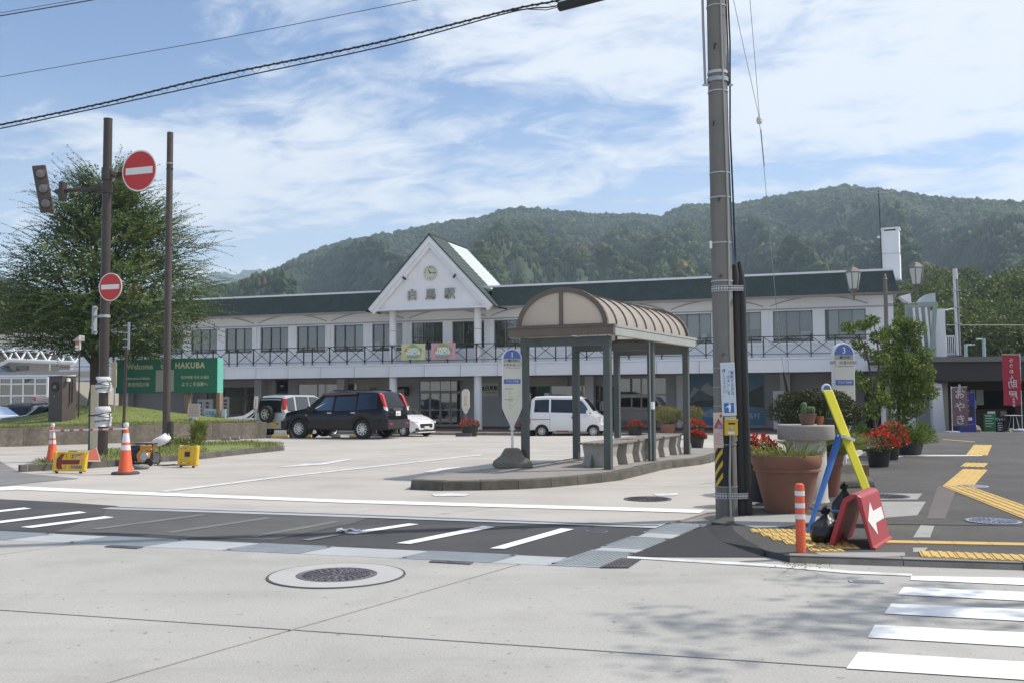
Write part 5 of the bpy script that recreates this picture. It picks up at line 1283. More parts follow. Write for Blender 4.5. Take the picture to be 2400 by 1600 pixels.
# bus stop signs
m_sign = mat('sign_white', (.64, .63, .55), .45, var=.03); m_frame = mat('sign_frame_white', (.72, .73, .74), .4, var=.03)
m_blue = mat('sign_blue', (.085, .15, .42), .45, var=.02); m_sgrey = mat('sign_grey', (.38, .37, .33), .5, var=.02)
m_prnt = mat('sign_print', (.06, .06, .065), .5, var=0); m_wprnt = mat('sign_white_print', (.82, .82, .82), .5, var=0)
def bus_stop(num, kanji, en, label, loc, rz):
    t = thing('bus_stop_sign', label, 'bus stop', loc, rz, 'bus stop signs at the station')
    z0, z1, w, zs = .72, 2.20, .175, 1.12       # taper start / top
    def outline(k=1.0, y=0):
        o = [(-.03, z0), (.03, z0), (.035, .80), (w * .62, zs - .16), (w, zs)]
        o += [(w * math.cos(a), z1 - w + w * math.sin(a)) for a in [PI * i / 16 for i in range(1, 16)]]
        o = [(x, z) for x, z in o] + [(-w, zs), (-w * .62, zs - .16), (-.035, .80)]
        o.insert(5, (w, z1 - w)); o.insert(-3, (-w, z1 - w))
        cz = (z0 + z1) / 2
        return [(x * k, y, cz + (z - cz) * (1 - (1 - k) * .35)) for x, z in o]
    put('frame', B().prism(outline(1.08, -.03), (0, .06, 0)), m_frame, t, bevel=.008)
    put('face', B().prism(outline(.97, -.036), (0, .007, 0)), m_sign, t)
    zc = z1 - w
    put('blue_cap', B().prism([(w * .93 * math.cos(a), -.041, zc + .01 + w * .93 * math.sin(a)) for a in [PI * i / 20 for i in range(21)]], (0, .006, 0)), m_blue, t)
    put('grey_band', B().box(-w * .92, w * .92, -.040, -.035, zc - .065, zc + .008), m_sgrey, t)
    put('blue_band', B().box(-w * .90, w * .90, -.040, -.035, zc - .46, zc - .375), m_blue, t)
    put('timetable', B().box(-w * .90, w * .90, -.039, -.035, zc - .98, zc - .52), mat('paper_cream', (.66, .65, .54), .6, var=.04), t)
    text(num, .14, m_wprnt, t, (0, -.0415, zc + .075), ext=.001)
    put('bus_pictogram', B().box(-.075, -.035, -.0425, -.0395, zc - .048, zc - .008).box(-.070, -.040, -.044, -.042, zc - .030, zc - .015), m_prnt, t)
    text('白馬駅', .05, m_prnt, t, (.035, -.0405, zc - .03), ext=.001)
    text(kanji, .062, m_prnt, t, (.01, -.037, zc - .115), ext=.001, sx=.95); text(en, .026, m_prnt, t, (.01, -.037, zc - .165), ext=.001)
    text('アルピコ交通', .04, m_wprnt, t, (0, -.041, zc - .417), ext=.001)
    for z in (zc - .56, zc - .76): put('printed_rule', B().box(-w * .84, .02, -.0405, -.0385, z, z + .008), m_prnt, t)
    b = B()
    for i in range(14): b.box(-.07, -.045 + .03 * ((i * 7) % 3), -.0405, -.0385, zc - .59 - i * .026, zc - .582 - i * .026)
    put('printed_rows', b, mat('faint_print', (.42, .42, .39), .6, var=0), t)
    put('route_curve', B().tube([(w * .75 - .02 * i * i * .06, -.038, zc - .56 - .035 * i) for i in range(11)], .004, 4), mat('route_yellow', (.6, .55, .30), .6), t)
    put('stem', B().tube([(0, 0, .34), (0, 0, .75)], .024, 10), m_frame, t, smooth=True)
    put('clamp', B().box(-.06, .06, -.02, .02, .70, .73).tube([(0, -.03, .66), (0, .03, .66)], .012, 6), m_galv, t)
    a_, h_ = .35, .36
    st_ = [(a_, 0), (a_ * .97, .10), (a_ * .60, .21), (a_ * .40, h_ - .02), (a_ * .34, h_)]
    b = B(); vs, fs = [], []
    for r, z in st_: vs += [(-r, -r * .8, z), (r, -r * .8, z), (r, r * .8, z), (-r, r * .8, z)]
    for i in range(4):
        for k in range(4): q = i * 4; fs.append((q + k, q + (k + 1) % 4, q + 4 + (k + 1) % 4, q + 4 + k))
    fs += [(3, 2, 1, 0), (16, 17, 18, 19)]
    put('concrete_base', B().add(vs, fs), mat('sign_base_concrete', (.16, .15, .13), .95, var=.2, sc=5, bump=.5, bsc=30, stain=(.10, .09, .075), stainsc=3), t, bevel=.025)
    return t
q = gp(1201, 1094, IZ)
bus_stop('1', '長野駅東口行', 'For Nagano Sta. East Exit', 'bus stop sign numbered 1 on a concrete foot at the shelter island', q, rad(8))
q = at(1980, 1050, 15.3); bus_stop('3', '扇沢（信濃大町駅）', 'For Ogizawa / Shinano-Omachi', 'bus stop sign numbered 3 rising behind the round clipped bush', (q.x, q.y, WZ), rad(14))

# slim pale sign by the station kerb
q = at(1091, 1000, 46.2)
ss = thing('kerb_sign', 'slim pale sign with red writing on a foot before the station doors', 'sign', (q.x, q.y, ZST), -FA)
put('board', B().prism([(-.19, 0, 1.35), (.19, 0, 1.35), (.19, 0, 2.05)] + [(.19 * math.cos(a), 0, 2.05 + .19 * math.sin(a)) for a in [PI * i / 10 for i in range(1, 10)]] + [(-.19, 0, 2.05)], (0, .05, 0)), m_sign, ss)
put('board_taper', B().prism([(-.19, .01, 1.35), (.19, .01, 1.35), (.05, .01, 1.08), (-.05, .01, 1.08)], (0, .03, 0)), mat('cream_enamel', (.62, .60, .46), .5), ss)
text('の\nり\nば', .16, mat('red_print', (.55, .10, .07), .5, var=0), ss, (-.0, -.006, 1.68), ext=.001)
put('stem', B().tube([(0, .025, .1), (0, .025, 1.1)], .03, 8), mat('stem_brown', (.25, .18, .15), .6), ss)
put('foot', B().box(-.40, .40, -.3, .3, 0, .2), mat('foot_grey', (.12, .12, .115), .9), ss, bevel=.04)

# ================================================================== LEFT: RAISED LAWN, WALL AND VERGE ISLAND
m_lawn = mat('lawn_grass', (.165, .195, .050), .95, var=.22, sc=2.5, bump=.8, bsc=25, stain=(.25, .23, .09), stainsc=1.2, stainlo=.48, stainhi=.8, speck=.25, spsc=14, world_co=True)
m_wall = mat('old_retaining_concrete', (.20, .175, .14), .95, var=.22, sc=2.2, bump=.5, bsc=18, stain=(.09, .08, .062), stainsc=1.3, stainlo=.45, stainhi=.75, vert=True, speck=.2, spsc=9)
wl0, wl1 = gp(-30, 1047.5), gp(624, 1026)
WH = .58
wd = (wl1 - wl0).normalized(); wn2 = Vector((-wd.y, wd.x, 0))
rw_ = thing('retaining_wall', 'low weathered concrete wall holding the raised lawn on the left', 'wall', wl0, math.atan2(wd.y, wd.x))
wlen = (wl1 - wl0).length
x = -9.0; k = 0
while x < wlen - .1:
    x2 = min(wlen, x + 2.0)
    put('wall_section', B().box(x + .0015, x2 - .0015, -.03 + .004 * (k % 3 == 1), .25, -.05, WH + .006 * (k % 2)), m_wall, rw_, bevel=.008); x = x2; k += 1
put('wall_section', B().box(wlen - .22, wlen, .26, 5.2, -.05, WH), m_wall, rw_, bevel=.03)
# lawn mound behind the wall
NUx, NVy = 46, 16
def lawn_pt(u, v):
    s, t = -9 + (wlen + 9 - .1) * u, .12 + 8.0 * v
    p = wl0 + wd * s + wn2 * t
    hgt = WH + .02 + .62 * math.sin(min(1, v * 1.45) * PI / 2) * (1 - max(0, (v - .7) / .3) ** 2 * .9) * min(1, max(.0, (wlen - s) / 4.0)) ** .7 * (.06 + .94 * min(1, max(0, (s - 1.2) / 2.6)) ** 1.3)
    hgt *= 1 if s > -6 else 1
    return p.x, p.y, hgt + .03 * math.sin(s * 1.3) * v
lw = put('lawn', B().grid(lawn_pt, NUx, NVy), m_lawn, smooth=180, kind='structure')
def lawn_z(px, py, it=30):                   # where a line of sight lands on the lawn
    d = ray(px, py); best = None
    for i in range(400):
        Y_ = 28 + i * .04; p = Vector((d.x * Y_ / d.y, Y_, EYE + d.z * Y_ / d.y))
        r = p - wl0; s, t = r.dot(wd), r.dot(wn2)
        if t < .12 or t > 8.1: continue
        if lawn_pt((s + 9) / (wlen + 8.9), (t - .12) / 8.0)[2] >= p.z: return p
    return at(px, py, 36)
def lawn_h(x, y):
    r = Vector((x, y, 0)) - wl0; s, t = r.dot(wd), r.dot(wn2)
    return lawn_pt((s + 9) / (wlen + 8.9), min(1, max(0, (t - .12) / 8.0)))[2]
# verge island at the street corner with its kerb stones
VZ = .13
vk = G((47.7, 1090), (60, 1089), (110, 1087), (198, 1082), (276, 1078), (369, 1069), (464, 1063), (560, 1053), (640, 1046), (664, 1043.5), dz=VZ)
vb = G((668, 1040), (655, 1037.5), (590, 1033), (510, 1034), (420, 1040), (300, 1049), (240, 1054), (150, 1066), (90, 1077), dz=VZ)
vi = sheet('verge_island', inset(vk + vb, .08), m_lawn, VZ, kind='structure')
kerb_run('verge_island', vk, -.01, VZ + .008, .14, vi, .6, m_kerbd)
kerb_run('verge_island', [vk[-1]] + vb + [vk[0]], -.01, VZ + .004, .13, vi, .6, m_kerb)
sheet('earth_patch', G((95, 1082), (198, 1079), (255, 1077), (260, 1062), (150, 1070), dz=VZ), mat('bare_earth', (.22, .20, .13), .95, var=.2, sc=6, world_co=True), VZ + .006, vi)
# wheel stops
ws0 = None
for k, (px, py, lb, yel) in enumerate(((519, 1030.5, 'grey concrete wheel stop nearest the street against the low wall', 0), (540, 1029.5, 'grey concrete wheel stop second along the low wall', 0), (587, 1026.5, 'grey concrete wheel stop third along the low wall', 0), (612, 1025.5, 'grey concrete wheel stop at the end corner of the low wall', 0))):
    p = gp(px, py)
    w_ = put('wheel_stop', B().prism([(0, -.075, 0), (0, .075, 0), (0, .055, .11), (0, -.055, .11)], (.34, 0, 0)), m_kerb if not yel else m_tact, loc=p, rot=(0, 0, rad(-10)), bevel=.02, label=lb, cat='wheel stop', group='wheel stops by the low wall')
for px, py, m_, lb in ((648, 1021, m_tact, 'yellow wheel stop under the silver car, left of the black one'), (722, 1016.5, m_tact, 'small yellow wheel stop seen between the black wheels at the front'), (790, 1016.0, m_kerb, 'grey wheel stop seen under the middle of the black car'), (832, 1015.8, m_tact, 'yellow wheel stop seen just ahead of the rear black wheel')):
    p = at(px, py, 37.4); put('wheel_stop', B().prism([(0, -.075, 0), (0, .075, 0), (0, .055, .11), (0, -.055, .11)], (.7 if px < 700 else .35, 0, 0)), m_, loc=(p.x - .2, p.y, ground(p.y)), rot=(0, 0, rad(-8)), bevel=.02, label=lb, cat='wheel stop', group='wheel stops under the parked cars')

# no entry signs, signal and the brown poles
m_bpole = mat('dark_brown_pole_paint', (.050, .036, .030), .42, var=.12, sc=3, stain=(.09, .07, .06), stainsc=3, vert=True)
m_nored = mat('sign_red', (.56, .030, .022), .35, var=.03); m_nowhite = mat('sign_reflective_white', (.78, .78, .76), .4, var=.02)
pq = gp(240, 1066, VZ)
tp_ = thing('traffic_pole', 'tall dark brown pole carrying the signal and two no entry signs', 'pole', pq, -FA)
put('shaft', B().tube([(0, 0, 0), (0, 0, 1.0), (0, 0, 8.05)], [.118, .112, .102], 20), m_bpole, tp_, smooth=True)
put('pole_cap', B().lathe([(.104, 8.04), (.106, 8.07), (.0, 8.085)], 20), m_bpole, tp_)
RZF = Matrix.Rotation(FA, 3, 'Z')            # world -> pole frame
def loc_in(px, py, Y_): return RZF @ (at(px, py, Y_) - pq)
a_c = loc_in(238, 442, pq.y); e_ = loc_in(131, 449, pq.y)
put('signal_arm', B().tube([(0, 0, a_c.z), (e_.x * .8, e_.y * .8, e_.z + .02)], .05, 12).tube([(e_.x * .8, e_.y * .8, e_.z + .02), (e_.x * 1.02, e_.y, e_.z)], .03, 8), m_bpole, tp_, smooth=True)
put('arm_collar', B().lathe([(.10, a_c.z - .12), (.135, a_c.z - .12), (.135, a_c.z + .12), (.10, a_c.z + .12)], 20).box(-.42, -.10, -.07, .07, a_c.z - .10, a_c.z + .09), m_bpole, tp_, bevel=.01)
put('arm_clamp', B().ob((e_.x * .86, e_.y * .86, e_.z), (.13, .16, .46)).ob((e_.x * .93, e_.y * .93, e_.z), (.22, .10, .10)), m_bpole, tp_, bevel=.015)
sc_ = loc_in(101, 443, pq.y)
tl = thing('traffic_signal', 'unlit brown three lens vehicle signal tilted on the pole arm', 'traffic signal', at(101, 443, pq.y), 0, rot=(0, rad(-10.5), rad(24)))
put('housing', B().box(-.155, .155, -.04, .09, -.57, .57), mat('signal_brown', (.060, .046, .040), .5, var=.08), tl, bevel=.03)
for z in (.36, 0, -.36):
    ln_ = put('lens', B().lathe([(.105, -.05), (.10, -.062), (0, -.075)], 24, (0, 0, z), 'y'), mat('dead_lens', (.13, .12, .12), .25, var=.2, sc=12, coat=.6), tl, smooth=True)
    put('lens_ring', B().lathe([(.105, -.035), (.128, -.05), (.118, -.06), (.105, -.05)], 24, (0, 0, z), 'y'), m_bpole, tl, smooth=True)
def no_entry(px, py, r, Y_, label, frame):
    p = at(px, py, Y_)
    t = thing('no_entry_sign', label, 'road sign', p, -FA)
    put('plate', B().lathe([(r, -.006), (r, .006), (r * .5, .012)], 40, axis='y'), m_nowhite, t, smooth=30)
    put('red_disc', B().lathe([(0, -.010), (r * .93, -.010), (r * .93, -.006)], 40, axis='y', caps=False), m_nored, t)
    put('white_bar', B().box(-r * .78, r * .78, -.014, -.009, -r * .165, r * .165), m_nowhite, t)
    return t, p
ne1, p1_ = no_entry(326.7, 400.8, .50, pq.y - .12, 'large red no entry sign with white bar high on the brown pole', 1)
v_ = RZF @ (p1_ - pq)
put('sign_bracket', B().lathe([(.10, v_.z - .20), (.13, v_.z - .20), (.13, v_.z + .10), (.10, v_.z + .10)], 20).box(.06, .16, -.04, v_.y + .10, v_.z - .09, v_.z + .03).box(.08, v_.x + .2, v_.y + .03, v_.y + .11, v_.z - .09, v_.z + .03), m_bpole, tp_, bevel=.008)
ne2, p2_ = no_entry(259, 673, .335, pq.y - .20, 'small red no entry sign lower down on the brown pole', 1)
v_ = RZF @ (p2_ - pq)
put('sign_band', B().lathe([(.112, v_.z - .03), (.12, v_.z - .03), (.12, v_.z + .03), (.112, v_.z + .03)], 20).box(-.04, .10, v_.y + .012, -.08, v_.z - .03, v_.z + .03), m_galv, tp_)
# edge-on plate clamped lower
c_ = loc_in(210, 750, pq.y)
put('edge_on_plate', B().box(-.30, -.285, -.09, .07, c_.z - .34, c_.z + .34).box(-.285, -.22, -.02, .02, c_.z - .30, c_.z - .26).box(-.285, -.22, -.02, .02, c_.z + .26, c_.z + .30).box(-.285, -.08, -.015, .015, c_.z + .06, c_.z + .11), m_galv, tp_)
put('plate_band', B().lathe([(.11, c_.z + .05), (.125, c_.z + .05), (.125, c_.z + .12), (.11, c_.z + .12)], 20), m_galv, tp_)
# white cloths tied round the pole
m_cloth = mat('white_cloth', (.70, .70, .72), .9, var=.08, sc=6, bump=.5, bsc=10)
for za, zb, bulge in ((at(242, 919, pq.y).z - pq.z, at(242, 882, pq.y).z - pq.z, .155), (at(242, 998, pq.y).z - pq.z, at(242, 951, pq.y).z - pq.z, .165)):
    cl_ = thing('cloth_wrap', 'upper white cloth wrapped and tied round the brown pole' if bulge < .16 else 'lower crumpled white cloth tied round the brown pole', 'cloth', pq + Vector((0, 0, za)), 0, 'white cloths tied round the brown pole')
    H_ = zb - za; b = B()
    b.grid(lambda u, v: ((bulge + .016 * math.sin(v * 14 + u * 3) + .010 * math.sin(u * 19 + v * 9)) * math.cos(2 * PI * u), (bulge + .016 * math.sin(v * 14 + u * 3) + .010 * math.sin(u * 19 + v * 9)) * math.sin(2 * PI * u), H_ * v), 36, 14)
    put('cloth', b, m_cloth, cl_, smooth=180)
    for z, tlt in ((.28, .02), (.52, -.03), (.62, .04)):
        put('strap', B().tube([((bulge + .022) * math.cos(a), (bulge + .022) * math.sin(a), H_ * z + tlt * math.cos(a)) for a in [2 * PI * i / 24 for i in range(25)]], .009, 5), m_black, cl_)
    put('loose_end', B().ob((bulge + .03, -.05, H_ * .25), (.05, .08, H_ * .45), (0, .2, .3)), m_cloth, cl_, bevel=.02)
# plain tall pole
pq2 = gp(389, 1046, VZ)
tp2 = thing('plain_pole', 'tall plain dark brown pole standing alone on the verge', 'pole', pq2, -FA)
h2 = at(401, 311, pq2.y).z - pq2.z
put('shaft', B().tube([(0, 0, 0), (0, 0, 1.2), (0, 0, h2)], [.105, .10, .085], 18), mat('weathered_brown_pole', (.075, .058, .052), .6, var=.15, sc=3, stain=(.12, .10, .095), stainsc=3, vert=True), tp2, smooth=True)
for z in (h2 - .9, h2 - 1.05, h2 - 3.2): put('bolt_band', B().lathe([(.088, z), (.094, z), (.094, z + .03), (.088, z + .03)], 18).box(-.11, -.08, -.02, .02, z, z + .03).box(.08, .11, -.02, .02, z, z + .03), m_galv if z > h2 - 1 else m_bpole, tp2)
put('hand_box', B().box(.09, .20, -.05, .07, .20, .70), m_bpole, tp2, bevel=.01)
# thin dark pole with white clips
p3 = gp(288, 1042); t3 = thing('thin_pole', 'thin dark pole with white clips near its top, left of the sign lettering', 'pole', p3, -FA)
h3 = at(300, 756, p3.y).z; tx_ = (at(300, 756, p3.y).x - p3.x) / math.cos(FA)
put('shaft', B().tube([(0, 0, 0), (tx_, 0, h3)], .045, 10), m_bpole, t3, smooth=True)
cb_ = B()
for i in range(4): cb_.box(tx_ - .12, tx_ + .12, -.07, -.04, h3 - .12 - .22 * i, h3 - .09 - .22 * i)
cb_.box(tx_ + .06, tx_ + .14, -.06, -.045, h3 - .85, h3)
put('clip_plate', cb_, m_galv, t3)
# cream boards on a green post beside the pole
p4 = gp(219, 1054); t4 = thing('board_post', 'cream board on a green post standing behind the brown pole', 'sign post', p4, -FA)
hb_ = at(219, 901, p4.y).z; put('board', B().box(-.10, .16, -.04, .02, .0, hb_), mat('cream_board_back', (.50, .44, .31), .7, var=.06, sc=3), t4, bevel=.01)
put('green_post', B().box(-.17, -.12, -.03, .03, 0, hb_ * .80), mat('green_post', (.02, .10, .07), .5), t4)
put('strap', B().box(-.18, .17, -.05, .03, hb_ * .52, hb_ * .54), m_black, t4)
pp = lawn_z(266, 965); t5 = thing('narrow_board', 'narrow cream board hanging left of the green welcome sign', 'sign post', (pp.x, pp.y, lawn_h(pp.x, pp.y) - .05), -FA)
za, zb = at(266, 907, pp.y).z - t5.location.z, at(266, 848, pp.y).z - t5.location.z
put('board', B().box(-.10, .10, -.02, .02, za, zb), mat('cream_board_back', (.5, .44, .31)), t5); put('stake', B().box(-.02, .02, .02, .05, 0, zb), m_galv, t5)

# green welcome sign
pL, pR = lawn_z(284, 965), lawn_z(508, 977)
Yw = pR.y + .1
gsz = lawn_h(pR.x, Yw) - .15
t6 = thing('welcome_sign', 'long green welcome sign with cream lettering on brown legs on the lawn', 'sign', (at(390, 900, Yw + .6).x, Yw + .6, gsz), -FA)
c1, c2 = at(271, 880, Yw + 1.15), at(509, 880, Yw - .05)
R6 = Matrix.Rotation(FA, 3, 'Z'); o6 = Vector(t6.location)
def l6(px, py):                              # pixel on the sign's own face plane
    d = ray(px, py); t = (o6 - Vector((0, 0, EYE))).dot(FN) / d.dot(FN); return R6 @ (d * t + Vector((0, 0, EYE)) - o6)
xa, xb = l6(271, 880).x, l6(509, 880).x; za, zb = l6(390, 920).z, l6(390, 840).z
m_sgreen = mat('welcome_green', (.018, .155, .095), .5, var=.05, sc=2); m_lit_edge = mat('sunlit_edge_green', (.15, .50, .40), .5, var=.03)
put('board', B().box(xa, xb, 0, .36, za, zb), m_sgreen, t6, bevel=.01)
put('lit_side', B().box(xb + .001, xb + .012, 0, .36, za, zb), m_lit_edge, t6)  # thin lighter sheet: sunlight on the sign's side put into its colour
m_clet = mat('cream_lettering', (.58, .55, .40), .6, var=.04)
def lt6(s_, px, py, sz, **k): v = l6(px, py); return text(s_, sz, m_clet, t6, (v.x, -.006, v.z), ext=.004, **k)
sz6 = zb - za
lt6('Welcome', 328, 859, sz6 * .235, bold=.008); lt6('to', 384, 857.5, sz6 * .235, bold=.008); lt6('HAKUBA', 445, 856, sz6 * .235, bold=.010, space=1.15)
lt6('Bienvenue à Hakuba', 325, 886, sz6 * .10, bold=.003); lt6('하쿠바에 어서 오세요', 457, 884, sz6 * .11, bold=.002); lt6('歓迎光臨白馬', 325, 901, sz6 * .13, bold=.003); lt6('ようこそ白馬へ', 456, 900, sz6 * .13, bold=.003)
v0, v1 = l6(365, 917), l6(408, 866); nt_ = put('notice_sheet', B().box(v0.x, v1.x, -.014, -.002, v0.z, v1.z), mat('grey_notice', (.40, .39, .35), .6, var=.05), t6)
text('お\n知', .12, m_prnt, nt_, ((v0.x + v1.x) / 2, -.016, v1.z - .3), ext=.001)
m_leg = mat('brown_leg', (.30, .20, .14), .8, var=.12, sc=4)
for px, wpx in ((279, 10), (433, 12), (508, 11)):
    xx = l6(px, 900).x; put('leg', B().box(xx - .08, xx + .08, .08, .28, -1.0, za), m_leg, t6, bevel=.01)
# small signs on the lawn
q = lawn_z(455, 984); t7 = thing('parking_notice', 'small pinkish parking notice above a white P sign on the lawn', 'sign', (q.x, q.y, lawn_h(q.x, q.y)), -FA)
k7 = q.y / FPX; hb7 = t7.location.z
zf = lambda py: at(455, py, q.y).z - hb7
put('notice_plate', B().box(-16 * k7, 16 * k7, 0, .015, zf(975), zf(945)), mat('pinkish_plate', (.56, .47, .45), .6, var=.04), t7)
b = B(); [b.box(-13 * k7, 13 * k7 - .05 * (i % 2), -.003, .0, zf(950 + i * 3.6), zf(949.2 + i * 3.6)) for i in range(6)]; put('printed_rows', b, mat('faint_red_print', (.5, .25, .22), .6, var=0), t7)
pp_ = put('parking_plate', B().box(-16 * k7, 7 * k7, -.005, .008, zf(989), zf(976)), m_nowhite, t7); put('blue_square', B().box(-13 * k7, -5.5 * k7, -.009, -.005, zf(987), zf(978)), mat('deep_blue', (.03, .05, .20), .5, var=0), pp_); text('P', 8.5 * k7, m_wprnt, pp_, (-9.2 * k7, -.0095, zf(982.5)), ext=.001)
put('stake', B().box(-.02, .02, .016, .05, -.1, zf(960)), m_galv, t7)
q = lawn_z(504, 979); t8 = thing('banner_board', 'low white board with blue writing standing behind the sign leg', 'sign', (at(504, 970, q.y + 1.2).x, q.y + 1.2, lawn_h(q.x, q.y + 1.0) - .1), -FA)
k8 = (q.y + 1.2) / FPX; zf8 = lambda py: at(504, py, q.y + 1.2).z - t8.location.z
put('board', B().box(-30 * k8, 29 * k8, 0, .04, zf8(980), zf8(959)), mat('light_blue_board', (.55, .68, .74), .5, var=.12, sc=2), t8); put('frame', B().box(-31 * k8, 30 * k8, -.01, .05, zf8(959), zf8(957.5)), m_frame, t8)
text('白馬駅', 9 * k8, mat('blue_print', (.05, .20, .42), .6, var=0), t8, (-14 * k8, -.005, zf8(967)), ext=.001); text('営業中', 9 * k8, mat('blue_print', (.05, .2, .42)), t8, (2 * k8, -.005, zf8(973)), ext=.001)
q = lawn_z(597, 984); t9 = thing('lane_sign', 'small white plate with red print on a grey post at the lawn end', 'sign', (q.x, q.y, lawn_h(q.x, q.y)), -FA, rot=(0, rad(4), -FA))
k9 = q.y / FPX; put('post', B().box(-.02, .02, 0, .03, -.2, 30 * k9), m_galv, t9); put('plate', B().box(-5 * k9, 5 * k9, -.015, 0, 28 * k9, 56 * k9), m_nowhite, t9)
b = B(); [b.box(-2.5 * k9, 2 * k9, -.018, -.015, (32 + 4 * i) * k9, (34 + 4 * i) * k9) for i in range(5)]; put('printed_rows', b, mat('faint_red_print', (.5, .25, .22)), t9)

# brown equipment cabinet and the solar beacon behind it
q = lawn_z(138, 989); CY = q.y + .3
kb = thing('equipment_cabinet', 'brown steel cabinet with a round meter window at the lawn edge', 'cabinet', (at(131, 985, CY).x, CY, lawn_h(q.x, CY) - .12), -FA - .10)
kk = CY / FPX; ch_ = at(130, 880, CY).z - kb.location.z
mcab = mat('brown_cabinet', (.085, .065, .062), .55, var=.08, sc=2, stain=(.11, .085, .08), stainsc=2)
put('shell', B().box(-24 * kk, 20 * kk, -.02, .55, 0, ch_ - .03), mcab, kb, bevel=.01)
put('roof_lid', B().box(-25 * kk, 21 * kk, -.04, .57, ch_ - .03, ch_), mcab, kb, bevel=.008)
put('door', B().box(-22.5 * kk, 18.5 * kk, -.032, -.02, .05, ch_ - .08), mcab, kb, bevel=.006)
mw_ = put('meter_window', B().lathe([(.16, -.03), (.17, -.055), (.13, -.055), (.12, -.045), (0, -.045)], 24, (-2 * kk, 0, ch_ - .36), 'y'), m_trim, kb, smooth=30)
put('meter_face', B().box(-2 * kk - .07, -2 * kk - .01, -.058, -.05, ch_ - .40, ch_ - .37).box(-2 * kk + .01, -2 * kk + .07, -.058, -.05, ch_ - .40, ch_ - .37).box(-2 * kk - .06, -2 * kk + .06, -.058, -.05, ch_ - .34, ch_ - .32), m_galv, mw_)
for x_, z_ in ((-4, .95), (-20, .70)): put('lock', B().lathe([(.022, -.03), (.022, -.045), (0, -.045)], 10, (x_ * kk, 0, z_), 'y'), m_galv, kb)
put('lamp_globe', B().lathe([(0, -.07), (.06, -.05), (.07, 0), (.05, .05), (0, .07)], 12, (22 * kk + .06, .15, ch_ - .14)), m_white, kb, smooth=True)
put('conduit', B().tube([(20 * kk + .02, .28, ch_ - .1), (20 * kk + .02, .28, .7), (20 * kk + .03, .22, .62)], .014, 6).tube([(20 * kk + .02, .38, ch_ - .1), (20 * kk + .02, .38, .75)], .014, 6), m_trim, kb)
bc = thing('warning_beacon', 'amber beacon under a little solar roof on a thin pole behind the cabinet', 'beacon', Vector(kb.location) + Vector((.42, .75, 0)), -FA)
bz = at(162, 796, CY + .75).z - bc.location.z
put('mast', B().tube([(0, 0, -.2), (0, 0, bz)], .022, 8), m_bpole, bc)
put('solar_roof', B().prism([(-.22, -.12, bz - .05), (.08, -.12, bz - .05), (.08, -.12, bz + .14)], (0, .26, 0)), mat('beacon_grey', (.50, .47, .46), .5), bc, bevel=.006)
put('amber_lens', B().lathe([(.07, bz - .19), (.075, bz - .06)], 14, (-.10, 0, 0)), mat('amber_lens', (.6, .16, .02)), bc); put('lens_base', B().lathe([(0, bz - .30), (.06, bz - .28), (.07, bz - .19)], 14, (-.10, 0, 0)), m_white, bc)
put('bracket', B().box(-.02, .03, -.03, .03, bz - .34, bz - .04).box(-.17, .02, -.02, .02, bz - .36, bz - .31), m_frame, bc)

# cones, the bar between them, works lamps' boards, the generator
m_or = mat('cone_orange', (.72, .115, .035), .5, var=.04); m_cw = mat('cone_reflective', (.70, .70, .72), .45, var=.03)
def cone(name, label, loc, H_):
    t = thing(name, label, 'traffic cone', loc, .3, 'traffic cones at the works'); s = H_ / .90
    put('foot_ring', B().lathe([(.26 * s, 0), (.265 * s, .02 * s), (.25 * s, .045 * s), (.16 * s, .05 * s)], 28), mat('cone_foot', (.07, .055, .05), .8, var=.2), t, smooth=40)
    prof = [(.145, .045), (.142, .05), (.042, .88), (.034, .90), (0, .905)]
    put('body', B().lathe([(r * s, z * s) for r, z in prof], 28), m_or, t, smooth=40)
    rr = lambda z: (.142 + (.042 - .142) * (z - .05) / .83 + .003) * s
    for a, b_ in ((.47, .57), (.62, .80)): put('sleeve', B().lathe([(rr(a), a * s), (rr(b_), b_ * s)], 28, caps=False), m_cw, t, smooth=40)
    put('lamp', B().lathe([(.030, .90), (.045, .91), (.052, .95), (.052, .99), (.04, 1.005), (0, 1.01)], 16), mat('cone_lamp', (.62, .62, .62), .2, var=.15, sc=30, coat=.7), t, smooth=40)
    for v in t.children:
        if v.name.startswith('lamp'): v.scale = (s, s, s)
    return t
pc2 = gp(294, 1110); cone('traffic_cone', 'orange cone with white sleeves standing on the road, right end of the bar', pc2, .90)
pc1 = gp(122, 1081, VZ); cone('traffic_cone', 'orange cone with white sleeves on the verge, left end of the bar', pc1, .735)
ba, bb2 = Vector((pc1.x, pc1.y, pc1.z + .735 * .90)), Vector((pc2.x - .03, pc2.y, pc2.z + .885))
cbar = thing('cone_bar', 'red and white striped bar slung between the two cones', 'barrier bar', ba, 0)
dv_ = bb2 - ba
put('bar', B().tube([(0, 0, 0), dv_], .019, 10), m_cw, cbar, smooth=True)
for i in range(6):
    t0 = .13 + i * .135; put('red_stripe', B().tube([dv_ * t0, dv_ * (t0 + .055)], .021, 10, caps=False), mat('bar_red', (.50, .05, .04), .5, var=.05), cbar, smooth=True)
for e in (Vector((0, 0, 0)), dv_): put('end_ring', B().tube([(e.x + .06 * math.cos(a), e.y + .06 * math.sin(a), e.z + .0) for a in [2 * PI * i / 14 for i in range(15)]], .012, 5), m_cw, cbar)
put('ribbon', B().tube([(.02, -.07, 0), (.05, -.10, -.2), (.05, -.11, -.38)], .008, 4), mat('bar_red', (.5, .05, .04)), cbar)
m_ypl2 = mat('moulded_yellow', (.74, .47, .025), .4, var=.04, sc=3)
m_maroon = mat('maroon_arrow', (.20, .035, .030), .6, var=.06)
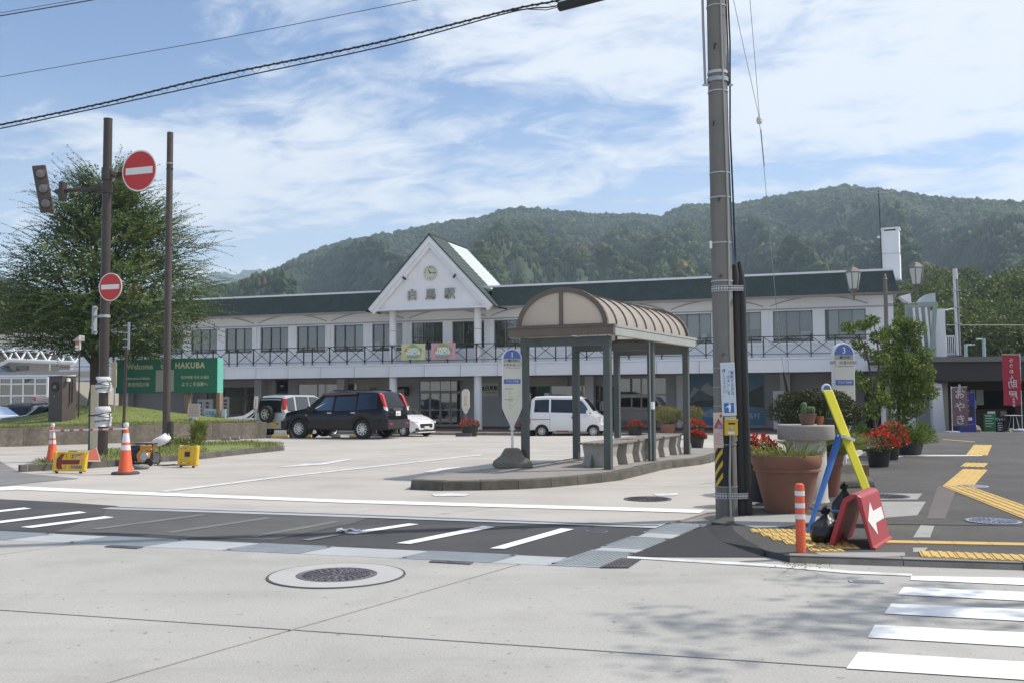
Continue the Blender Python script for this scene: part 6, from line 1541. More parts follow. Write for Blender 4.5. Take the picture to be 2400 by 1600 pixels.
def works_board(label, loc, rz, arrow, W_=.70, H_=.44, lean=-.16):
    t = thing('works_board', label, 'works sign', loc, 0, 'yellow works boards', rot=(lean, 0, rz)); w = W_ / 2
    for s in (-1, 1): put('side_lobe', B().box(s * w - .085 if s > 0 else -w, s * w if s > 0 else -w + .085, -.05, .05, .03, H_), m_ypl2, t, bevel=.035, seg=3)
    put('panel', B().box(-w + .06, w - .06, -.028, .028, H_ * .36, H_ * .66), m_ypl2, t, bevel=.012); put('panel', B().box(-w + .06, -w * .30, -.027, .027, .10, H_ - .06), m_ypl2, t, bevel=.012)
    if not arrow: put('panel', B().box(-w + .06, w - .06, -.026, .026, .10, H_ - .07), m_ypl2, t, bevel=.012)
    put('top_bar', B().box(-w + .05, w - .05, -.035, .035, H_ - .055, H_ - .01), m_ypl2, t, bevel=.015); put('bottom_bar', B().box(-w + .05, w - .05, -.035, .035, .045, .09), m_ypl2, t, bevel=.015)
    for x in (w * .0, w * .45) if not arrow else (-w * .10,): put('strut', B().box(x - .035, x + .035, -.03, .03, .08, H_ - .04), m_ypl2, t, bevel=.01)
    for s in (-1, 1): put('foot', B().lathe([(.025, 0), (.03, .012), (.028, .035)], 10, (s * (w - .10), -.02, 0)), m_black, t)
    put('carry_handle', B().box(-.06, .12, -.012, .012, H_ - .012, H_ + .008), m_trim, t)
    if arrow:
        put('arrow', B().prism([(-w * .92, -.034, H_ * .50), (-w * .55, -.034, H_ * .86), (-w * .34, -.034, H_ * .86), (-w * .50, -.034, H_ * .60), (w * .62, -.034, H_ * .60), (w * .58, -.034, H_ * .40), (-w * .48, -.034, H_ * .40), (-w * .38, -.034, H_ * .14), (-w * .62, -.034, H_ * .14)], (0, .006, 0)), m_maroon, t)
    else:
        put('battery_box', B().box(-.07, .06, -.055, -.02, H_ * .48, H_ * .70), m_trim, t, bevel=.006); put('rib', B().box(-.14, .10, -.045, -.02, H_ * .78, H_ * .82).box(-.10, .10, -.05, -.02, H_ * .22, H_ * .27), m_ypl2, t, bevel=.006)
        put('cable_loop', B().tube([(-.26, -.06, H_ * .82), (-.05, -.07, H_ * .93), (.05, -.05, H_)], .008, 5), m_galv, t)
    return t
q = gp(162, 1108); works_board('yellow works board with a dark red arrow pointing left, below the left cone', q, rad(-6), True)
q = gp(440, 1094); works_board('yellow works board seen from behind, right of the generator', q, rad(-28), False, .56, .47, -.08)
q = gp(196, 1083, VZ); ta = thing('folded_warning_sign', 'orange triangular warning sign lying tilted behind the arrow board', 'works sign', (q.x, q.y + .1, VZ + .02), 0, rot=(rad(-58), 0, rad(-8)))
tri = [(-.36, 0, 0), (.34, 0, .0), (-.02, 0, .52)]
put('plate', B().prism([(x, 0, z) for x, _, z in tri], (0, .012, 0)), mat('triangle_edge', (.62, .45, .40), .5), ta, bevel=.004); put('face', B().prism([(x * .86, -.004, .045 + z * .86) for x, _, z in tri], (0, .004, 0)), mat('triangle_orange', (.52, .13, .07), .5, var=.06), ta); put('stand', B().beam((0, .02, .25), (.0, .30, -.05), .02), m_galv, ta)
q = gp(338, 1090)
gn = thing('generator', 'portable generator with an orange tank in a black tube frame', 'generator', q, rad(-8))
fr_ = B()
for y in (-.16, .16): fr_.tube([(-.27, y, .05), (-.27, y, .48), (.27, y, .48), (.27, y, .05), (-.27, y, .05)], .016, 8)
for x in (-.27, .27):
    for z in (.05, .48): fr_.tube([(x, -.16, z), (x, .16, z)], .016, 8)
put('frame', fr_, m_steelblk, gn, smooth=40)
put('fuel_tank', B().box(-.05, .22, -.14, .14, .33, .45), mat('tank_orange', (.50, .24, .05), .4, var=.06), gn, bevel=.03); put('tank_cap', B().lathe([(.03, .45), (.03, .475), (0, .475)], 12, (.05, 0, 0)), m_trim, gn)
put('engine_cowl', B().lathe([(.14, -.17), (.15, -.12), (.15, .0)], 20, (.05, 0, .22), 'y'), mat('tank_orange', (.5, .24, .05)), gn, smooth=35); put('recoil_starter', B().lathe([(0, -.20), (.05, -.195), (.09, -.19), (.10, -.17)], 14, (.09, 0, .21), 'y'), m_galv, gn, smooth=30)
put('alternator', B().lathe([(.10, -.14), (.11, -.12), (.11, .12)], 18, (-.17, 0, .22), 'y'), m_trim, gn); put('control_panel', B().box(-.26, -.06, -.16, .10, .32, .45), m_trim, gn, bevel=.01)
for x in (-.22, .22): w_ = put('wheel', B().lathe([(.03, -.04), (.085, -.03), (.085, .03), (.03, .04)], 18, (x, -.20, .085), 'y'), m_tyre, gn, smooth=30)
put('silencer', B().box(.20, .26, -.1, .12, .12, .3), m_iron, gn, bevel=.01)
pl = thing('white_bag', 'white plastic bag tied on the frame beside the plain pole', 'bag', q + Vector((.34, .10, .40)), .2)
b = B(); b.grid(lambda u, v: ((.05 + .13 * math.sin(PI * min(1, v * 1.05)) ** .8) * math.cos(2 * PI * u) * (1 + .13 * math.sin(7 * u * 2 * PI / 2 + v * 5)) + .20 * v - .10, .10 * math.sin(2 * PI * u) * (.3 + math.sin(PI * v)), .02 + .26 * v + .03 * math.sin(u * 12) * v), 20, 10); put('bag', b, m_cloth, pl, smooth=180)
cbn = B()
for k in range(3):
    cbn.tube([(q.x + .25 + i * .055 + .05 * k, q.y - .08 + .09 * math.sin(i * .9 + k * 1.3) - .04 * k, .012 + .008 * k) for i in range(18 - k * 2)], .010, 5)
cbn.tube([(q.x + .27, q.y - .1, .30), (q.x + .38, q.y - .12, .28), (q.x + .42, q.y - .12, .14), (q.x + .32, q.y - .13, .015)], .008, 5)
put('power_cable', cbn, m_black, label='black power cable snaking on the road between generator and yellow board', cat='cable')
put('sandbag', B().lathe([(0, 0), (.14, .01), (.17, .05), (.12, .09), (0, .105)], 16), mat('sack_grey', (.23, .225, .20), .95, var=.15, sc=10, bump=.4, bsc=30), loc=gp(332, 1098), smooth=180, label='grey sandbag lying before the generator wheels', cat='sandbag')

# ------------------------------------------------------------------ far left buildings
m_hwall = mat('beige_house_wall', (.47, .43, .37), .85, var=.06, sc=.6, stain=(.38, .34, .29), stainsc=.5)
m_hroof = mat('grey_house_roof', (.22, .205, .185), .7, var=.1, sc=2)
Yh = 66.0
hs = thing('beige_house', 'beige two storey house with a grey gabled roof at the far left', 'house', (at(60, 930, Yh).x, Yh, -.45), -.05)
kh = Yh / FPX; zh = lambda py: at(60, py, Yh).z + .45
put('wall', B().box(-200 * kh, 105 * kh, 0, 9, 0, zh(826)), m_hwall, hs); put('upper_wall', B().box(-200 * kh, 52 * kh, -.3, 8, zh(826), zh(806)), m_hwall, hs)
put('roof', B().prism([(62 * kh, -.9, zh(815)), (62 * kh, 8.9, zh(815)), (62 * kh, 4.0, zh(772))], (-280 * kh, 0, 0)), m_hroof, hs); put('lower_roof', B().prism([(115 * kh, -.8, zh(832)), (115 * kh, 9.2, zh(832)), (115 * kh, 9.2, zh(818)), (50 * kh, 4, zh(806))], (-.2, 0, 0)).add([(-200 * kh, -.8, zh(832)), (118 * kh, -.8, zh(832)), (60 * kh, 1.5, zh(812)), (-200 * kh, 1.5, zh(812))], [(0, 1, 2, 3)]), m_hroof, hs)
for px, py in ((-30, 822), (36, 862), (-10, 862)):
    x = (px - 60) * kh + (60 - 60) * kh; w_ = put('window', B().box(x, x + 30 * kh, -.36 if py < 840 else -.06, -.31 if py < 840 else -.01, zh(py + 5), zh(py - 6)), m_alu, hs); put('pane', B().box(x + .06, x + 30 * kh - .06, -.38 if py < 840 else -.08, -.362 if py < 840 else -.062, zh(py + 4), zh(py - 5)), mat('dark_pane', (.08, .10, .11), .1, var=0, spec=.8), w_)
put('blue_awning', B().prism([(-60 * kh, -1.2, zh(873)), (-20 * kh, -1.2, zh(873)), (-60 * kh, -1.2, zh(850))], (0, 1.1, 0)), mat('blue_grey_awning', (.17, .25, .32), .6), hs)
# white triangular lattice girder over the car park
Yt = 52.0; tr_ = thing('lattice_girder', 'white triangular steel lattice girder crossing the car park at far left', 'girder', (at(0, 930, Yt).x, Yt, -.44), -.10)
kt = Yt / FPX; zt_ = lambda py: at(60, py, Yt).z + .44
m_wst = mat('white_steel', (.72, .74, .76), .45, var=.04)
top_ = [(-160, 808), (170, 822)]; bot_ = [(34, 843), (192, 852)]
put('chord', B().tube([(-160 * kt, 0, zt_(800)), (172 * kt, 0, zt_(822))], .09, 8).tube([(34 * kt, -.5, zt_(844)), (195 * kt, -.5, zt_(852))], .10, 8).tube([(34 * kt, -.5, zt_(844)), (-60 * kt, -.5, zt_(890))], .10, 8).tube([(-160 * kt, 1.2, zt_(812)), (172 * kt, 1.2, zt_(826))], .07, 8), m_wst, tr_, smooth=True)
for i in range(6):
    x0 = -6 + 33 * i; t_ = (x0 + 160) / 330; zt0 = zt_(800 + 22 * t_)
    xb_ = max(34, x0 + 36); put('strut', B().tube([(x0 * kt, 0, zt0), (xb_ * kt, -.5, zt_(844 + 8 * (xb_ - 34) / 160))], .055, 6), m_wst, tr_); put('strut', B().tube([((x0 + 40) * kt, 0, zt_(800 + 22 * (x0 + 200) / 330)), (xb_ * kt, -.5, zt_(844 + 8 * (xb_ - 34) / 160))], .055, 6), m_wst, tr_)
put('hanger', B().tube([(135 * kt, -.5, zt_(849)), (135 * kt, -.5, zt_(870))], .05, 6), m_wst, tr_)
for xx in (-150, 240): put('support_leg', B().tube([(xx * kt, 0, 0), (xx * kt, 0, zt_(805))], .10, 8), m_wst, tr_)
# glazed lean-to shelter
Yg = 54.0; gs = thing('glazed_shelter', 'white framed glass lean to shelter behind the parked cars', 'shelter', (at(50, 930, Yg).x, Yg, -.44), -.08); kg = Yg / FPX; zg = lambda py: at(50, py, Yg).z + .44
put('back_wall', B().box(-140 * kg, 62 * kg, 2.2, 2.3, 0, zg(880)), mat('stone_planting_wall', (.20, .17, .11), .9, var=.4, sc=2.5, bump=.5), gs); put('rear_parapet', B().box(-140 * kg, 125 * kg, 2.4, 2.6, zg(882), zg(868)), m_hwall, gs)
for i in range(8):
    x = (-140 + 29 * i) * kg; put('mullion', B().box(x - .05, x + .05, -.05, .05, 0, zg(885)), m_wst, gs); put('rafter', B().beam((x, 0, zg(885)), (x + .5, 2.0, zg(878)), .08), m_wst, gs)
    if i < 7:
        for z0, z1 in ((.05, zg(926)), (zg(926), zg(899)), (zg(899), zg(885))): put('pane', B().quad((x + .05, 0, z0), (x + 29 * kg - .05, 0, z0), (x + 29 * kg - .05, 0, z1), (x + .05, 0, z1)), m_glass, gs, fix=False)
for py in (885, 899, 926): put('transom', B().box(-140 * kg, 63 * kg, -.06, .06, zg(py) - .04, zg(py) + .04), m_wst, gs)
put('roof_pane', B().quad((-140 * kg, 0, zg(885) + .06), (64 * kg, 0, zg(885) + .06), (70 * kg, 2.0, zg(878) + .06), (-134 * kg, 2.0, zg(878) + .06)), glassmat('milky_glass', (.6, .62, .64), .35, .25), gs, fix=False)
# ================================================================== RIGHT: UTILITY POLE AND WHAT IT CARRIES
m_cpole = mat('pole_concrete', (.205, .192, .172), .85, var=.14, sc=1.6, bump=.25, bsc=50, stain=(.085, .08, .075), stainsc=1.8, stainlo=.48, stainhi=.75, vert=True)
m_bcover = mat('black_cable_cover', (.018, .018, .019), .6, var=.15, sc=3)
m_cond = mat('grey_conduit', (.33, .34, .34), .5, metal=.2, var=.08)
PB = gp(1704, 1217); YP = PB.y
up = thing('utility_pole', 'tall grey concrete utility pole with straps, conduits and black cable cover', 'utility pole', PB, 0)
tp = at(1678, 0, YP) - PB; kd = tp / tp.z
PT = kd * 10.6
rP = lambda z: .132 - .0030 * z
put('shaft', B().tube([kd * z for z in (0, 2, 4, 6, 8, 10.6)], [rP(z) for z in (0, 2, 4, 6, 8, 10.6)], 28), m_cpole, up, smooth=True)
def pz(py): return at(1690, py, YP).z - PB.z
def band(py, h, r_extra, m, name='strap', holes=False, x1=None):
    z = pz(py); c = kd * z; r = rP(z) + r_extra
    if x1 is None: put(name, B().lathe([(r, -h / 2), (r + .004, -h / 2), (r + .004, h / 2), (r, h / 2)], 28, c, caps=False), m, up)
    else:                                    # band that also takes in the black cover
        pts = [(c.x + r * math.cos(a), c.y + r * math.sin(a)) for a in [PI / 2 + PI * i / 12 for i in range(13)]] + [(c.x + .10, c.y - r * 1.02), (c.x + x1, c.y - .10), (c.x + x1 + .01, c.y + .08), (c.x + .1, c.y + r)]
        b = B()
        for p, q in zip(pts, pts[1:] + pts[:1]): b.add([(p[0], p[1], z - h / 2), (q[0], q[1], z - h / 2), (q[0], q[1], z + h / 2), (p[0], p[1], z + h / 2)], [(0, 1, 2, 3)])
        o = put(name, b, m, up)
        if holes:
            hb = B()
            front = pts[6:15]
            for p, q in zip(front[:-1], front[1:]):
                d = Vector((q[0] - p[0], q[1] - p[1])); n_ = max(1, int(d.length / .018)); nn = Vector((d.y, -d.x)).normalized() * .002
                if nn.y > 0 and abs(nn.y) > abs(nn.x): nn = -nn
                for i in range(n_):
                    f0, f1 = (i + .22) / n_, (i + .78) / n_
                    for zz in (-h * .24, h * .24):
                        hb.add([(p[0] + d.x * f0 + nn.x, p[1] + d.y * f0 + nn.y, z + zz - h * .13), (p[0] + d.x * f1 + nn.x, p[1] + d.y * f1 + nn.y, z + zz - h * .13), (p[0] + d.x * f1 + nn.x, p[1] + d.y * f1 + nn.y, z + zz + h * .13), (p[0] + d.x * f0 + nn.x, p[1] + d.y * f0 + nn.y, z + zz + h * .13)], [(0, 1, 2, 3)])
            tag(put('punched_holes', hb, m_dark, o, fix=False), kind='stuff')
m_strap = mat('strap_grey_white', (.55, .56, .56), .5, metal=.3, var=.08)
for py in (18, 217, 408, 465, 571): band(py, .012, .004, m_strap)
band(173, .035, .004, m_strap); band(190, .05, .010, m_galv, 'clamp_band'); band(660, .012, .004, m_strap)
for py in (862, 906, 950, 1040, 1138): band(py, .010, .003, m_cond)
band(678, .066, .004, m_strap, 'perforated_band', True, .235); band(1159, .066, .004, m_strap, 'perforated_band', True, .235)
for px, py in ((1674, 113), (1671, 293), (1684, 470), (1688, 649), (1694, 830)):
    p = at(px, py, YP - .10) - PB; put('step_bolt', B().tube([(p.x, p.y, p.z), (p.x - .02, p.y - .14, p.z)], .013, 8).lathe([(.022, 0), (.024, .012), (0, .014)], 8, (p.x - .02, p.y - .15, p.z - .006)), m_iron, up)
p = at(1668, 574, YP - .12) - PB; put('number_tag', B().ob((p.x - .01, p.y, p.z), (.03, .005, .09)), m_nowhite, up)
# black cover on the right side, two rounded tops
cb0, cb1 = at(1745, 1219, YP + .0) - PB, at(1731, 640, YP) - PB
b = B(); hz_ = cb1.z
b.tube([(cb0.x - .035, .02, 0), (cb1.x - .04, .02, hz_ - .02), (cb1.x - .04, .02, hz_ + .10)], [.062, .058, .030], 14).tube([(cb0.x + .045, .03, 0), (cb1.x + .035, .03, hz_ - .10), (cb1.x + .03, .03, hz_ + .02), (cb1.x + .022, .04, hz_ + .14)], [.060, .052, .04, .022], 14)
put('cable_cover', b, m_bcover, up, smooth=40)
def ptube(name, pxs, r, m, y=-.13, par=up, n=8):
    return put(name, B().tube([at(a, c, YP + y) - PB for a, c in pxs], r, n), m, par, smooth=True)
ptube('conduit', [(1688, -40), (1692, 120), (1698, 270), (1706, 500), (1711, 800), (1713, 846)], .012, m_cond, -.12)
ptube('conduit', [(1700, -40), (1706, 120), (1707, 200)], .010, m_bcover, -.04)
ptube('blue_cable', [(1702, 130), (1706, 300), (1712, 450), (1716, 560), (1723, 620)], .008, mat('cable_blue', (.03, .10, .26), .5, var=.1), -.06)
ptube('black_cable', [(1705, -30), (1711, 100), (1711, 300), (1718, 460), (1722, 560), (1724, 620)], .011, m_bcover, .02)
ptube('conduit', [(1712, 1019), (1710, 1120), (1713, 1219)], .013, m_cond, -.16)
ptube('conduit', [(1724, 1019), (1727, 1030), (1722, 1038), (1714, 1034)], .010, m_cond, -.15)
ptube('riser_pipe', [(1645, -60), (1648, 60), (1653, 200)], .016, m_cond, -.02)
c_ = at(1655, 200, YP) - PB; put('riser_foot', B().box(c_.x - .05, c_.x + .32, -.04, -.02, c_.z - .02, c_.z + .0), m_galv, up)
# instruction sign, button box, poster, warning wrap
def plate_on_pole(name, label, cat, x0, x1, y0, y1, dY, m, th_=.012, tilt=0):
    c = at((x0 + x1) / 2, (y0 + y1) / 2, YP + dY); k = (YP + dY) / FPX
    t = thing(name, label, cat, c, 0, rot=(0, tilt, 0))
    put('plate', B().box(-(x1 - x0) * k / 2, (x1 - x0) * k / 2, -th_ / 2, th_ / 2, -(y1 - y0) * k / 2, (y1 - y0) * k / 2), m, t, bevel=.004)
    return t, k
t, k = plate_on_pole('crossing_sign', 'white upright sign with blue Japanese writing and pictogram on the utility pole', 'sign', 1690, 1724, 849, 973, -.17, mat('sign_bluish_white', (.60, .66, .70), .45, var=.03), tilt=-.025)
m_bw = mat('blue_writing', (.04, .13, .40), .5, var=0)
for s_, x_ in (('横断する方は', 9.5), ('「ボタン」を', .5), ('押して下さい。', -9)): text('\n'.join(s_), 9.5 * k, m_bw, t, (x_ * k, -.0075, 14 * k), ext=.001, sx=.85)
pgs = put('pictogram', B().box(-12 * k, 11 * k, -.0085, -.006, -55 * k, -32 * k), mat('picto_blue', (.03, .15, .50), .5, var=0), t, bevel=.003)
put('pictogram_man', B().poly([(x * k, -.0095, z * k) for x, z in ((-1, -53), (3, -53), (4, -43), (5, -37), (1, -36), (-3, -38), (-8, -42), (-8, -43.5), (-3, -41), (-1.5, -45))]).poly([(1 * k + 2 * k * math.cos(a), -.0095, -34.3 * k + 2 * k * math.sin(a)) for a in [2 * PI * i / 12 for i in range(12)]]), m_wprnt, pgs, fix=False)
t, k = plate_on_pole('button_box', 'yellow push button box under the blue and white sign', 'push button', 1698, 1728, 984, 1019, -.185, mat('box_yellow', (.68, .45, .03), .4, var=.04), .055)
put('slot', B().box(-7 * k, 9 * k, -.030, -.027, 8 * k, 12 * k), m_trim, t); put('button', B().lathe([(0, -.042), (4.0 * k, -.04), (4.4 * k, -.028)], 16, (0, 0, -1 * k), 'y'), m_galv, t, smooth=30)
put('white_label', B().box(-8 * k, 7 * k, -.030, -.027, -14.5 * k, -8 * k), m_nowhite, t)
put('hood', B().box(-15 * k, 16 * k, -.04, .0, 17 * k, 20 * k), mat('box_yellow', (.68, .45, .03)), t, bevel=.004)
put('mount', B().box(-13 * k, 14 * k, .02, .04, -16 * k, 26 * k), m_galv, t)
t, k = plate_on_pole('wanted_poster', 'narrow pale poster with a red and violet figure on the utility pole', 'poster', 1672, 1695, 966, 1048, -.155, mat('poster_cream', (.62, .52, .45), .6, var=.05), .006)
put('printed_figure', B().poly([(x * k, -.0045, z * k) for x, z in ((-10, 4), (10, 4), (9, 12), (4, 22), (0, 28), (-4, 20), (-9, 10))]), mat('print_crimson', (.42, .08, .07), .6, var=.3, sc=60), t, fix=False)
put('printed_face', B().poly([(3 * k + 5 * k * math.cos(a), -.006, 8 * k + 6 * k * math.sin(a)) for a in [2 * PI * i / 14 for i in range(14)]]), mat('print_violet', (.33, .30, .52), .6, var=.2, sc=60), t, fix=False)
put('printed_seal', B().poly([(6 * k + 3 * k * math.cos(a), -.0045, 33 * k + 4 * k * math.sin(a)) for a in [2 * PI * i / 10 for i in range(10)]]), mat('print_red', (.5, .06, .05), .6, var=0), t, fix=False)
b = B(); [b.box(-9 * k, (4 + 4 * (i % 2)) * k, -.0045, -.0035, (-8 - 5 * i) * k, (-6.4 - 5 * i) * k) for i in range(6)]; put('printed_rows', b, mat('faint_red_print', (.5, .25, .22)), t)
wr = thing('warning_wrap', 'black and yellow diagonal warning wrap on the lower part of the utility pole', 'warning tape', PB + kd * pz(1136), 0)
z1 = pz(1015) - pz(1136); rw0 = rP(1.0) + .004
def cyl(u, z): a = rad(188) + rad(105) * u; return (rw0 * math.cos(a), rw0 * math.sin(a), z)
put('black_sheet', B().grid(lambda u, v: cyl(u, z1 * v), 14, 1), m_bcover, wr, smooth=True, fix=False)
m_wy = mat('tape_yellow', (.66, .44, .02), .5, var=.05)
for i in range(5):
    z0 = -.06 + .145 * i
    b = B(); N_ = 8; vs = []
    for j in range(N_ + 1):
        u = .02 + .50 * j / N_; a = rad(188) + rad(105) * u; zz = z0 + .16 * j / N_
        for d in (0, .062): vs.append(((rw0 + .003) * math.cos(a), (rw0 + .003) * math.sin(a), min(z1, max(0, zz + d))))
    put('yellow_stripe', b.add(vs, [(2 * j, 2 * j + 2, 2 * j + 3, 2 * j + 1) for j in range(N_)]), m_wy, wr, smooth=True, fix=False)

# ------------------------------------------------------------------ overhead lines
m_wire = mat('black_wire', (.015, .015, .016), .5, var=0)
def Yw_(px): return 11.6 + (1700 - px) / 1700 * 2.2
def wire(name, label, px, r, n=5, m=m_wire, sub=14):
    pts = [at(a, c, Yw_(a)) for a, c in px]
    # smooth through the points
    out = []
    for i in range(len(pts) - 1):
        p0, p1, p2, p3 = pts[max(0, i - 1)], pts[i], pts[i + 1], pts[min(len(pts) - 1, i + 2)]
        for j in range(sub):
            t = j / sub
            out.append(.5 * ((2 * p1) + (p2 - p0) * t + (2 * p0 - 5 * p1 + 4 * p2 - p3) * t * t + (3 * p1 - p0 - 3 * p2 + p3) * t ** 3))
    out.append(pts[-1])
    return out
up_px = [(-260, 344), (0, 293), (255, 239.5), (510, 178), (867, 104.6), (1200, 23), (1306, 2), (1420, -30), (1560, -75)]
lo_px = [(-260, 352), (0, 302), (306, 237), (587, 176), (918, 104.6), (1200, 28.5), (1306, 14), (1420, -24)]
main = thing('overhead_cable', 'thick black spiral bound cable pair crossing the upper left sky', 'cable', at(0, 297, Yw_(0)), 0)
o0 = Vector(main.location)
A1, A2 = wire('', '', up_px, 0), wire('', '', lo_px, 0)
put('upper_strand', B().tube([p - o0 for p in A1], .0115, 6), m_wire, main, smooth=True)
put('lower_strand', B().tube([p - o0 for p in A2], .0085, 6), m_wire, main, smooth=True)
def along(P, n):
    L = [0]
    for a, b_ in zip(P[:-1], P[1:]): L.append(L[-1] + (b_ - a).length)
    res = []; j = 0
    for i in range(n):
        s = L[-1] * i / (n - 1)
        while j < len(L) - 2 and L[j + 1] < s: j += 1
        f = (s - L[j]) / max(1e-6, L[j + 1] - L[j]); res.append(P[j] + (P[j + 1] - P[j]) * f)
    return res
hel = along(A1, 620)
put('spiral_wrap', B().tube([p - o0 + Vector((0, .015 * math.cos(i * .9), .015 * math.sin(i * .9))) for i, p in enumerate(hel)], .0055, 4), m_wire, main)
c1, c2 = along(A1[:int(len(A1) * .80)], 90), along(A2[:int(len(A2) * .90)], 90)
lz = B()
for i in range(0, 88, 2):
    q1 = min(c2, key=lambda p: (p - c1[i]).length); lz.tube([c1[i] - o0, q1 + (c1[i + 1] - c1[i]) * .7 - o0], .0028, 4); lz.tube([q1 + (c1[i + 1] - c1[i]) * .7 - o0, c1[i + 1] + (c1[i + 1] - c1[i]) * .5 - o0], .0022, 4)
put('lashing', lz, m_wire, main)
cl0, cl1 = at(1309, 17, Yw_(1309)), at(1430, -14, Yw_(1430))
cj = thing('cable_closure', 'black cylindrical cable closure at the top edge of the picture', 'cable closure', cl0, 0)
dq = (cl1 - cl0)
put('sleeve', B().tube([(0, 0, 0), dq * .02, dq * .98, dq], [.054, .060, .060, .054], 18), m_bcover, cj, smooth=40); put('end_cap', B().tube([-dq * .02, dq * .0], [.030, .052], 18), mat('cap_grey', (.07, .07, .07), .5), cj)
put('tail_cable', B().tube([at(1309, 17, Yw_(1309)) - cl0, at(1280, 24, Yw_(1280)) - cl0, at(1230, 22, Yw_(1230)) - cl0, at(1195, 26, Yw_(1195)) - cl0], .006, 5), m_wire, cj)
def single(label, px, r):
    P = wire('', '', px, 0); o = P[0]; t = thing('overhead_wire', label, 'wire', o, 0, 'thin wires crossing the sky'); put('wire', B().tube([p - o for p in P], r, 5), m_wire, t, smooth=True)
single('thin single wire sloping across the sky above the thick cable', [(-260, 226), (0, 181), (490, 96), (980, 0), (1200, -44)], .0045)
single('wire with clips in the top left corner of the sky', [(-200, 70), (0, 38), (225, -1), (420, -38)], .008)
single('upper thin wire in the top left corner of the sky', [(-200, 62), (0, 31), (225, -8), (420, -45)], .004)
# guy wire with its insulator
gy = thing('guy_wire', 'guy wire with a white egg insulator right of the utility pole', 'guy wire', gp(1884, 1105, WZ), 0); og = Vector(gy.location)
Yg_ = lambda py: 12.0 + (og.y - 12.0) * py / 1105.0
GP = lambda px, py: at(px, py, Yg_(py)) - og
put('lower_strand', B().tube([GP(1884, 1105), GP(1849, 935), GP(1829, 820), GP(1805, 560), GP(1783, 305), GP(1780, 292)], .0042, 5), m_cond, gy)
put('upper_strand', B().tube([GP(1779, 274), GP(1748, 135), GP(1719, 0), GP(1695, -110)], .004, 5), m_cond, gy); put('upper_strand', B().tube([GP(1780, 274), GP(1769, 135), GP(1757.6, 0), GP(1748, -110)], .004, 5), m_cond, gy)
put('insulator', B().lathe([(0, -.055), (.03, -.045), (.042, -.01), (.036, 0), (.042, .01), (.03, .045), (0, .055)], 14, GP(1779.5, 283)), mat('porcelain', (.62, .61, .58), .3, var=.04), gy, smooth=True)
put('grip', B().tube([GP(1783, 305), GP(1791, 390)], .008, 6), mat('grip_blue', (.10, .16, .26), .5), gy)
put('guard_sleeve', B().tube([GP(1836, 872), GP(1849, 935), GP(1884, 1105)], [.020, .034, .04], 10), m_bcover, gy, smooth=True)

# ------------------------------------------------------------------ street furniture on the pavement
q = gp(1877.5, 1309, .0)
bo = thing('bollard', 'orange flexible bollard with three white bands at the pavement corner', 'bollard', q, 0)
kq = q.y / FPX
put('post', B().lathe([(.047, 0), (.045, .03), (.043, .035), (.043, .655), (.038, .675), (.02, .684), (0, .686)], 24), mat('bollard_orange', (.68, .105, .035), .5, var=.05, sc=4, stain=(.45, .09, .04), stainsc=4, stainlo=.6, stainhi=.8), bo, smooth=40)
for z in (.595, .485, .385): put('white_band', B().lathe([(.0445, z - .022), (.0445, z + .022)], 24, caps=False), mat('band_white', (.66, .67, .68), .5, var=.06), bo, smooth=True)
put('foot', B().lathe([(.052, 0), (.052, .045), (.046, .05)], 24), mat('bollard_foot', (.45, .08, .04), .6), bo, smooth=40)
# red A-frame arrow sign
P_nl, P_nr, P_fr = gp(1950, 1279, WZ), gp(2040, 1287, WZ), gp(2080, 1261, WZ)
ez = (P_fr - P_nr); dpt = ez.length; ez.normalize(); ex = Vector((ez.y, -ez.x, 0)); wdt = (P_nr - P_nl).dot(ex) * 1.0; P_nl = P_nr - ex * wdt
af = thing('arrow_sign', 'red folding A frame sign with a white arrow pointing left', 'sign', P_nl, math.atan2(ex.y, ex.x))
hA = .50; xr = wdt * .60
m_ared = mat('signboard_red', (.36, .035, .045), .42, var=.06, sc=2); m_ainner = mat('signboard_inner', (.10, .022, .022), .7)
put('right_panel', B().prism([(wdt, 0, 0), (wdt + .025, 0, .015), (xr + .07, 0, hA - .03), (xr + .03, 0, hA), (xr + .02, 0, hA - .02)], (0, dpt, 0)), m_ared, af, bevel=.008)
put('left_panel', B().prism([(0, 0, 0), (-.025, 0, .012), (xr - .10, 0, hA - .05), (xr - .02, 0, hA), (xr + .03, 0, hA), (xr + .02, 0, hA - .03), (xr - .06, 0, hA - .08), (.02, 0, 0)], (0, dpt, 0)), m_ared, af, bevel=.008)
put('bottom_lip', B().prism([(wdt, -.005, -.0), (wdt + .05, -.005, .0), (wdt + .045, -.005, .02), (wdt + .02, -.005, .03)], (0, dpt + .01, 0)), m_ared, af, bevel=.004)
rp0, rp1 = Vector((wdt + .022, 0, .03)), Vector((xr + .072, 0, hA - .04)); rd = rp1 - rp0; rn = Vector((rd.z, 0, -rd.x)).normalized()
def rpt(u, v): p = rp0 + rd * v + rn * .004; return (p.x, dpt * u, p.z)
put('white_arrow', B().poly([rpt(u, v) for u, v in ((.36, .88), (.05, .53), (.38, .16), (.42, .41), (.92, .42), (.90, .68), (.42, .67))]), m_nowhite, af, fix=False)
put('rivet', B().lathe([(.012, .0), (.010, .01), (0, .012)], 10, (xr + .03, .06, hA - .01)), m_iron, af)
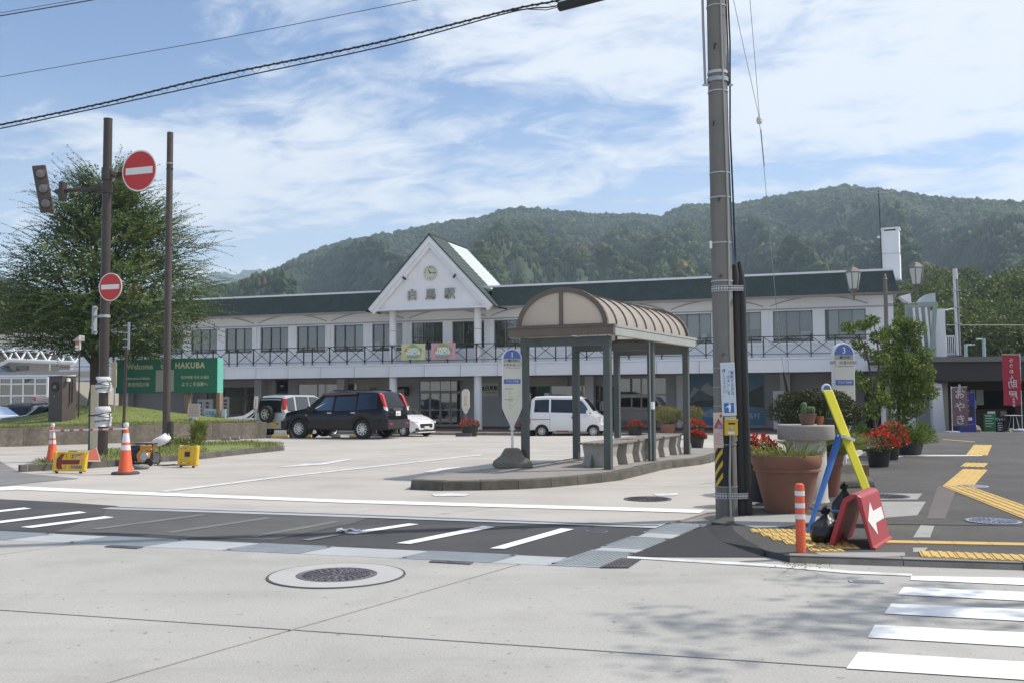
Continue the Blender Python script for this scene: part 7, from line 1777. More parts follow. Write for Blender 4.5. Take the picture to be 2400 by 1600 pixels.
# yellow and blue trestle board leaning behind it
T0 = at(1937, 913, 11.2); T1 = gp(2062, 1236, WZ); L0 = gp(1893, 1250, WZ)
tr = thing('trestle_board', 'yellow edge on trestle sign with a blue prop leg and round badge', 'sign', T1, 0)
o_ = Vector(T1); topv = T0 - o_
m_by = mat('bright_yellow_board', (.74, .66, .03), .45, var=.05, sc=3); m_bl = mat('prop_blue', (.035, .13, .38), .45, var=.06)
put('board', B().beam((0, 0, 0), topv, .085, .42, (1, 0, 0)) if False else B().prism([Vector((-.045, -.05, 0)), Vector((.045, -.05, 0)), topv + Vector((.055, -.05, 0)), topv + Vector((-.055, -.05, 0))], (.10, .34, 0)), m_by, tr, bevel=.010)
pv0 = topv * .665 + Vector((-.02, .0, 0))
for dy in (0, .12): put('prop_leg', B().beam(pv0 + Vector((.0, dy, 0)), L0 - o_ + Vector((.05 * (dy > 0), dy, 0)), .042, .03), m_bl, tr, bevel=.004)
m1 = (pv0 * .22 + (L0 - o_) * .78); put('cross_bar', B().beam(m1, m1 + Vector((.46, .02, -.02)), .035, .02).beam(m1, m1 + Vector((.03, .3, 0)), .03, .02), m_bl, tr)
put('tie_strap', B().ob(topv * .64, (.11, .36, .03), (0, .38, 0)), m_nowhite, tr)
bdg = put('round_badge', B().lathe([(0, -.02), (.040, -.02), (.055, -.012), (.058, .0), (.055, .02)], 24, topv + Vector((.0, .0, .015)), 'y'), m_frame, tr, smooth=35); put('badge_face', B().lathe([(0, -.024), (.040, -.022)], 24, topv + Vector((0, 0, .015)), 'y'), m_blue, bdg)
# black rubbish bags used as weights
m_bag = mat('black_plastic', (.012, .012, .014), .28, var=.1, sc=8, bump=.9, bsc=14, spec=.6)
def bag(label, px, py, r, h, neck):
    q = gp(px, py, WZ); t = thing('rubbish_bag', label, 'bag', q, rnd.uniform(0, 3), 'black plastic bags weighting the trestle'); rr = random.Random(int(px))
    f1 = [rr.uniform(0, 6) for _ in range(6)]
    prof = lambda v: r * (.86 + .25 * math.sin(min(1, v / .62) * PI * .8)) if v < .62 else r * (.98 - (v - .62) / .38 * .86) + neck * max(0, v - .8)
    put('sack', B().grid(lambda u, v: ((prof(v) * (1 + .07 * math.sin(5 * 2 * PI * u + f1[0] + 3 * v) + .05 * math.sin(9 * 2 * PI * u + f1[1] - 5 * v))) * math.cos(2 * PI * u), (prof(v) * (1 + .07 * math.sin(4 * 2 * PI * u + f1[2]) + .05 * math.sin(8 * 2 * PI * u + f1[3] + 4 * v))) * .8 * math.sin(2 * PI * u), h * v * (1 + .03 * math.sin(6 * PI * u)) + .001), 40, 22).poly([(r * .86 * math.cos(a), r * .69 * math.sin(a), .0) for a in [2 * PI * i / 20 for i in range(20)]]), m_bag, t, smooth=180)
    put('knot', B().ob((0, 0, h + .03), (.05, .05, .08), (.3, .2, 0)).ob((.03, .02, h + .05), (.10, .02, .05), (.1, .5, .4)).ob((-.03, 0, h + .045), (.09, .02, .05), (0, -.6, 0)), m_bag, t, bevel=.012)
    return t
bag('lower black rubbish bag slumped beside the red arrow sign', 1938, 1270, .155, .27, .0)
bag('upper black rubbish bag tied up behind the red arrow sign', 1982, 1222, .15, .36, .0)

# planters and pots
m_terra = mat('terracotta', (.265, .125, .085), .85, var=.10, sc=3, bump=.15, bsc=50, stain=(.20, .105, .08), stainsc=2.2, vert=True)
m_blackpot = mat('black_plastic_pot', (.022, .022, .023), .55, var=.12, sc=4)
m_soil = mat('potting_soil', (.045, .035, .025), .95, var=.3, sc=20)
def pot(t, r, h, rb, m, rim=.10, n=36, name='pot'):
    put(name, B().lathe([(rb, 0), (rb * 1.01, h * .04), (rb + (r - rb) * .72, h * .70), (r * .95, h * .71), (r * .955, h * .745), (r * .93, h * .76), (r * .965, h * .80), (r, h * .88), (r, h * .985), (r * .985, h), (r * .93, h), (r * .90, h * .92)], n, caps=False).lathe([(0, 0), (rb, 0)], n, caps=False) if rim else B().lathe([(rb, 0), (r * .96, h * .90), (r, h * .92), (r, h), (r * .94, h), (r * .92, h * .9)], n, caps=False), m, t, smooth=35)
    put('soil', B().lathe([(0, h * .93), (r * .93, h * .92)], n), m_soil, t)
q = gp(1859, 1201, WZ); kq = q.y / FPX
bigpot = thing('terracotta_pot', 'big terracotta pot full of grass in front of the stone table', 'plant pot', q + Vector((0, .25, 0)), 0)
pot(bigpot, .425, .69, .27, m_terra)
# stone table
q = gp(1906, 1178, WZ)
tb = thing('stone_table', 'round granite table on a thick pedestal behind the terracotta pot', 'table', q + Vector((0, .26, 0)), 0); kq = (q.y + .26) / FPX
zt0, zt1 = at(1906, 1031, q.y - .1).z - WZ, at(1906, 996, q.y - .1).z - WZ
m_gran = mat('speckled_granite', (.34, .31, .285), .75, var=.06, sc=4, speck=.30, spsc=110, stain=(.27, .245, .225), stainsc=2)
put('pedestal', B().lathe([(.29, 0), (.27, .05), (.26, zt0)], 36), mat('pale_granite', (.46, .44, .41), .8, var=.06, sc=4, speck=.15, spsc=110, stain=(.33, .31, .28), stainsc=2), tb, smooth=35)
put('table_top', B().lathe([(.0, zt0), (.365, zt0), (.372, zt0 + .012), (.372, zt1 - .012), (.362, zt1), (0, zt1)], 44), m_gran, tb, smooth=35)
TZ = WZ + zt1; TY = q.y + .18
def on_table(px, dy): p = at(px, 990, TY + dy); return Vector((p.x, TY + dy, TZ))
m_cact = mat('cactus_green', (.09, .15, .06), .8, var=.15, sc=20, bump=.5, bsc=60)
def cactus(t, x, y, z0, h, r, lab=None):
    n = 16; b = B(); vs, fs = [], []
    Pz = [(1 - .25 * (1 - i / 2), z) if i < 2 else (1, z) for i, z in enumerate((0, .1, .3, .6, .8))] + [(.86, .90), (.55, .97), (.0, 1.0)]
    for f_, z in Pz:
        for k in range(n): a = 2 * PI * k / n; rr = r * f_ * (1.0 if k % 2 else .86); vs.append((x + rr * math.cos(a), y + rr * math.sin(a), z0 + h * z))
    for i in range(len(Pz) - 1):
        for k in range(n): fs.append((i * n + k, i * n + (k + 1) % n, (i + 1) * n + (k + 1) % n, (i + 1) * n + k))
    put('cactus', b.add(vs, fs), m_cact, t, smooth=60)
    sb = B(); rr_ = random.Random(5)
    for i in range(150):
        a, zz = rr_.uniform(0, 2 * PI), z0 + h * rr_.uniform(.1, .98); f_ = 1 if zz < z0 + h * .85 else .7
        p = Vector((x + r * f_ * math.cos(a), y + r * f_ * math.sin(a), zz)); d = Vector((math.cos(a), math.sin(a), rr_.uniform(-.4, .6))) * .016; e = Vector((-d.y, d.x, 0)) * .12
        sb.add([p - e, p + e, p + d], [(0, 1, 2)])
    tag(put('spine', sb, mat('spine_white', (.6, .58, .45), .7, var=0), t, fix=False), kind='stuff')
t = thing('cactus_pot', 'brown pot with three cacti on the granite table', 'plant pot', on_table(1893, -.05), 0); k = TY / FPX
pot(t, 20.5 * k, 26 * k, 14 * k, mat('brown_pot', (.17, .095, .07), .6, var=.06), rim=0); cactus(t, -8 * k, 0, 22 * k, 31 * k, 7 * k); cactus(t, 4 * k, .01, 22 * k, 21 * k, 6 * k); cactus(t, 11 * k, .0, 22 * k, 21 * k, 6 * k)
t = thing('small_pot', 'small orange clay pot beside the cactus pot on the table', 'plant pot', on_table(1922, .0), 0); pot(t, 9 * k, 20 * k, 7 * k, mat('orange_clay', (.36, .12, .05), .7, var=.08), rim=0); put('sprout', B().tube([(0, 0, 18 * k), (.01, 0, 30 * k)], .006, 5).ob((.01, 0, 30 * k), (.04, .01, .02), (0, .4, 0)), m_cact, t)
t = thing('seedling_tray', 'black tray with upright seedlings at the right of the table', 'plant pot', on_table(1948, .03), 0); put('tray', B().box(-15 * k, 14 * k, -.08, .08, 0, 15 * k), m_blackpot, t, bevel=.006)
for i in range(5): put('seedling', B().tube([((-11 + 5.5 * i) * k, 0, 12 * k), ((-11 + 5.5 * i) * k + .004, 0, (30 + 6 * (i % 2)) * k)], .007, 6), m_cact, t)
# small orange-brown wooden tub behind, brown second pot
q = gp(1977, 1178, WZ); pot2 = thing('terracotta_pot', 'brown terracotta pot of long grass right of the stone table', 'plant pot', (q.x + .06, 13.9, WZ), 0); pot(pot2, .25, .62, .17, mat('dark_terracotta', (.18, .075, .055), .8, var=.1, sc=3))
q = gp(2014, 1118, WZ); wt = thing('wooden_tub', 'small wooden planter box behind the yellow board', 'planter', q, .2)
for i in range(4): put('plank', B().box(-.13 + .065 * i + .002, -.13 + .065 * (i + 1) - .002, -.1, .1, 0, .22), mat('tub_wood', (.25, .15, .07), .85, var=.2, sc=6), wt, bevel=.004)

# double lantern street lamp
YL = 25.0; lpq = at(2081, 900, YL); lz0 = WZ
sl = thing('street_lamp', 'brown double lantern street lamp above the small trees on the right', 'street lamp', (lpq.x, YL, lz0), 0)
m_lamp = mat('lamp_bronze', (.19, .175, .145), .6, var=.12, sc=3); kL = YL / FPX; zL = lambda py: at(2081, py, YL).z - lz0
put('post', B().tube([(0, 0, 0), (0, 0, .6), (0, 0, zL(700)), (0, 0, zL(655))], [.09, .065, .05, .042], 14), m_lamp, sl, smooth=True); put('finial', B().lathe([(.05, zL(657)), (.06, zL(655)), (.035, zL(652)), (.04, zL(648)), (0, zL(640))], 12), m_lamp, sl, smooth=30)
xl, xrr = -75 * kL, 74 * kL
put('arm', B().beam((-52 * kL, 0, zL(690)), (64 * kL, 0, zL(685)), .06, .07).beam((xl, 0, zL(689)), (-50 * kL, 0, zL(689)), .05, .05).beam((62 * kL, 0, zL(684)), (xrr, 0, zL(676)), .05, .05), m_lamp, sl, bevel=.01); put('decor_rod', B().tube([(0, 0, zL(713)), (70 * kL, 0, zL(713))], .014, 6).lathe([(0, -.06), (.03, 0), (0, .06)], 8, (72 * kL, 0, zL(713)), 'x'), m_lamp, sl)
m_lglass = mat('lantern_glass', (.62, .66, .64), .25, var=.08, sc=6)
for cx_, dpy in ((xl, 0), (xrr, -10)):
    zt_, zb_ = zL(640 + dpy), zL(678 + dpy)
    lt = put('lantern_roof', B().lathe([(.205, zt_), (.215, zt_ + .02), (.10, zt_ + .13), (.03, zt_ + .16), (.015, zt_ + .20), (0, zt_ + .21)], 6, (cx_, 0, 0)), m_lamp, sl)
    for i in range(6):
        a0, a1 = 2 * PI * i / 6, 2 * PI * (i + 1) / 6
        p = [(cx_ + r * math.cos(a), r * math.sin(a), z) for r, z, a in ((.115, zb_, a0), (.115, zb_, a1), (.19, zt_, a1), (.19, zt_, a0))]
        put('pane', B().quad(*p), m_lglass, lt, fix=False); put('glazing_bar', B().beam(p[0], p[3], .022), m_lamp, lt)
    put('lantern_base', B().lathe([(.0, zb_ - .32), (.02, zb_ - .24), (.03, zb_ - .22), (.04, zb_ - .14), (.07, zb_ - .06), (.12, zb_ - .03), (.13, zb_ + .01), (0, zb_ + .01)], 12, (cx_, 0, 0)), m_lamp, sl, smooth=30); put('bulb', B().lathe([(0, zb_), (.05, zb_ + .02), (.06, zb_ + .12), (0, zb_ + .2)], 10, (cx_, 0, 0)), m_frame, lt, smooth=True)

# ------------------------------------------------------------------ stair tower and the dark canopy building at the right
YS = 43.0; ks = YS / FPX; zs = lambda py: at(2170, py, YS).z + .4
stt = thing('stair_tower', 'white stair tower with a green frame and slanted white bars', 'stair tower', (at(2170, 900, YS).x, YS, -.4), -.25); X0 = 2170
m_gframe = mat('pale_green_frame', (.30, .38, .35), .5, var=.05)
xs_ = lambda px: (px - X0) * ks
put('white_block', B().box(xs_(2196), xs_(2218), .2, 3.2, 0, zs(724)), m_white, stt); put('white_pier', B().box(xs_(2182), xs_(2196), .1, 1.5, 0, zs(890)), m_white, stt); put('base_wall', B().box(xs_(2100), xs_(2182), .6, 2, 0, zs(840)), mat('stair_grey', (.45, .45, .46), .8, var=.05), stt)
put('green_frame', B().box(xs_(2128), xs_(2200), -.1, 0, zs(720), zs(709)).prism([(xs_(2128), -.1, zs(836)), (xs_(2136), -.1, zs(836)), (xs_(2134), -.1, zs(720)), (xs_(2128), -.1, zs(720))], (0, .1, 0)).prism([(xs_(2178), -.1, zs(836)), (xs_(2188), -.1, zs(836)), (xs_(2199), -.1, zs(720)), (xs_(2190), -.1, zs(720))], (0, .1, 0)), m_gframe, stt)
for i, px in enumerate((2146, 2159, 2173)): put('slanted_bar', B().prism([(xs_(px + 7), -.06, zs(838)), (xs_(px + 12), -.06, zs(838)), (xs_(px + 4), -.06, zs(721)), (xs_(px - 1), -.06, zs(721))], (0, .08, 0)), m_white, stt)
put('dark_inside', B().box(xs_(2134), xs_(2188), .5, .58, zs(838), zs(718)), mat('stair_shade', (.33, .36, .36), .8), stt); put('hood', B().prism([(xs_(2161), .3, zs(709)), (xs_(2199), .3, zs(709)), (xs_(2199), .3, zs(686)), (xs_(2178), .3, zs(689))], (0, 1.8, 0)), mat('hood_grey', (.52, .55, .57), .6), stt)
put('white_cap', B().prism([(xs_(2116), -.2, zs(694)), (xs_(2140), -.2, zs(688)), (xs_(2142), -.2, zs(710)), (xs_(2136), -.2, zs(711))], (0, .8, 0)), m_white, stt)
put('brace_frame', B().tube([(xs_(2216), .3, zs(727)), (xs_(2240), .3, zs(724))], .04, 6).tube([(xs_(2215), .3, zs(725)), (xs_(2219), .3, zs(834))], .04, 6), m_white, stt)
rl = thing('white_railing', 'short white railing on top of the dark canopy', 'railing', (at(2229, 830, YS - 1.5).x, YS - 1.5, at(2229, 834, YS - 1.5).z), -.25); kr = (YS - 1.5) / FPX
rb_ = B(); rb_.box(-9 * kr, 9 * kr, 0, .06, 44 * kr, 48 * kr).box(-9 * kr, 9 * kr, 0, .06, 4 * kr, 7 * kr); put('rail', rb_, m_white, rl)
for i in range(5): put('baluster', B().box((-9 + 4.2 * i) * kr, (-7.6 + 4.2 * i) * kr, 0, .06, 0, 46 * kr), m_white, rl)
vpz = thing('vent_pipe', 'tall pale twin pipe rising from the dark canopy', 'pipe', (at(2248, 830, YS - 2).x, YS - 2, at(2248, 832, YS - 2).z), 0); kv = (YS - 2) / FPX
put('pipe', B().tube([(-4 * kv, 0, 0), (-6.5 * kv, 0, 200 * kv)], 3.2 * kv, 10), mat('pipe_white', (.68, .69, .70), .5, var=.05), vpz, smooth=True); put('pipe', B().tube([(3 * kv, .02, 0), (1 * kv, .02, 150 * kv), (0, .02, 188 * kv)], 2.4 * kv, 10), m_cond, vpz, smooth=True)
put('pipe_head', B().tube([(-3 * kv, 0, 178 * kv), (-4 * kv, 0, 203 * kv)], 5 * kv, 10), mat('pipe_white', (.68, .69, .7)), vpz, smooth=True)
for z in (72, 110, 150): put('bracket', B().box(-8 * kv, 7 * kv, -.08, .1, z * kv, (z + 2.5) * kv), m_galv, vpz)
yq1 = 40.5
cn = thing('canopy_building', 'low dark brown canopy building housing the shops on the right', 'building', (at(2300, 900, yq1).x, yq1, ground(yq1)), -.06); kc = yq1 / FPX; zc_ = lambda py: at(2300, py, yq1).z - cn.location.z; xc_ = lambda px: (px - 2300) * kc
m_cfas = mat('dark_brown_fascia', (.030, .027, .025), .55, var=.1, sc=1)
put('fascia', B().box(xc_(2120), xc_(2760), 0, .2, zc_(892), zc_(847)), m_cfas, cn); put('eave_edge', B().box(xc_(2118), xc_(2762), -.12, .3, zc_(847), zc_(835)), mat('eave_grey', (.16, .155, .145), .5, metal=.2, var=.06), cn); put('roof_slab', B().box(xc_(2120), xc_(2760), .3, 9, zc_(845), zc_(838)), m_cfas, cn)
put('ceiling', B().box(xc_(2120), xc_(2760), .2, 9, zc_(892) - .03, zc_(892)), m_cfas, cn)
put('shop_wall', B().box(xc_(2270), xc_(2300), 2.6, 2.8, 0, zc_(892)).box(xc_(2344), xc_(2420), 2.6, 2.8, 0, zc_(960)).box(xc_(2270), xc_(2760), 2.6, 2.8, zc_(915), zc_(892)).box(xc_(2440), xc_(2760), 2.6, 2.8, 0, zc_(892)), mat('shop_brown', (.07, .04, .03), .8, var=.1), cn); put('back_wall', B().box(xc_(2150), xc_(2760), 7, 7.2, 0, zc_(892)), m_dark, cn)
put('left_screen', B().box(xc_(2213), xc_(2240), .8, .9, 0, zc_(890)), mat('screen_cream', (.40, .35, .29), .8, var=.05), cn)
put('white_post', B().prism([(xc_(2196), .3, 0), (xc_(2222), .3, 0), (xc_(2216), .3, zc_(898)), (xc_(2192), .3, zc_(892))], (0, .1, 0)), m_white, cn)
for px0, px1 in ((2303, 2322), (2324, 2343)):
    dd = put('door', B().box(xc_(px0), xc_(px0) + .05, 2.55, 2.62, 0, zc_(915)).box(xc_(px1) - .05, xc_(px1), 2.55, 2.62, 0, zc_(915)).box(xc_(px0), xc_(px1), 2.55, 2.62, zc_(918), zc_(915)).box(xc_(px0), xc_(px1), 2.55, 2.62, zc_(952), zc_(949)), m_sash, cn); put('pane', B().quad((xc_(px0) + .05, 2.6, .05), (xc_(px1) - .05, 2.6, .05), (xc_(px1) - .05, 2.6, zc_(918)), (xc_(px0) + .05, 2.6, zc_(918))), m_glass, dd, fix=False)
put('window_panel', B().box(xc_(2330), xc_(2342), 2.5, 2.54, zc_(950), zc_(912)).box(xc_(2345), xc_(2362), 2.5, 2.54, zc_(950), zc_(912)), mat('warm_panel', (.42, .39, .32), .6), cn)
put('pale_paper', B().box(xc_(2307), xc_(2325), 2.4, 2.44, zc_(945), zc_(928)).box(xc_(2334), xc_(2342), 2.4, 2.44, zc_(958), zc_(938)), mat('window_paper', (.45, .50, .54), .6), cn)  # pale bluish sheets in front of the shop wall
def on_walk(px, py):
    Y_ = 39.0 + (1012 - py) * .12; p = at(px, 1000, Y_); return Vector((p.x, Y_, ground(Y_) + WZ))
# vending machine, banners, boards
q = on_walk(2266, 1009); kk = q.y / FPX
vm = thing('vending_machine', 'blue drinks vending machine behind the brown banner', 'vending machine', q, -.08); m_vb = mat('vending_blue', (.022, .03, .22), .4, var=.05)
put('cabinet', B().box(-20 * kk, 20 * kk, 0, .7, 0, 93 * kk), m_vb, vm, bevel=.02); put('plinth', B().box(-26 * kk, 14 * kk, -.35, 0, 0, 20 * kk), m_vb, vm, bevel=.03); put('display_window', B().box(-17 * kk, 6 * kk, -.02, .0, 46 * kk, 84 * kk), mat('vending_display', (.16, .07, .10), .2, var=.3, sc=6), vm)
for i in range(3): put('shelf', B().box(-17 * kk, 6 * kk, -.03, -.01, (50 + 12 * i) * kk, (51.5 + 12 * i) * kk), m_galv, vm)
put('coin_panel', B().box(8 * kk, 17 * kk, -.02, 0, 36 * kk, 60 * kk), m_trim, vm); put('label_sticker', B().box(2 * kk, 12 * kk, -.025, 0, 28 * kk, 35 * kk).box(-14 * kk, 2 * kk, -.025, 0, 22 * kk, 27 * kk), m_frame, vm)
def nobori(label, px, py, wpx, hpx, col, lines, m_txt, rz, mirror=False, foot=True, pole=-1):
    q = on_walk(px, py); q = q if px > 2300 else at(px, 1000, 38.2); q.z = ground(q.y) + WZ; k_ = q.y / FPX
    t = thing('nobori_banner', label, 'banner', q, rz, 'upright shop banners')
    hp = (py - hpx[0]) * k_
    put('pole', B().tube([(0, 0, 0), (0, 0, hp + .05)], .014, 6).tube([(0, 0, hp), (-pole * wpx * k_, 0, hp + .02)], .010, 6), m_frame, t)
    x0, x1 = sorted((0, -pole * wpx * k_)); z0, z1 = (py - hpx[1]) * k_, hp
    put('cloth', B().grid(lambda u, v: (x0 + (x1 - x0) * u + .01 * math.sin(v * 7), .03 * math.sin(v * 6 + u * 2) * u, z0 + (z1 - z0) * v), 6, 14), mat('cloth_' + label[:9].replace(' ', '_'), col, .85, var=.06), t, smooth=True, fix=False)
    for i in range(5): put('loop', B().box(-.02, .02, -.015, .015, z0 + (z1 - z0) * (.04 + .23 * i), z0 + (z1 - z0) * (.06 + .23 * i)), m_frame, t)
    for s_, zz, sz, xo_ in lines:
        for i_, c_ in enumerate(s_): text(c_, sz * k_, m_txt, t, ((x0 + x1) / 2 + xo_ * k_, -.045, z0 + (z1 - z0) * zz + ((len(s_) - 1) / 2 - i_) * sz * k_ * 1.2), ext=.001, mirror=mirror, bold=.004)
    if foot: put('base', B().box(-.22, .22, -.22, .22, 0, .05), m_frame, t, bevel=.02)
    return t
nobori('brown upright shop banner with white brush writing by the vending machine', 2232, 1008, 36, (903, 993), (.21, .125, .12), [('おやき', .48, 25, 0), ('信州名物', .92, 6, 0)], mat('banner_white', (.6, .6, .6), .8, var=0), -.1)
nobori('red upright ramen banner with its writing seen from behind at the right edge', 2396, 1026, 40, (846, 964), (.42, .035, .055), [('らうめん', .72, 11, -1), ('助屋', .30, 22, 1), ('白馬店', .06, 6, 2)], mat('banner_pink', (.72, .55, .55), .8, var=0), -.12, mirror=True, foot=False, pole=1)
for px, py, lb in ((2388, 1013, 'white weighted base of the red banner, rear one'), (2396, 1023, 'white weighted base of the red banner, front one')):
    q = on_walk(px, py); put('weight_disc', B().lathe([(0, 0), (.22, .01), (.25, .07), (.20, .12), (0, .13)], 18), m_frame, loc=q, smooth=180, label=lb, cat='weight disc', group='white banner bases')
q = on_walk(2322, 999); kk = q.y / FPX; gb_ = thing('green_notice', 'green notice board with white lines in front of the shop door', 'notice board', q, -.05)
put('board', B().box(-15 * kk, 15 * kk, 0, .04, 4 * kk, 44 * kk), mat('notice_green', (.02, .22, .06), .5, var=.05), gb_); put('heading_tab', B().box(-6 * kk, 11 * kk, -.01, .03, 44 * kk, 49 * kk), m_frame, gb_); put('leg', B().box(-13 * kk, -12 * kk, 0, .03, 0, 5 * kk).box(12 * kk, 13 * kk, 0, .03, 0, 5 * kk), m_trim, gb_)
b = B(); [b.box(-12 * kk, (2 + 5 * (i % 2)) * kk, -.012, -.002, (14 + 6 * i) * kk, (15.5 + 6 * i) * kk) for i in range(5)]; put('printed_rows', b, m_wprnt, gb_)
q = on_walk(2346, 1007); ab_ = thing('chalk_board', 'black chalk A board with white writing outside the shop', 'sign', q, -.3)
put('front_leaf', B().prism([(-8 * kk, 0, 0), (8 * kk, 0, 0), (8 * kk, .14, 42 * kk), (-8 * kk, .14, 42 * kk)], (0, .02, 0)), mat('chalk_black', (.015, .016, .017), .6), ab_); put('rear_leaf', B().prism([(-8 * kk, .34, 0), (8 * kk, .34, 0), (8 * kk, .17, 42 * kk), (-8 * kk, .17, 42 * kk)], (0, .02, 0)), m_trim, ab_)
text('Open', 9 * kk, m_wprnt, ab_, (0, .085, 30 * kk), rot=(rad(72), 0, 0), ext=.001); b = B(); [b.box(-6 * kk, 4 * kk, .01 + i * .015, .03 + i * .015, (5 + 5 * i) * kk, (6.6 + 5 * i) * kk) for i in range(4)]; put('chalk_rows', b, m_wprnt, ab_)
q = on_walk(2281, 1009); put('rock', B().lathe([(0, 0), (.24, .02), (.28, .14), (.20, .27), (.08, .32), (0, .33)], 9), mat('garden_rock', (.27, .24, .19), .9, var=.2, sc=5, bump=.6, bsc=10), loc=q, rot=(.1, .1, .5), label='rough pale rock in front of the blue vending machine', cat='rock')
q = on_walk(2376, 1008); tbl = thing('side_table', 'small round metal table by the red banner', 'table', q, 0); put('top', B().lathe([(.34, .66), (.35, .68), (0, .69)], 20), m_frame, tbl)
for i in range(3): put('leg', B().tube([(.25 * math.cos(i * 2.1), .25 * math.sin(i * 2.1), 0), (.10 * math.cos(i * 2.1), .1 * math.sin(i * 2.1), .66)], .015, 6), m_frame, tbl)
q = on_walk(2362, 1008); chs = thing('shop_chair', 'dark folding chair beside the chalk board', 'chair', q, .5); put('seat', B().box(-.2, .2, -.2, .2, .42, .45), m_trim, chs); put('backrest', B().box(-.2, .2, .18, .2, .62, .85), m_trim, chs)
for sx in (-.18, .18):
    for a_, b_ in (((sx, -.2, 0), (sx, .2, .85)), ((sx, .22, 0), (sx, -.18, .44))): put('leg', B().tube([a_, b_], .012, 6), m_trim, chs)
# tank-like white box and yellow-black barrier behind the small trees; vending kiosk at the arcade
q = at(2108, 985, 36.0); wb = thing('electrical_cabinet', 'pale grey cabinet standing in the shade behind the small trees', 'cabinet', (q.x, q.y, ground(q.y) + WZ), -.2); put('body', B().box(-.55, .55, 0, .5, 0, .95), mat('cabinet_grey', (.50, .50, .51), .5, var=.05), wb, bevel=.02); put('lid', B().box(-.58, .58, -.03, .53, .95, 1.0), m_galv, wb); put('hazard_panel', B().box(.0, .25, -.02, 0, .99, 1.2).box(.28, .4, -.02, 0, .99, 1.2), m_wy, wb)
u_, z_ = fac(1825, 930, 3.2); px_ = FO + FU * u_ + FN * 3.2
tkk = thing('ticket_kiosk', 'slim white vending kiosk with dark buttons in the station arcade', 'vending machine', (px_.x, px_.y, SZ), -FA); put('cabinet', B().box(-.28, .28, 0, .6, 0, 1.95), m_white, tkk, bevel=.02)
for i in range(3):
    for j in range(2): put('button', B().box(-.1 + .12 * j, -.01 + .12 * j, -.02, 0, 1.2 - .18 * i, 1.33 - .18 * i), m_trim, tkk)
kx_ = thing('poster_rack', 'red and white poster rack beside the slim white kiosk', 'rack', FO + FU * (u_ + .85) + FN * 4.2 + Vector((0, 0, SZ)), -FA); put('rack', B().box(-.3, .9, 0, .3, .3, 1.6), mat('rack_white', (.5, .5, .51), .6), kx_); put('red_side', B().box(-.36, -.3, 0, .3, .3, 1.7), m_red, kx_); put('foot', B().box(-.3, .9, .05, .25, 0, .3), m_trim, kx_)
# railway gantries beyond the canopy
for px, lb, x1 in ((2265, 'pale blue catenary post behind the canopy, left one', 22), (2308, 'pale blue catenary post behind the canopy, right one', -18)):
    Yc_ = 62.0; p = at(px, 870, Yc_); cg = thing('catenary_post', lb, 'post', (p.x, Yc_, -.6), 0, 'catenary posts of the railway'); kcg = Yc_ / FPX; zz = at(px, 793 if x1 < 0 else 806, Yc_).z + .6
    put('post', B().tube([(0, 0, 0), (0, 0, zz)], .11, 8), mat('post_pale_blue', (.42, .52, .55), .5, var=.05), cg); put('arm', B().tube([(0, 0, zz - .05), (x1 * kcg, 0, zz - .05)], .06, 6), mat('post_pale_blue', (.42, .52, .55)), cg)
cwz = thing('contact_wire', 'thin railway wire running above the dark canopy', 'wire', at(2218, 762, 60), 0); put('wire', B().tube([(0, 0, 0), at(2420, 762, 60) - at(2218, 762, 60), at(2600, 764, 60) - at(2218, 762, 60)], .02, 5), m_cond, cwz)

# person behind the ticket window
u_, z_ = fac(1417, 950, 4.6); pp = FO + FU * u_ + FN * 4.6
def person(label, loc, rz, shirt, trousers):
    t = thing('person', label, 'person', loc, rz)
    vs = [(0, 0, .92), (0, 0, 1.12), (0, 0, 1.36), (0, 0, 1.46), (0, -.01, 1.52), (0, -.02, 1.64), (.18, 0, 1.40), (.23, 0, 1.12), (.20, -.10, .88), (-.18, 0, 1.40), (-.23, 0, 1.12), (-.20, -.10, .88), (.10, 0, .86), (.10, -.01, .48), (.10, 0, .08), (.10, -.12, .03), (-.10, 0, .86), (-.10, .01, .48), (-.10, 0, .08), (-.10, -.12, .03)]
    es = [(0, 1), (1, 2), (2, 3), (3, 4), (4, 5), (2, 6), (6, 7), (7, 8), (2, 9), (9, 10), (10, 11), (0, 12), (12, 13), (13, 14), (14, 15), (0, 16), (16, 17), (17, 18), (18, 19)]
    rr = [(.15, .11), (.14, .10), (.15, .10), (.06, .06), (.06, .06), (.085, .10), (.06, .06), (.045, .045), (.035, .035), (.06, .06), (.045, .045), (.035, .035), (.085, .085), (.06, .06), (.045, .05), (.04, .03), (.085, .085), (.06, .06), (.045, .05), (.04, .03)]
    me = bpy.data.meshes.new('body'); me.from_pydata(vs, es, []); o = bpy.data.objects.new('body', me); COL.objects.link(o); o.parent = t
    md = o.modifiers.new('skin', 'SKIN'); o.modifiers.new('sub', 'SUBSURF').levels = 1
    o.modifiers['sub'].render_levels = 1
    if not me.skin_vertices: me.attributes.new('x', 'FLOAT', 'POINT')
    for i, r in enumerate(rr): me.skin_vertices[0].data[i].radius = r
    me.skin_vertices[0].data[0].use_root = True
    me.materials.append(shirt)
    put('hair', B().lathe([(.095, 1.66), (.10, 1.72), (.06, 1.77), (0, 1.78)], 12, (0, .0, 0)), mat('dark_hair', (.03, .025, .02), .7), t, smooth=True)
    put('trousers', B().tube([(.10, 0, .10), (.10, 0, .5), (.09, 0, .92)], [.075, .085, .12], 10).tube([(-.10, 0, .10), (-.10, 0, .5), (-.09, 0, .92)], [.075, .085, .12], 10), trousers, t, smooth=True)
    put('face', B().lathe([(0, 1.54), (.06, 1.57), (.078, 1.64), (.06, 1.70), (0, 1.72)], 12, (0, -.045, 0)), mat('skin', (.42, .27, .20), .6, var=0), t, smooth=True)
    return t
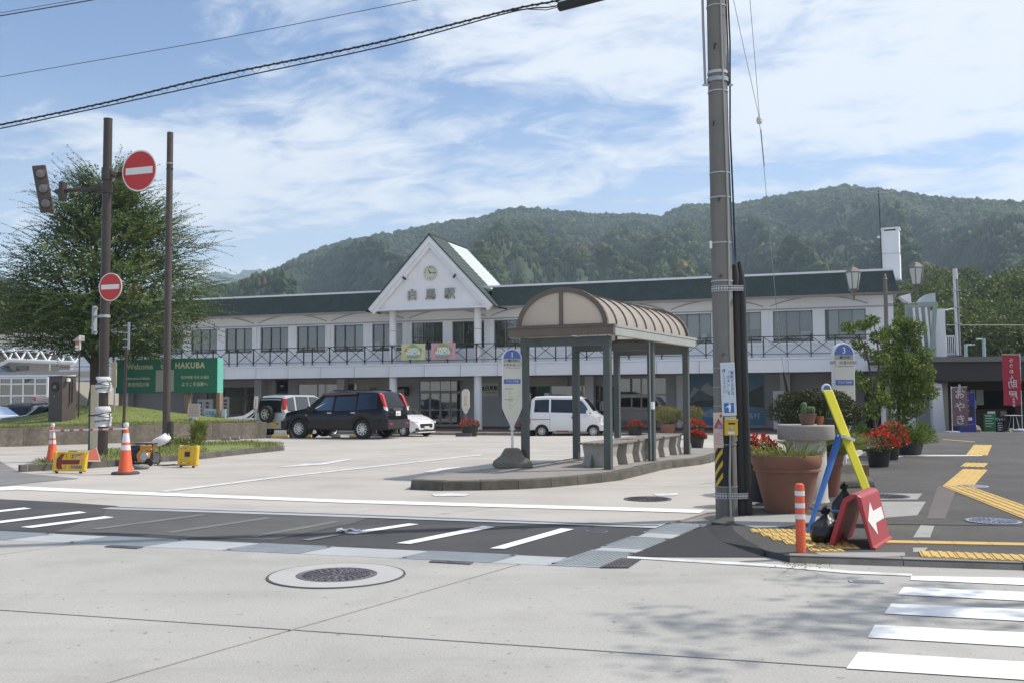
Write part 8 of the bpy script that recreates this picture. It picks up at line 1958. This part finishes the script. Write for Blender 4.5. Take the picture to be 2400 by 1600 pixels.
# ================================================================== TREES, SHRUBS, FLOWERS, GRASS
def nrm(a): return a / (np.linalg.norm(a, axis=1)[:, None] + 1e-9)
def leafmesh(name, C, D, size, m, parent=None, wid=.5, tint=None, seed=0, fold=.0, kind=None):
    """rhombic leaves: C base points, D directions, size lengths"""
    r = np.random.RandomState(seed); n = len(C)
    D = nrm(D); s = np.broadcast_to(np.asarray(size, float).reshape(-1, 1) if np.ndim(size) else np.full((n, 1), size), (n, 1))
    side = nrm(np.cross(D, r.normal(size=(n, 3)))) * s * wid * .5
    V = np.stack([C, C + D * s * .5 + side, C + D * s, C + D * s * .5 - side], 1).reshape(-1, 3)
    F = np.arange(4 * n).reshape(-1, 4)
    t = np.repeat(tint if tint is not None else r.uniform(.2, .8, n), 4)
    o = tri_mesh(name, V, F, m, t, parent)
    return tag(o, kind=kind)
def blob(r, n, rad3, shell=.55):
    """points in an uneven ellipsoid, denser near its skin"""
    d = nrm(r.normal(size=(n, 3))); k = r.normal(size=(5, 3)) * 2.2; ph = r.uniform(0, 6, 5)
    lump = 1 + .10 * sum(np.sin(d @ k[i] + ph[i]) for i in range(5)) / 1.6
    rr = (shell + (1 - shell) * r.uniform(0, 1, n) ** .5) * lump
    return d * rr[:, None] * np.array(rad3), d
m_bark = mat('grey_bark', (.085, .070, .058), .9, var=.25, sc=6, bump=.8, bsc=14, vert=True)
m_zel = leafmat('zelkova_leaves', (.026, .060, .015), (.150, .215, .050), (.20, .14, .05))
# --- big zelkova on the lawn
ZB = lawn_z(224, 958); ZB = Vector((at(222, 950, 37.8).x, 37.8, lawn_h(at(222, 950, 37.8).x, 37.8) - .05))
zk = thing('zelkova_tree', 'big dark green tree with feathery arching sprays behind the brown pole', 'tree', ZB, 0)
r = np.random.RandomState(12)
zp = [(1.9, 2.0), (2.5, 3.7), (3.4, 4.8), (4.6, 4.9), (5.8, 4.2), (7.0, 3.3), (8.2, 2.3), (9.2, 1.2), (9.9, .3)]
Zr = lambda z: np.interp(z, [a for a, _ in zp], [b for _, b in zp])
b = B(); b.tube([(0, 0, 0), (.03, 0, .8), (-.02, .02, 1.7), (.03, 0, 2.4)], [.30, .23, .20, .19], 14)
put('trunk', b, m_bark, zk, smooth=True)
lb = B()
limb_tips = []
for i in range(26):
    a = i * 2.4 + r.uniform(-.3, .3); zt = r.uniform(3.0, 8.8) if i > 3 else 9.0; ro = Zr(zt) * r.uniform(.55, .8); z0 = r.uniform(1.5, 2.5) if i < 16 else r.uniform(2.4, 4.5)
    p0 = Vector((0, 0, z0)); p3 = Vector((ro * math.cos(a), ro * math.sin(a), zt)); p1 = p0 + Vector((p3.x * .25, p3.y * .25, (zt - z0) * .45)); p2 = p0 + Vector((p3.x * .62, p3.y * .62, (zt - z0) * .80))
    w = .10 if i < 16 else .06
    lb.tube([p0, p1, p2, p3], [w, w * .7, w * .42, w * .15], 7)
    for j in range(4):
        q = p1.lerp(p3, .3 + .17 * j); e = Vector((r.normal() * .7, r.normal() * .7, r.uniform(.0, .6))); lb.tube([q, q + e * .6, q + e * 1.1 + Vector((0, 0, .08))], [w * .3, w * .2, w * .08], 5)
put('limbs', lb, m_bark, zk, smooth=True)
KB = [(2.2 + 7.3 * r.uniform() ** 1.1, r.uniform(0, 2 * PI), r.uniform(.82, 1.12)) for j in range(170)]
NSH = 3300
Cs, Ds, Ss, Ts = [], [], [], []
tw = B()
for i in range(NSH):
    kz, ka, ks = KB[r.randint(len(KB))]; z = kz + r.normal() * .20; a = ka + r.normal() * .19 * ks; R_ = Zr(kz) * ks
    if i % 9 == 0: z = r.uniform(2.4, 9.4); a = r.uniform(0, 2 * PI); R_ = Zr(z)
    outer = r.uniform() < .72
    f = r.uniform(.50, .84) if outer else r.uniform(.12, .68)
    lob = 1 + .16 * math.sin(3 * a + 1.1 * z) + .10 * math.sin(5 * a - 2 * z)
    st = np.array([.35 + R_ * f * lob * math.cos(a), R_ * f * lob * math.sin(a), z])
    out = np.array([math.cos(a), math.sin(a), 0.0]); up_ = .26 + .80 * max(0, (z - 5) / 5) ** 1.2 + r.normal() * .22
    d0 = out * r.uniform(.7, 1.1) + np.array([r.normal() * .24, r.normal() * .24, up_]); d0 /= np.linalg.norm(d0)
    Ln = r.uniform(.7, 1.5) * (1.6 if outer and r.uniform() < .4 else 1.0) * (.7 if z > 9 else 1)
    nl = int(Ln / .044); droop = r.uniform(.10, .42) if not outer else r.uniform(.05, .22)
    side = np.cross(d0, [0, 0, 1]); side /= np.linalg.norm(side) + 1e-6
    base_t = .36 + .22 * r.normal() + (.14 if outer else -.05) + .10 * (z - 5) / 4  # outer and upper shoots tinted lighter, as lit tips; inner ones darker
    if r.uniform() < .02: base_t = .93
    if outer and i % 2 == 0: tw.tube([st + d0 * Ln * s + np.array([0, 0, -droop * (Ln * s) ** 2]) for s in (0, .5, 1)], [.010, .007, .003], 3, caps=False)
    for k in range(nl):
        s = Ln * (k + .5) / nl; p = st + d0 * s + np.array([0, 0, -droop * s * s]); tang = d0 + np.array([0, 0, -2 * droop * s])
        sg = 1 if k % 2 else -1
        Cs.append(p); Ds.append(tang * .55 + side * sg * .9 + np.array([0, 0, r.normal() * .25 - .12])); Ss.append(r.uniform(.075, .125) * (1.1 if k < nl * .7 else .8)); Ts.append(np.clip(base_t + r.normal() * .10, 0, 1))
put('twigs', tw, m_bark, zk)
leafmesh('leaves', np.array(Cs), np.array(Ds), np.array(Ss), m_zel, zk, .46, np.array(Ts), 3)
NI = 30000                                   # the close inner canopy
zz = r.uniform(2.1, 9.2, NI); aa = r.uniform(0, 2 * PI, NI); rr = Zr(zz) * np.sqrt(r.uniform(.02, .62, NI))
Ci = np.stack([.3 + rr * np.cos(aa), rr * np.sin(aa), zz], 1)
zk.scale = (.94, .94, .92)
leafmesh('inner_leaves', Ci, r.normal(size=(NI, 3)) + [0, 0, -.2], r.uniform(.075, .13, NI), m_zel, zk, .55, np.clip(.20 + r.normal(size=NI) * .16, 0, 1), 4)  # low tint puts the shade inside the crown into the leaf colour

# --- clipped round bushes and other shrubs
def bush(name, label, cat, loc, rad3, n, m, size, core=None, group=None, seed=1, flat=.0, parent=None, lift=None):
    t = parent or thing(name, label, cat, loc, 0, group)
    rr_ = np.random.RandomState(seed); lz = rad3[2] if lift is None else lift
    P, d = blob(rr_, n, rad3, .62); P[:, 2] = np.maximum(P[:, 2], -rad3[2] * (1 - flat)) + lz
    leafmesh('foliage', P, d * .8 + rr_.normal(size=(n, 3)) * .7 + [0, 0, .25], rr_.uniform(.7, 1.25, n) * size, m, t, .55, np.clip(.42 + rr_.normal(size=n) * .2 + .18 * d[:, 2], 0, 1), seed)
    tb_ = B()
    for i in range(7): a = i * .9; tb_.tube([(0, 0, 0), (rad3[0] * .25 * math.cos(a), rad3[1] * .25 * math.sin(a), lz * .6), (rad3[0] * .6 * math.cos(a), rad3[1] * .6 * math.sin(a), lz * 1.2)], [.02, .014, .006], 5)
    put('stems', tb_, m_bark, t)
    return t
m_dk = leafmat('clipped_shrub_leaves', (.020, .034, .012), (.075, .085, .028), (.12, .06, .03))
m_yg = leafmat('golden_shrub_leaves', (.10, .11, .02), (.29, .25, .045), (.36, .20, .05))
m_gr = leafmat('small_tree_leaves', (.060, .105, .018), (.215, .285, .055), (.24, .21, .06))
m_flo = leafmat('red_petals', (.34, .018, .010), (.62, .055, .022))
m_ftop = leafmat('flower_foliage', (.03, .05, .015), (.09, .11, .035))
m_gra = leafmat('ornamental_grass', (.10, .14, .03), (.30, .34, .10), (.40, .36, .16))
YB = 14.75; cB = at(1915, 962, YB)
bb = bush('round_bush', 'big clipped dark green dome bush behind the stone table', 'bush', (cB.x, YB, WZ), (.64, .60, .34), 17000, m_dk, .032, seed=5, flat=.12, lift=cB.z - WZ)
put('tub', B().lathe([(.22, 0), (.30, .40), (.32, .43), (.28, .43)], 28), m_terra, bb, smooth=35)
def potted(px, pyb, rpot, hpot, Y_, label, kind='flower', z=None, seed=1, rb=.75, fr=1.15, fh=.55, potm=None, group='black pots of red flowers'):
    p = at(px, pyb, Y_); zb = ground(Y_) if z is None else z
    t = thing('flower_pot' if kind == 'flower' else 'shrub_pot', label, 'plant pot', (p.x, Y_, zb), 0, group)
    pot(t, rpot, hpot, rpot * rb, potm or m_blackpot, rim=0 if potm is None else .1)
    rr_ = np.random.RandomState(seed)
    if kind == 'flower':
        n = 700; P, d = blob(rr_, n, (rpot * fr, rpot * fr, rpot * fh), .6); P[:, 2] = np.maximum(P[:, 2], -.02) + hpot + .02
        leafmesh('foliage', P, d + rr_.normal(size=(n, 3)) * .6, rr_.uniform(.04, .08, n), m_ftop, t, .6, None, seed)
        n = 900; P, d = blob(rr_, n, (rpot * fr * 1.08, rpot * fr * 1.08, rpot * fh * 1.25), .86); keep_ = P[:, 2] > -.01; P = P[keep_]; d = d[keep_]; P[:, 2] += hpot + .03
        leafmesh('petals', P, d + rr_.normal(size=P.shape) * .6, rr_.uniform(.035, .07, len(P)), m_flo, t, .75, None, seed + 1, kind='stuff')
    return t
potted(1101, 1011, .42, .50, 46.2, 'black pot of red flowers beside the slim sign at the station kerb', z=ZST, seed=1)
potted(1241, 1013, .36, .50, 46.6, 'black pot of red flowers half hidden at the tail of the white van', z=ZST, seed=2)
potted(1489, 1015, .36, .46, 45.6, 'black pot of red flowers between the shelter posts at the station kerb', z=ZST, seed=3)
potted(1629, 1014, .30, .40, 33.0, 'farther of two black pots of red flowers behind the last shelter post', z=ground(33), seed=4)
potted(1634, 1045, .21, .28, 27.6, 'nearer of two black pots of red flowers behind the last shelter post', z=ground(28), seed=5, fr=1.1, fh=.75)
potted(1783, 1189, .20, .50, 13.3, 'black pot of red flowers between the utility pole and the terracotta pot', z=WZ, seed=6, fr=1.2, fh=1.3)
potted(2060, 1098, .24, .34, 19.4, 'black pot of red flowers under the small trees, nearest the trestle', z=WZ, seed=7, fr=1.5, fh=1.1)
potted(2084, 1075, .24, .34, 21.4, 'black pot of red flowers under the small trees, second from the trestle', z=WZ, seed=8, fr=1.7, fh=1.5)
for px, lb, sd_ in ((1565, 'golden green ball bush in a terracotta pot, left of the pair at the station', 21), (1619, 'golden green ball bush in a terracotta pot, right of the pair at the station', 22)):
    Y_ = 44.6; p = at(px, 1014, Y_); t = thing('ball_bush', lb, 'potted bush', (p.x, Y_, ZST), 0, 'ball bushes in terracotta pots'); pot(t, .36, .60, .25, m_terra)
    bush('', None, None, None, (.62, .60, .40), 4200, m_yg, .05, seed=sd_, flat=.2, parent=t, lift=.98)
# grasses
def grass(parent, n, rad_, h, m, seed, z0, name='grass', spread=.55, kind='stuff'):
    rr_ = np.random.RandomState(seed); a = rr_.uniform(0, 2 * PI, n); q = rad_ * np.sqrt(rr_.uniform(0, 1, n)); base = np.stack([q * np.cos(a), q * np.sin(a), np.full(n, z0)], 1)
    d = np.stack([np.cos(a) * (q / rad_) * spread, np.sin(a) * (q / rad_) * spread, np.ones(n)], 1) + rr_.normal(size=(n, 3)) * .22; d = nrm(d); L = (h * rr_.uniform(.45, 1.1, n))[:, None]
    w = nrm(np.cross(d, rr_.normal(size=(n, 3)))) * .0045 * (h / .25) ** .5; mid = base + d * L * .6; tip = base + d * L + np.stack([d[:, 0], d[:, 1], -.4 * np.ones(n)], 1) * L * .35
    V = np.stack([base - w, base + w, mid + w * .8, tip, mid - w * .8], 1).reshape(-1, 3)
    return tag(tri_mesh(name, V, np.arange(5 * n).reshape(-1, 5), m, np.repeat(rr_.uniform(.1, .95, n), 5), parent), kind=kind)
grass(bigpot, 2600, .38, .14, m_gra, 1, .62); grass(bigpot, 160, .36, .34, m_gra, 2, .62, spread=.8)
grass(pot2, 1600, .22, .50, m_gra, 3, .56, spread=1.15)
# two small trees and the shrubs below them
def small_tree(label, base, clumps, trunk, Y0, seed, n_per=420):
    t = thing('small_tree', label, 'tree', base, 0); o = Vector(base); rr_ = np.random.RandomState(seed)
    b = B()
    for pl, w0 in trunk: P = [at(px, py, Y0 + dy) - o for px, py, dy in pl]; b.tube(P, [w0 * (1 - .75 * i / (len(P) - 1)) for i in range(len(P))], 7)
    put('trunk', b, m_bark, t, smooth=True)
    C_, D_ = [], []
    for px, py, rp, dy, k in clumps:
        c = at(px, py, Y0 + dy) - o; R_ = rp * (Y0 + dy) / FPX; n = int(n_per * k * 1.35); P, d = blob(rr_, n, (R_, R_, R_ * .72), .25); C_.append(P + np.array(c)); D_.append(d * .5 + rr_.normal(size=(n, 3)) * .6 + [0, 0, -.25])
    C_, D_ = np.concatenate(C_), np.concatenate(D_)
    leafmesh('leaves', C_, D_, rr_.uniform(.045, .085, len(C_)), m_gr, t, .58, np.clip(.45 + rr_.normal(size=len(C_)) * .22, 0, 1), seed)
    return t
bA = at(2052, 1080, 19.9); small_tree('small open crowned tree rising from the pots left of its denser neighbour', (bA.x, 19.9, WZ),
    [(1990, 768, 18, 0, .35), (2022, 760, 18, .2, .4), (2042, 752, 17, -.2, .4), (2058, 790, 22, 0, .5), (2012, 808, 18, .1, .35), (2040, 830, 20, .2, .4), (2068, 840, 22, -.1, .5), (2000, 880, 20, 0, .3), (2035, 900, 24, .2, .55), (2062, 930, 26, 0, .7), (2038, 960, 24, -.1, .55), (2020, 1005, 20, 0, .4), (2008, 1030, 18, .1, .4)],
    [([(2052, 1080, 0), (2050, 1000, 0), (2046, 930, 0), (2036, 850, 0), (2020, 800, .1), (1985, 768, .1)], .035), ([(2046, 930, 0), (2060, 860, -.1), (2056, 790, 0), (2044, 752, -.1)], .025), ([(2046, 960, 0), (2026, 920, .1), (2000, 880, .1)], .016), ([(2050, 1010, 0), (2064, 960, .1), (2072, 900, .1)], .02)], 19.9, 31)
bB = at(2104, 1062, 22.6); small_tree('denser small tree with a full green crown beside the stair tower', (bB.x, 22.6, WZ),
    [(2085, 780, 24, 0, .8), (2115, 760, 24, .2, .8), (2145, 768, 26, 0, .7), (2130, 800, 30, .2, 1.1), (2090, 820, 30, 0, 1.1), (2160, 830, 26, .1, .8), (2120, 850, 36, -.2, 1.6), (2160, 870, 34, 0, 1.3), (2085, 880, 32, .1, 1.2), (2130, 905, 40, 0, 1.8), (2170, 915, 30, .1, 1.0), (2095, 935, 32, .1, 1.1), (2140, 950, 34, 0, 1.2), (2110, 975, 26, 0, .6)],
    [([(2104, 1062, 0), (2106, 990, 0), (2112, 900, 0), (2120, 820, 0), (2130, 770, 0)], .04), ([(2110, 960, 0), (2090, 890, .1), (2085, 800, 0)], .024), ([(2110, 950, 0), (2150, 880, .1), (2155, 820, .1)], .022)], 22.6, 32, 520)
q = at(2130, 1055, 23.0); sp_ = thing('spiky_shrub', 'spiky green shrub in a dark pot right of the red flowers', 'bush', (q.x, 23.0, WZ), 0); pot(sp_, .34, .30, .26, m_blackpot, rim=0)
rr_ = np.random.RandomState(41); n = 3200; a = rr_.uniform(0, 2 * PI, n); el = rr_.uniform(.05, 1.0, n); R_ = rr_.uniform(.15, .62, n); P = np.stack([R_ * np.cos(a) * np.cos(el), R_ * np.sin(a) * np.cos(el), .26 + R_ * np.sin(el) * .95], 1)
leafmesh('leaves', P, P - [0, 0, .25] + rr_.normal(size=(n, 3)) * .12, rr_.uniform(.07, .13, n), m_gr, sp_, .22, None, 41)
# weeds on the verge, fringe of grass along wall and kerbs
m_weed = leafmat('lawn_blades', (.10, .14, .025), (.27, .30, .075), (.36, .32, .13))
p = gp(466, 1040, VZ); wdp = thing('weed_clump', 'tall bright weed clump growing against the low wall', 'weed', (p.x, p.y - .1, VZ), 0)
rr_ = np.random.RandomState(8); n = 520; a = rr_.uniform(0, 2 * PI, n); hh = rr_.uniform(.05, .62, n); P = np.stack([.17 * np.cos(a) * rr_.uniform(0, 1, n) + .1 * hh, .12 * np.sin(a), hh], 1); leafmesh('blades', P, np.stack([np.cos(a) * .7, np.sin(a) * .5, np.full(n, .5)], 1), rr_.uniform(.10, .22, n), m_weed, wdp, .2, rr_.uniform(.3, .9, n), 8)
p = gp(433, 1041, VZ); wd2 = thing('weed_clump', 'low scruffy weeds beside the plain pole foot', 'weed', (p.x, p.y - .1, VZ), 0)
n = 900; P = np.stack([rr_.uniform(-.45, .55, n), rr_.normal(size=n) * .12, np.abs(rr_.normal(size=n)) * .10], 1); leafmesh('blades', P, rr_.normal(size=(n, 3)) * .6 + [0, 0, .7], rr_.uniform(.05, .12, n), m_weed, wd2, .3, rr_.uniform(.1, .95, n), 9)
PT_, DT_ = [], []
rr_ = np.random.RandomState(14)
for i in range(9000):                        # fringe along the top of the wall and over the lawn
    s = rr_.uniform(-8, wlen - .2); t_ = .12 + abs(rr_.normal()) * (.22 if i % 3 else 1.8); P_ = wl0 + wd * s + wn2 * min(t_, 7); PT_.append((P_.x, P_.y, lawn_h(P_.x, P_.y) - .01)); DT_.append((rr_.normal() * .35, rr_.normal() * .35 - .15, 1))
vpoly = [Vector((x, y, 0)) for x, y in vk + vb]
def inpoly(x, y):
    c = False; j = len(vpoly) - 1
    for i in range(len(vpoly)):
        a, b_ = vpoly[i], vpoly[j]
        if (a.y > y) != (b_.y > y) and x < (b_.x - a.x) * (y - a.y) / (b_.y - a.y) + a.x: c = not c
        j = i
    return c
xs0, xs1 = min(v.x for v in vpoly), max(v.x for v in vpoly); ys0, ys1 = min(v.y for v in vpoly), max(v.y for v in vpoly); k = 0
while k < 9000:
    x, y = rr_.uniform(xs0, xs1), rr_.uniform(ys0, ys1)
    if not inpoly(x, y): continue
    k += 1
    if fbm(np.array([x * 1.1]), np.array([y * 1.1]), 3, 4)[0] < .36: continue
    PT_.append((x, y, VZ)); DT_.append((rr_.normal() * .4, rr_.normal() * .4, 1))
tag(leafmesh('lawn_grass', np.array(PT_), np.array(DT_), rr_.uniform(.035, .10, len(PT_)), m_weed, None, .16, np.clip(rr_.normal(size=len(PT_)) * .22 + .45, 0, 1), 14), kind='stuff')
# grit weeds in the kerb cracks at the pavement corner
n = 160; cq = [gp(px, py, .0) for px, py in ((1860, 1322), (1885, 1330), (1905, 1316), (1925, 1320))]
P = np.array([[*(cq[i % 4] + Vector((rr_.normal() * .10, rr_.normal() * .05, .004)))] for i in range(n)]); tag(leafmesh('crack_weeds', P, rr_.normal(size=(n, 3)) * .6 + [0, 0, .6], rr_.uniform(.015, .035, n), m_weed, None, .3, None, 15), kind='stuff')

# --- woods beyond the canopy on the right: each tree its own object, four crown shapes shared
m_near = leafmat('near_wood_leaves', (.030, .058, .016), (.195, .235, .058), (.26, .22, .07))
crowns = []
for v in range(4):
    rr_ = np.random.RandomState(60 + v); Cc, Dc = [], []
    for j in range(9):
        c = np.array([rr_.normal() * .42, rr_.normal() * .42, rr_.uniform(-.35, .6)]); n = 420; P, d = blob(rr_, n, (.55, .55, .42), .6); Cc.append(P + c); Dc.append(d + rr_.normal(size=(n, 3)) * .6)
    Cc, Dc = np.concatenate(Cc), np.concatenate(Dc)
    o = leafmesh('crown', Cc, Dc, rr_.uniform(.06, .12, len(Cc)), m_near, None, .7, np.clip(.42 + rr_.normal(size=len(Cc)) * .2 + .2 * (v - 1.5) / 3, 0, 1), 60 + v); crowns.append(o)
trk = put('trunk', B().tube([(0, 0, -1.6), (.02, 0, -.6), (0, .03, .2)], [.07, .055, .03], 7), m_bark)
rr_ = np.random.RandomState(5); used = set()
spots = [(2120, 705, 118, 4.2), (2165, 725, 112, 4.6), (2210, 690, 128, 4.6), (2250, 735, 110, 5.0), (2300, 690, 125, 5.2), (2345, 735, 108, 4.8), (2395, 690, 122, 5.6), (2440, 740, 108, 5.0), (2500, 700, 120, 5.5), (2235, 790, 92, 3.8), (2290, 800, 90, 3.8), (2340, 805, 88, 3.6), (2390, 800, 90, 4.0), (2440, 805, 90, 4.0), (2130, 770, 100, 4.0), (2180, 790, 96, 4.0), (2270, 660, 150, 5.5), (2350, 655, 152, 5.5), (2430, 650, 155, 6), (2190, 655, 148, 5), (2560, 720, 110, 5), (-40, 720, 120, 5), (30, 760, 110, 4.6), (-90, 770, 105, 5), (95, 775, 108, 4.2)]
kinds_ = ['broad leafy tree of the wood behind the dark canopy', 'taller broad tree high in the wood behind the dark canopy', 'low bushy tree just above the roof of the dark canopy', 'leafy tree behind the beige house at far left']
for i, (px, py, Y_, R_) in enumerate(spots):
    R_ *= .86; py += (38 if px > 1000 and py < 780 else 6)
    c = at(px, py, Y_); kd_ = 3 if px < 200 else 2 if Y_ < 100 else 1 if Y_ > 140 else 0
    t = thing('broadleaf_tree', kinds_[kd_], 'tree', (c.x, Y_, c.z - 1.6 * R_), 0, 'trees of the wood behind the buildings')
    v = i % 4; a = rr_.uniform(0, 6)
    for o, nm in ((crowns[v], 'crown'), (trk, 'trunk')):
        if (o.name in used): o2 = inst(o, t)
        else: o2 = o; o2.parent = t; used.add(o.name)
        o2.location = (0, 0, 1.6 * R_); o2.scale = (R_, R_, R_ * rr_.uniform(.85, 1.15)); o2.rotation_euler = (0, 0, a)
    b = B().tube([(0, 0, -6), (0, 0, .3 * R_)], .25, 6); put('lower_trunk', b, m_bark, t)
# --- the rag lying on the stripe and the person inside the ticket window
q = gp(822, 1247); put('rag', B().grid(lambda u, v: (-.16 + .32 * u, -.035 + .07 * v, .012 + .035 * abs(math.sin(u * 9 + v * 4)) * math.sin(PI * u) + (.03 if u < .2 else 0) * math.sin(v * PI)), 14, 6), m_cloth, loc=q, rot=(0, 0, -.2), smooth=180, label='crumpled white rag lying at the end of a white stripe', cat='rag')
person('person in a white shirt behind the ticket hall window', (pp.x, pp.y, SZ), -FA + PI, mat('white_shirt', (.62, .62, .62), .8, var=.03), mat('dark_trousers', (.04, .04, .05), .8))

stt_ = thing('street_tree', 'street tree standing just beyond the right edge, its shadow dappling the road', 'tree', (7.3, 7.9, .05), 0)
rr_ = np.random.RandomState(9); C_ = np.concatenate([blob(rr_, 55, (.40, .40, .22), .3)[0] + [rr_.normal() * .75, rr_.normal() * .5, 6.3 + rr_.normal() * .45] for _ in range(15)])
leafmesh('leaves', C_, rr_.normal(size=C_.shape), rr_.uniform(.08, .16, len(C_)), m_gr, stt_, .6, None, 9)
put('trunk', B().tube([(0, 0, 0), (.03, 0, 2.4), (0, 0, 4.6), (.1, .05, 6.6)], [.09, .075, .06, .03], 9), m_bark, stt_, smooth=True)
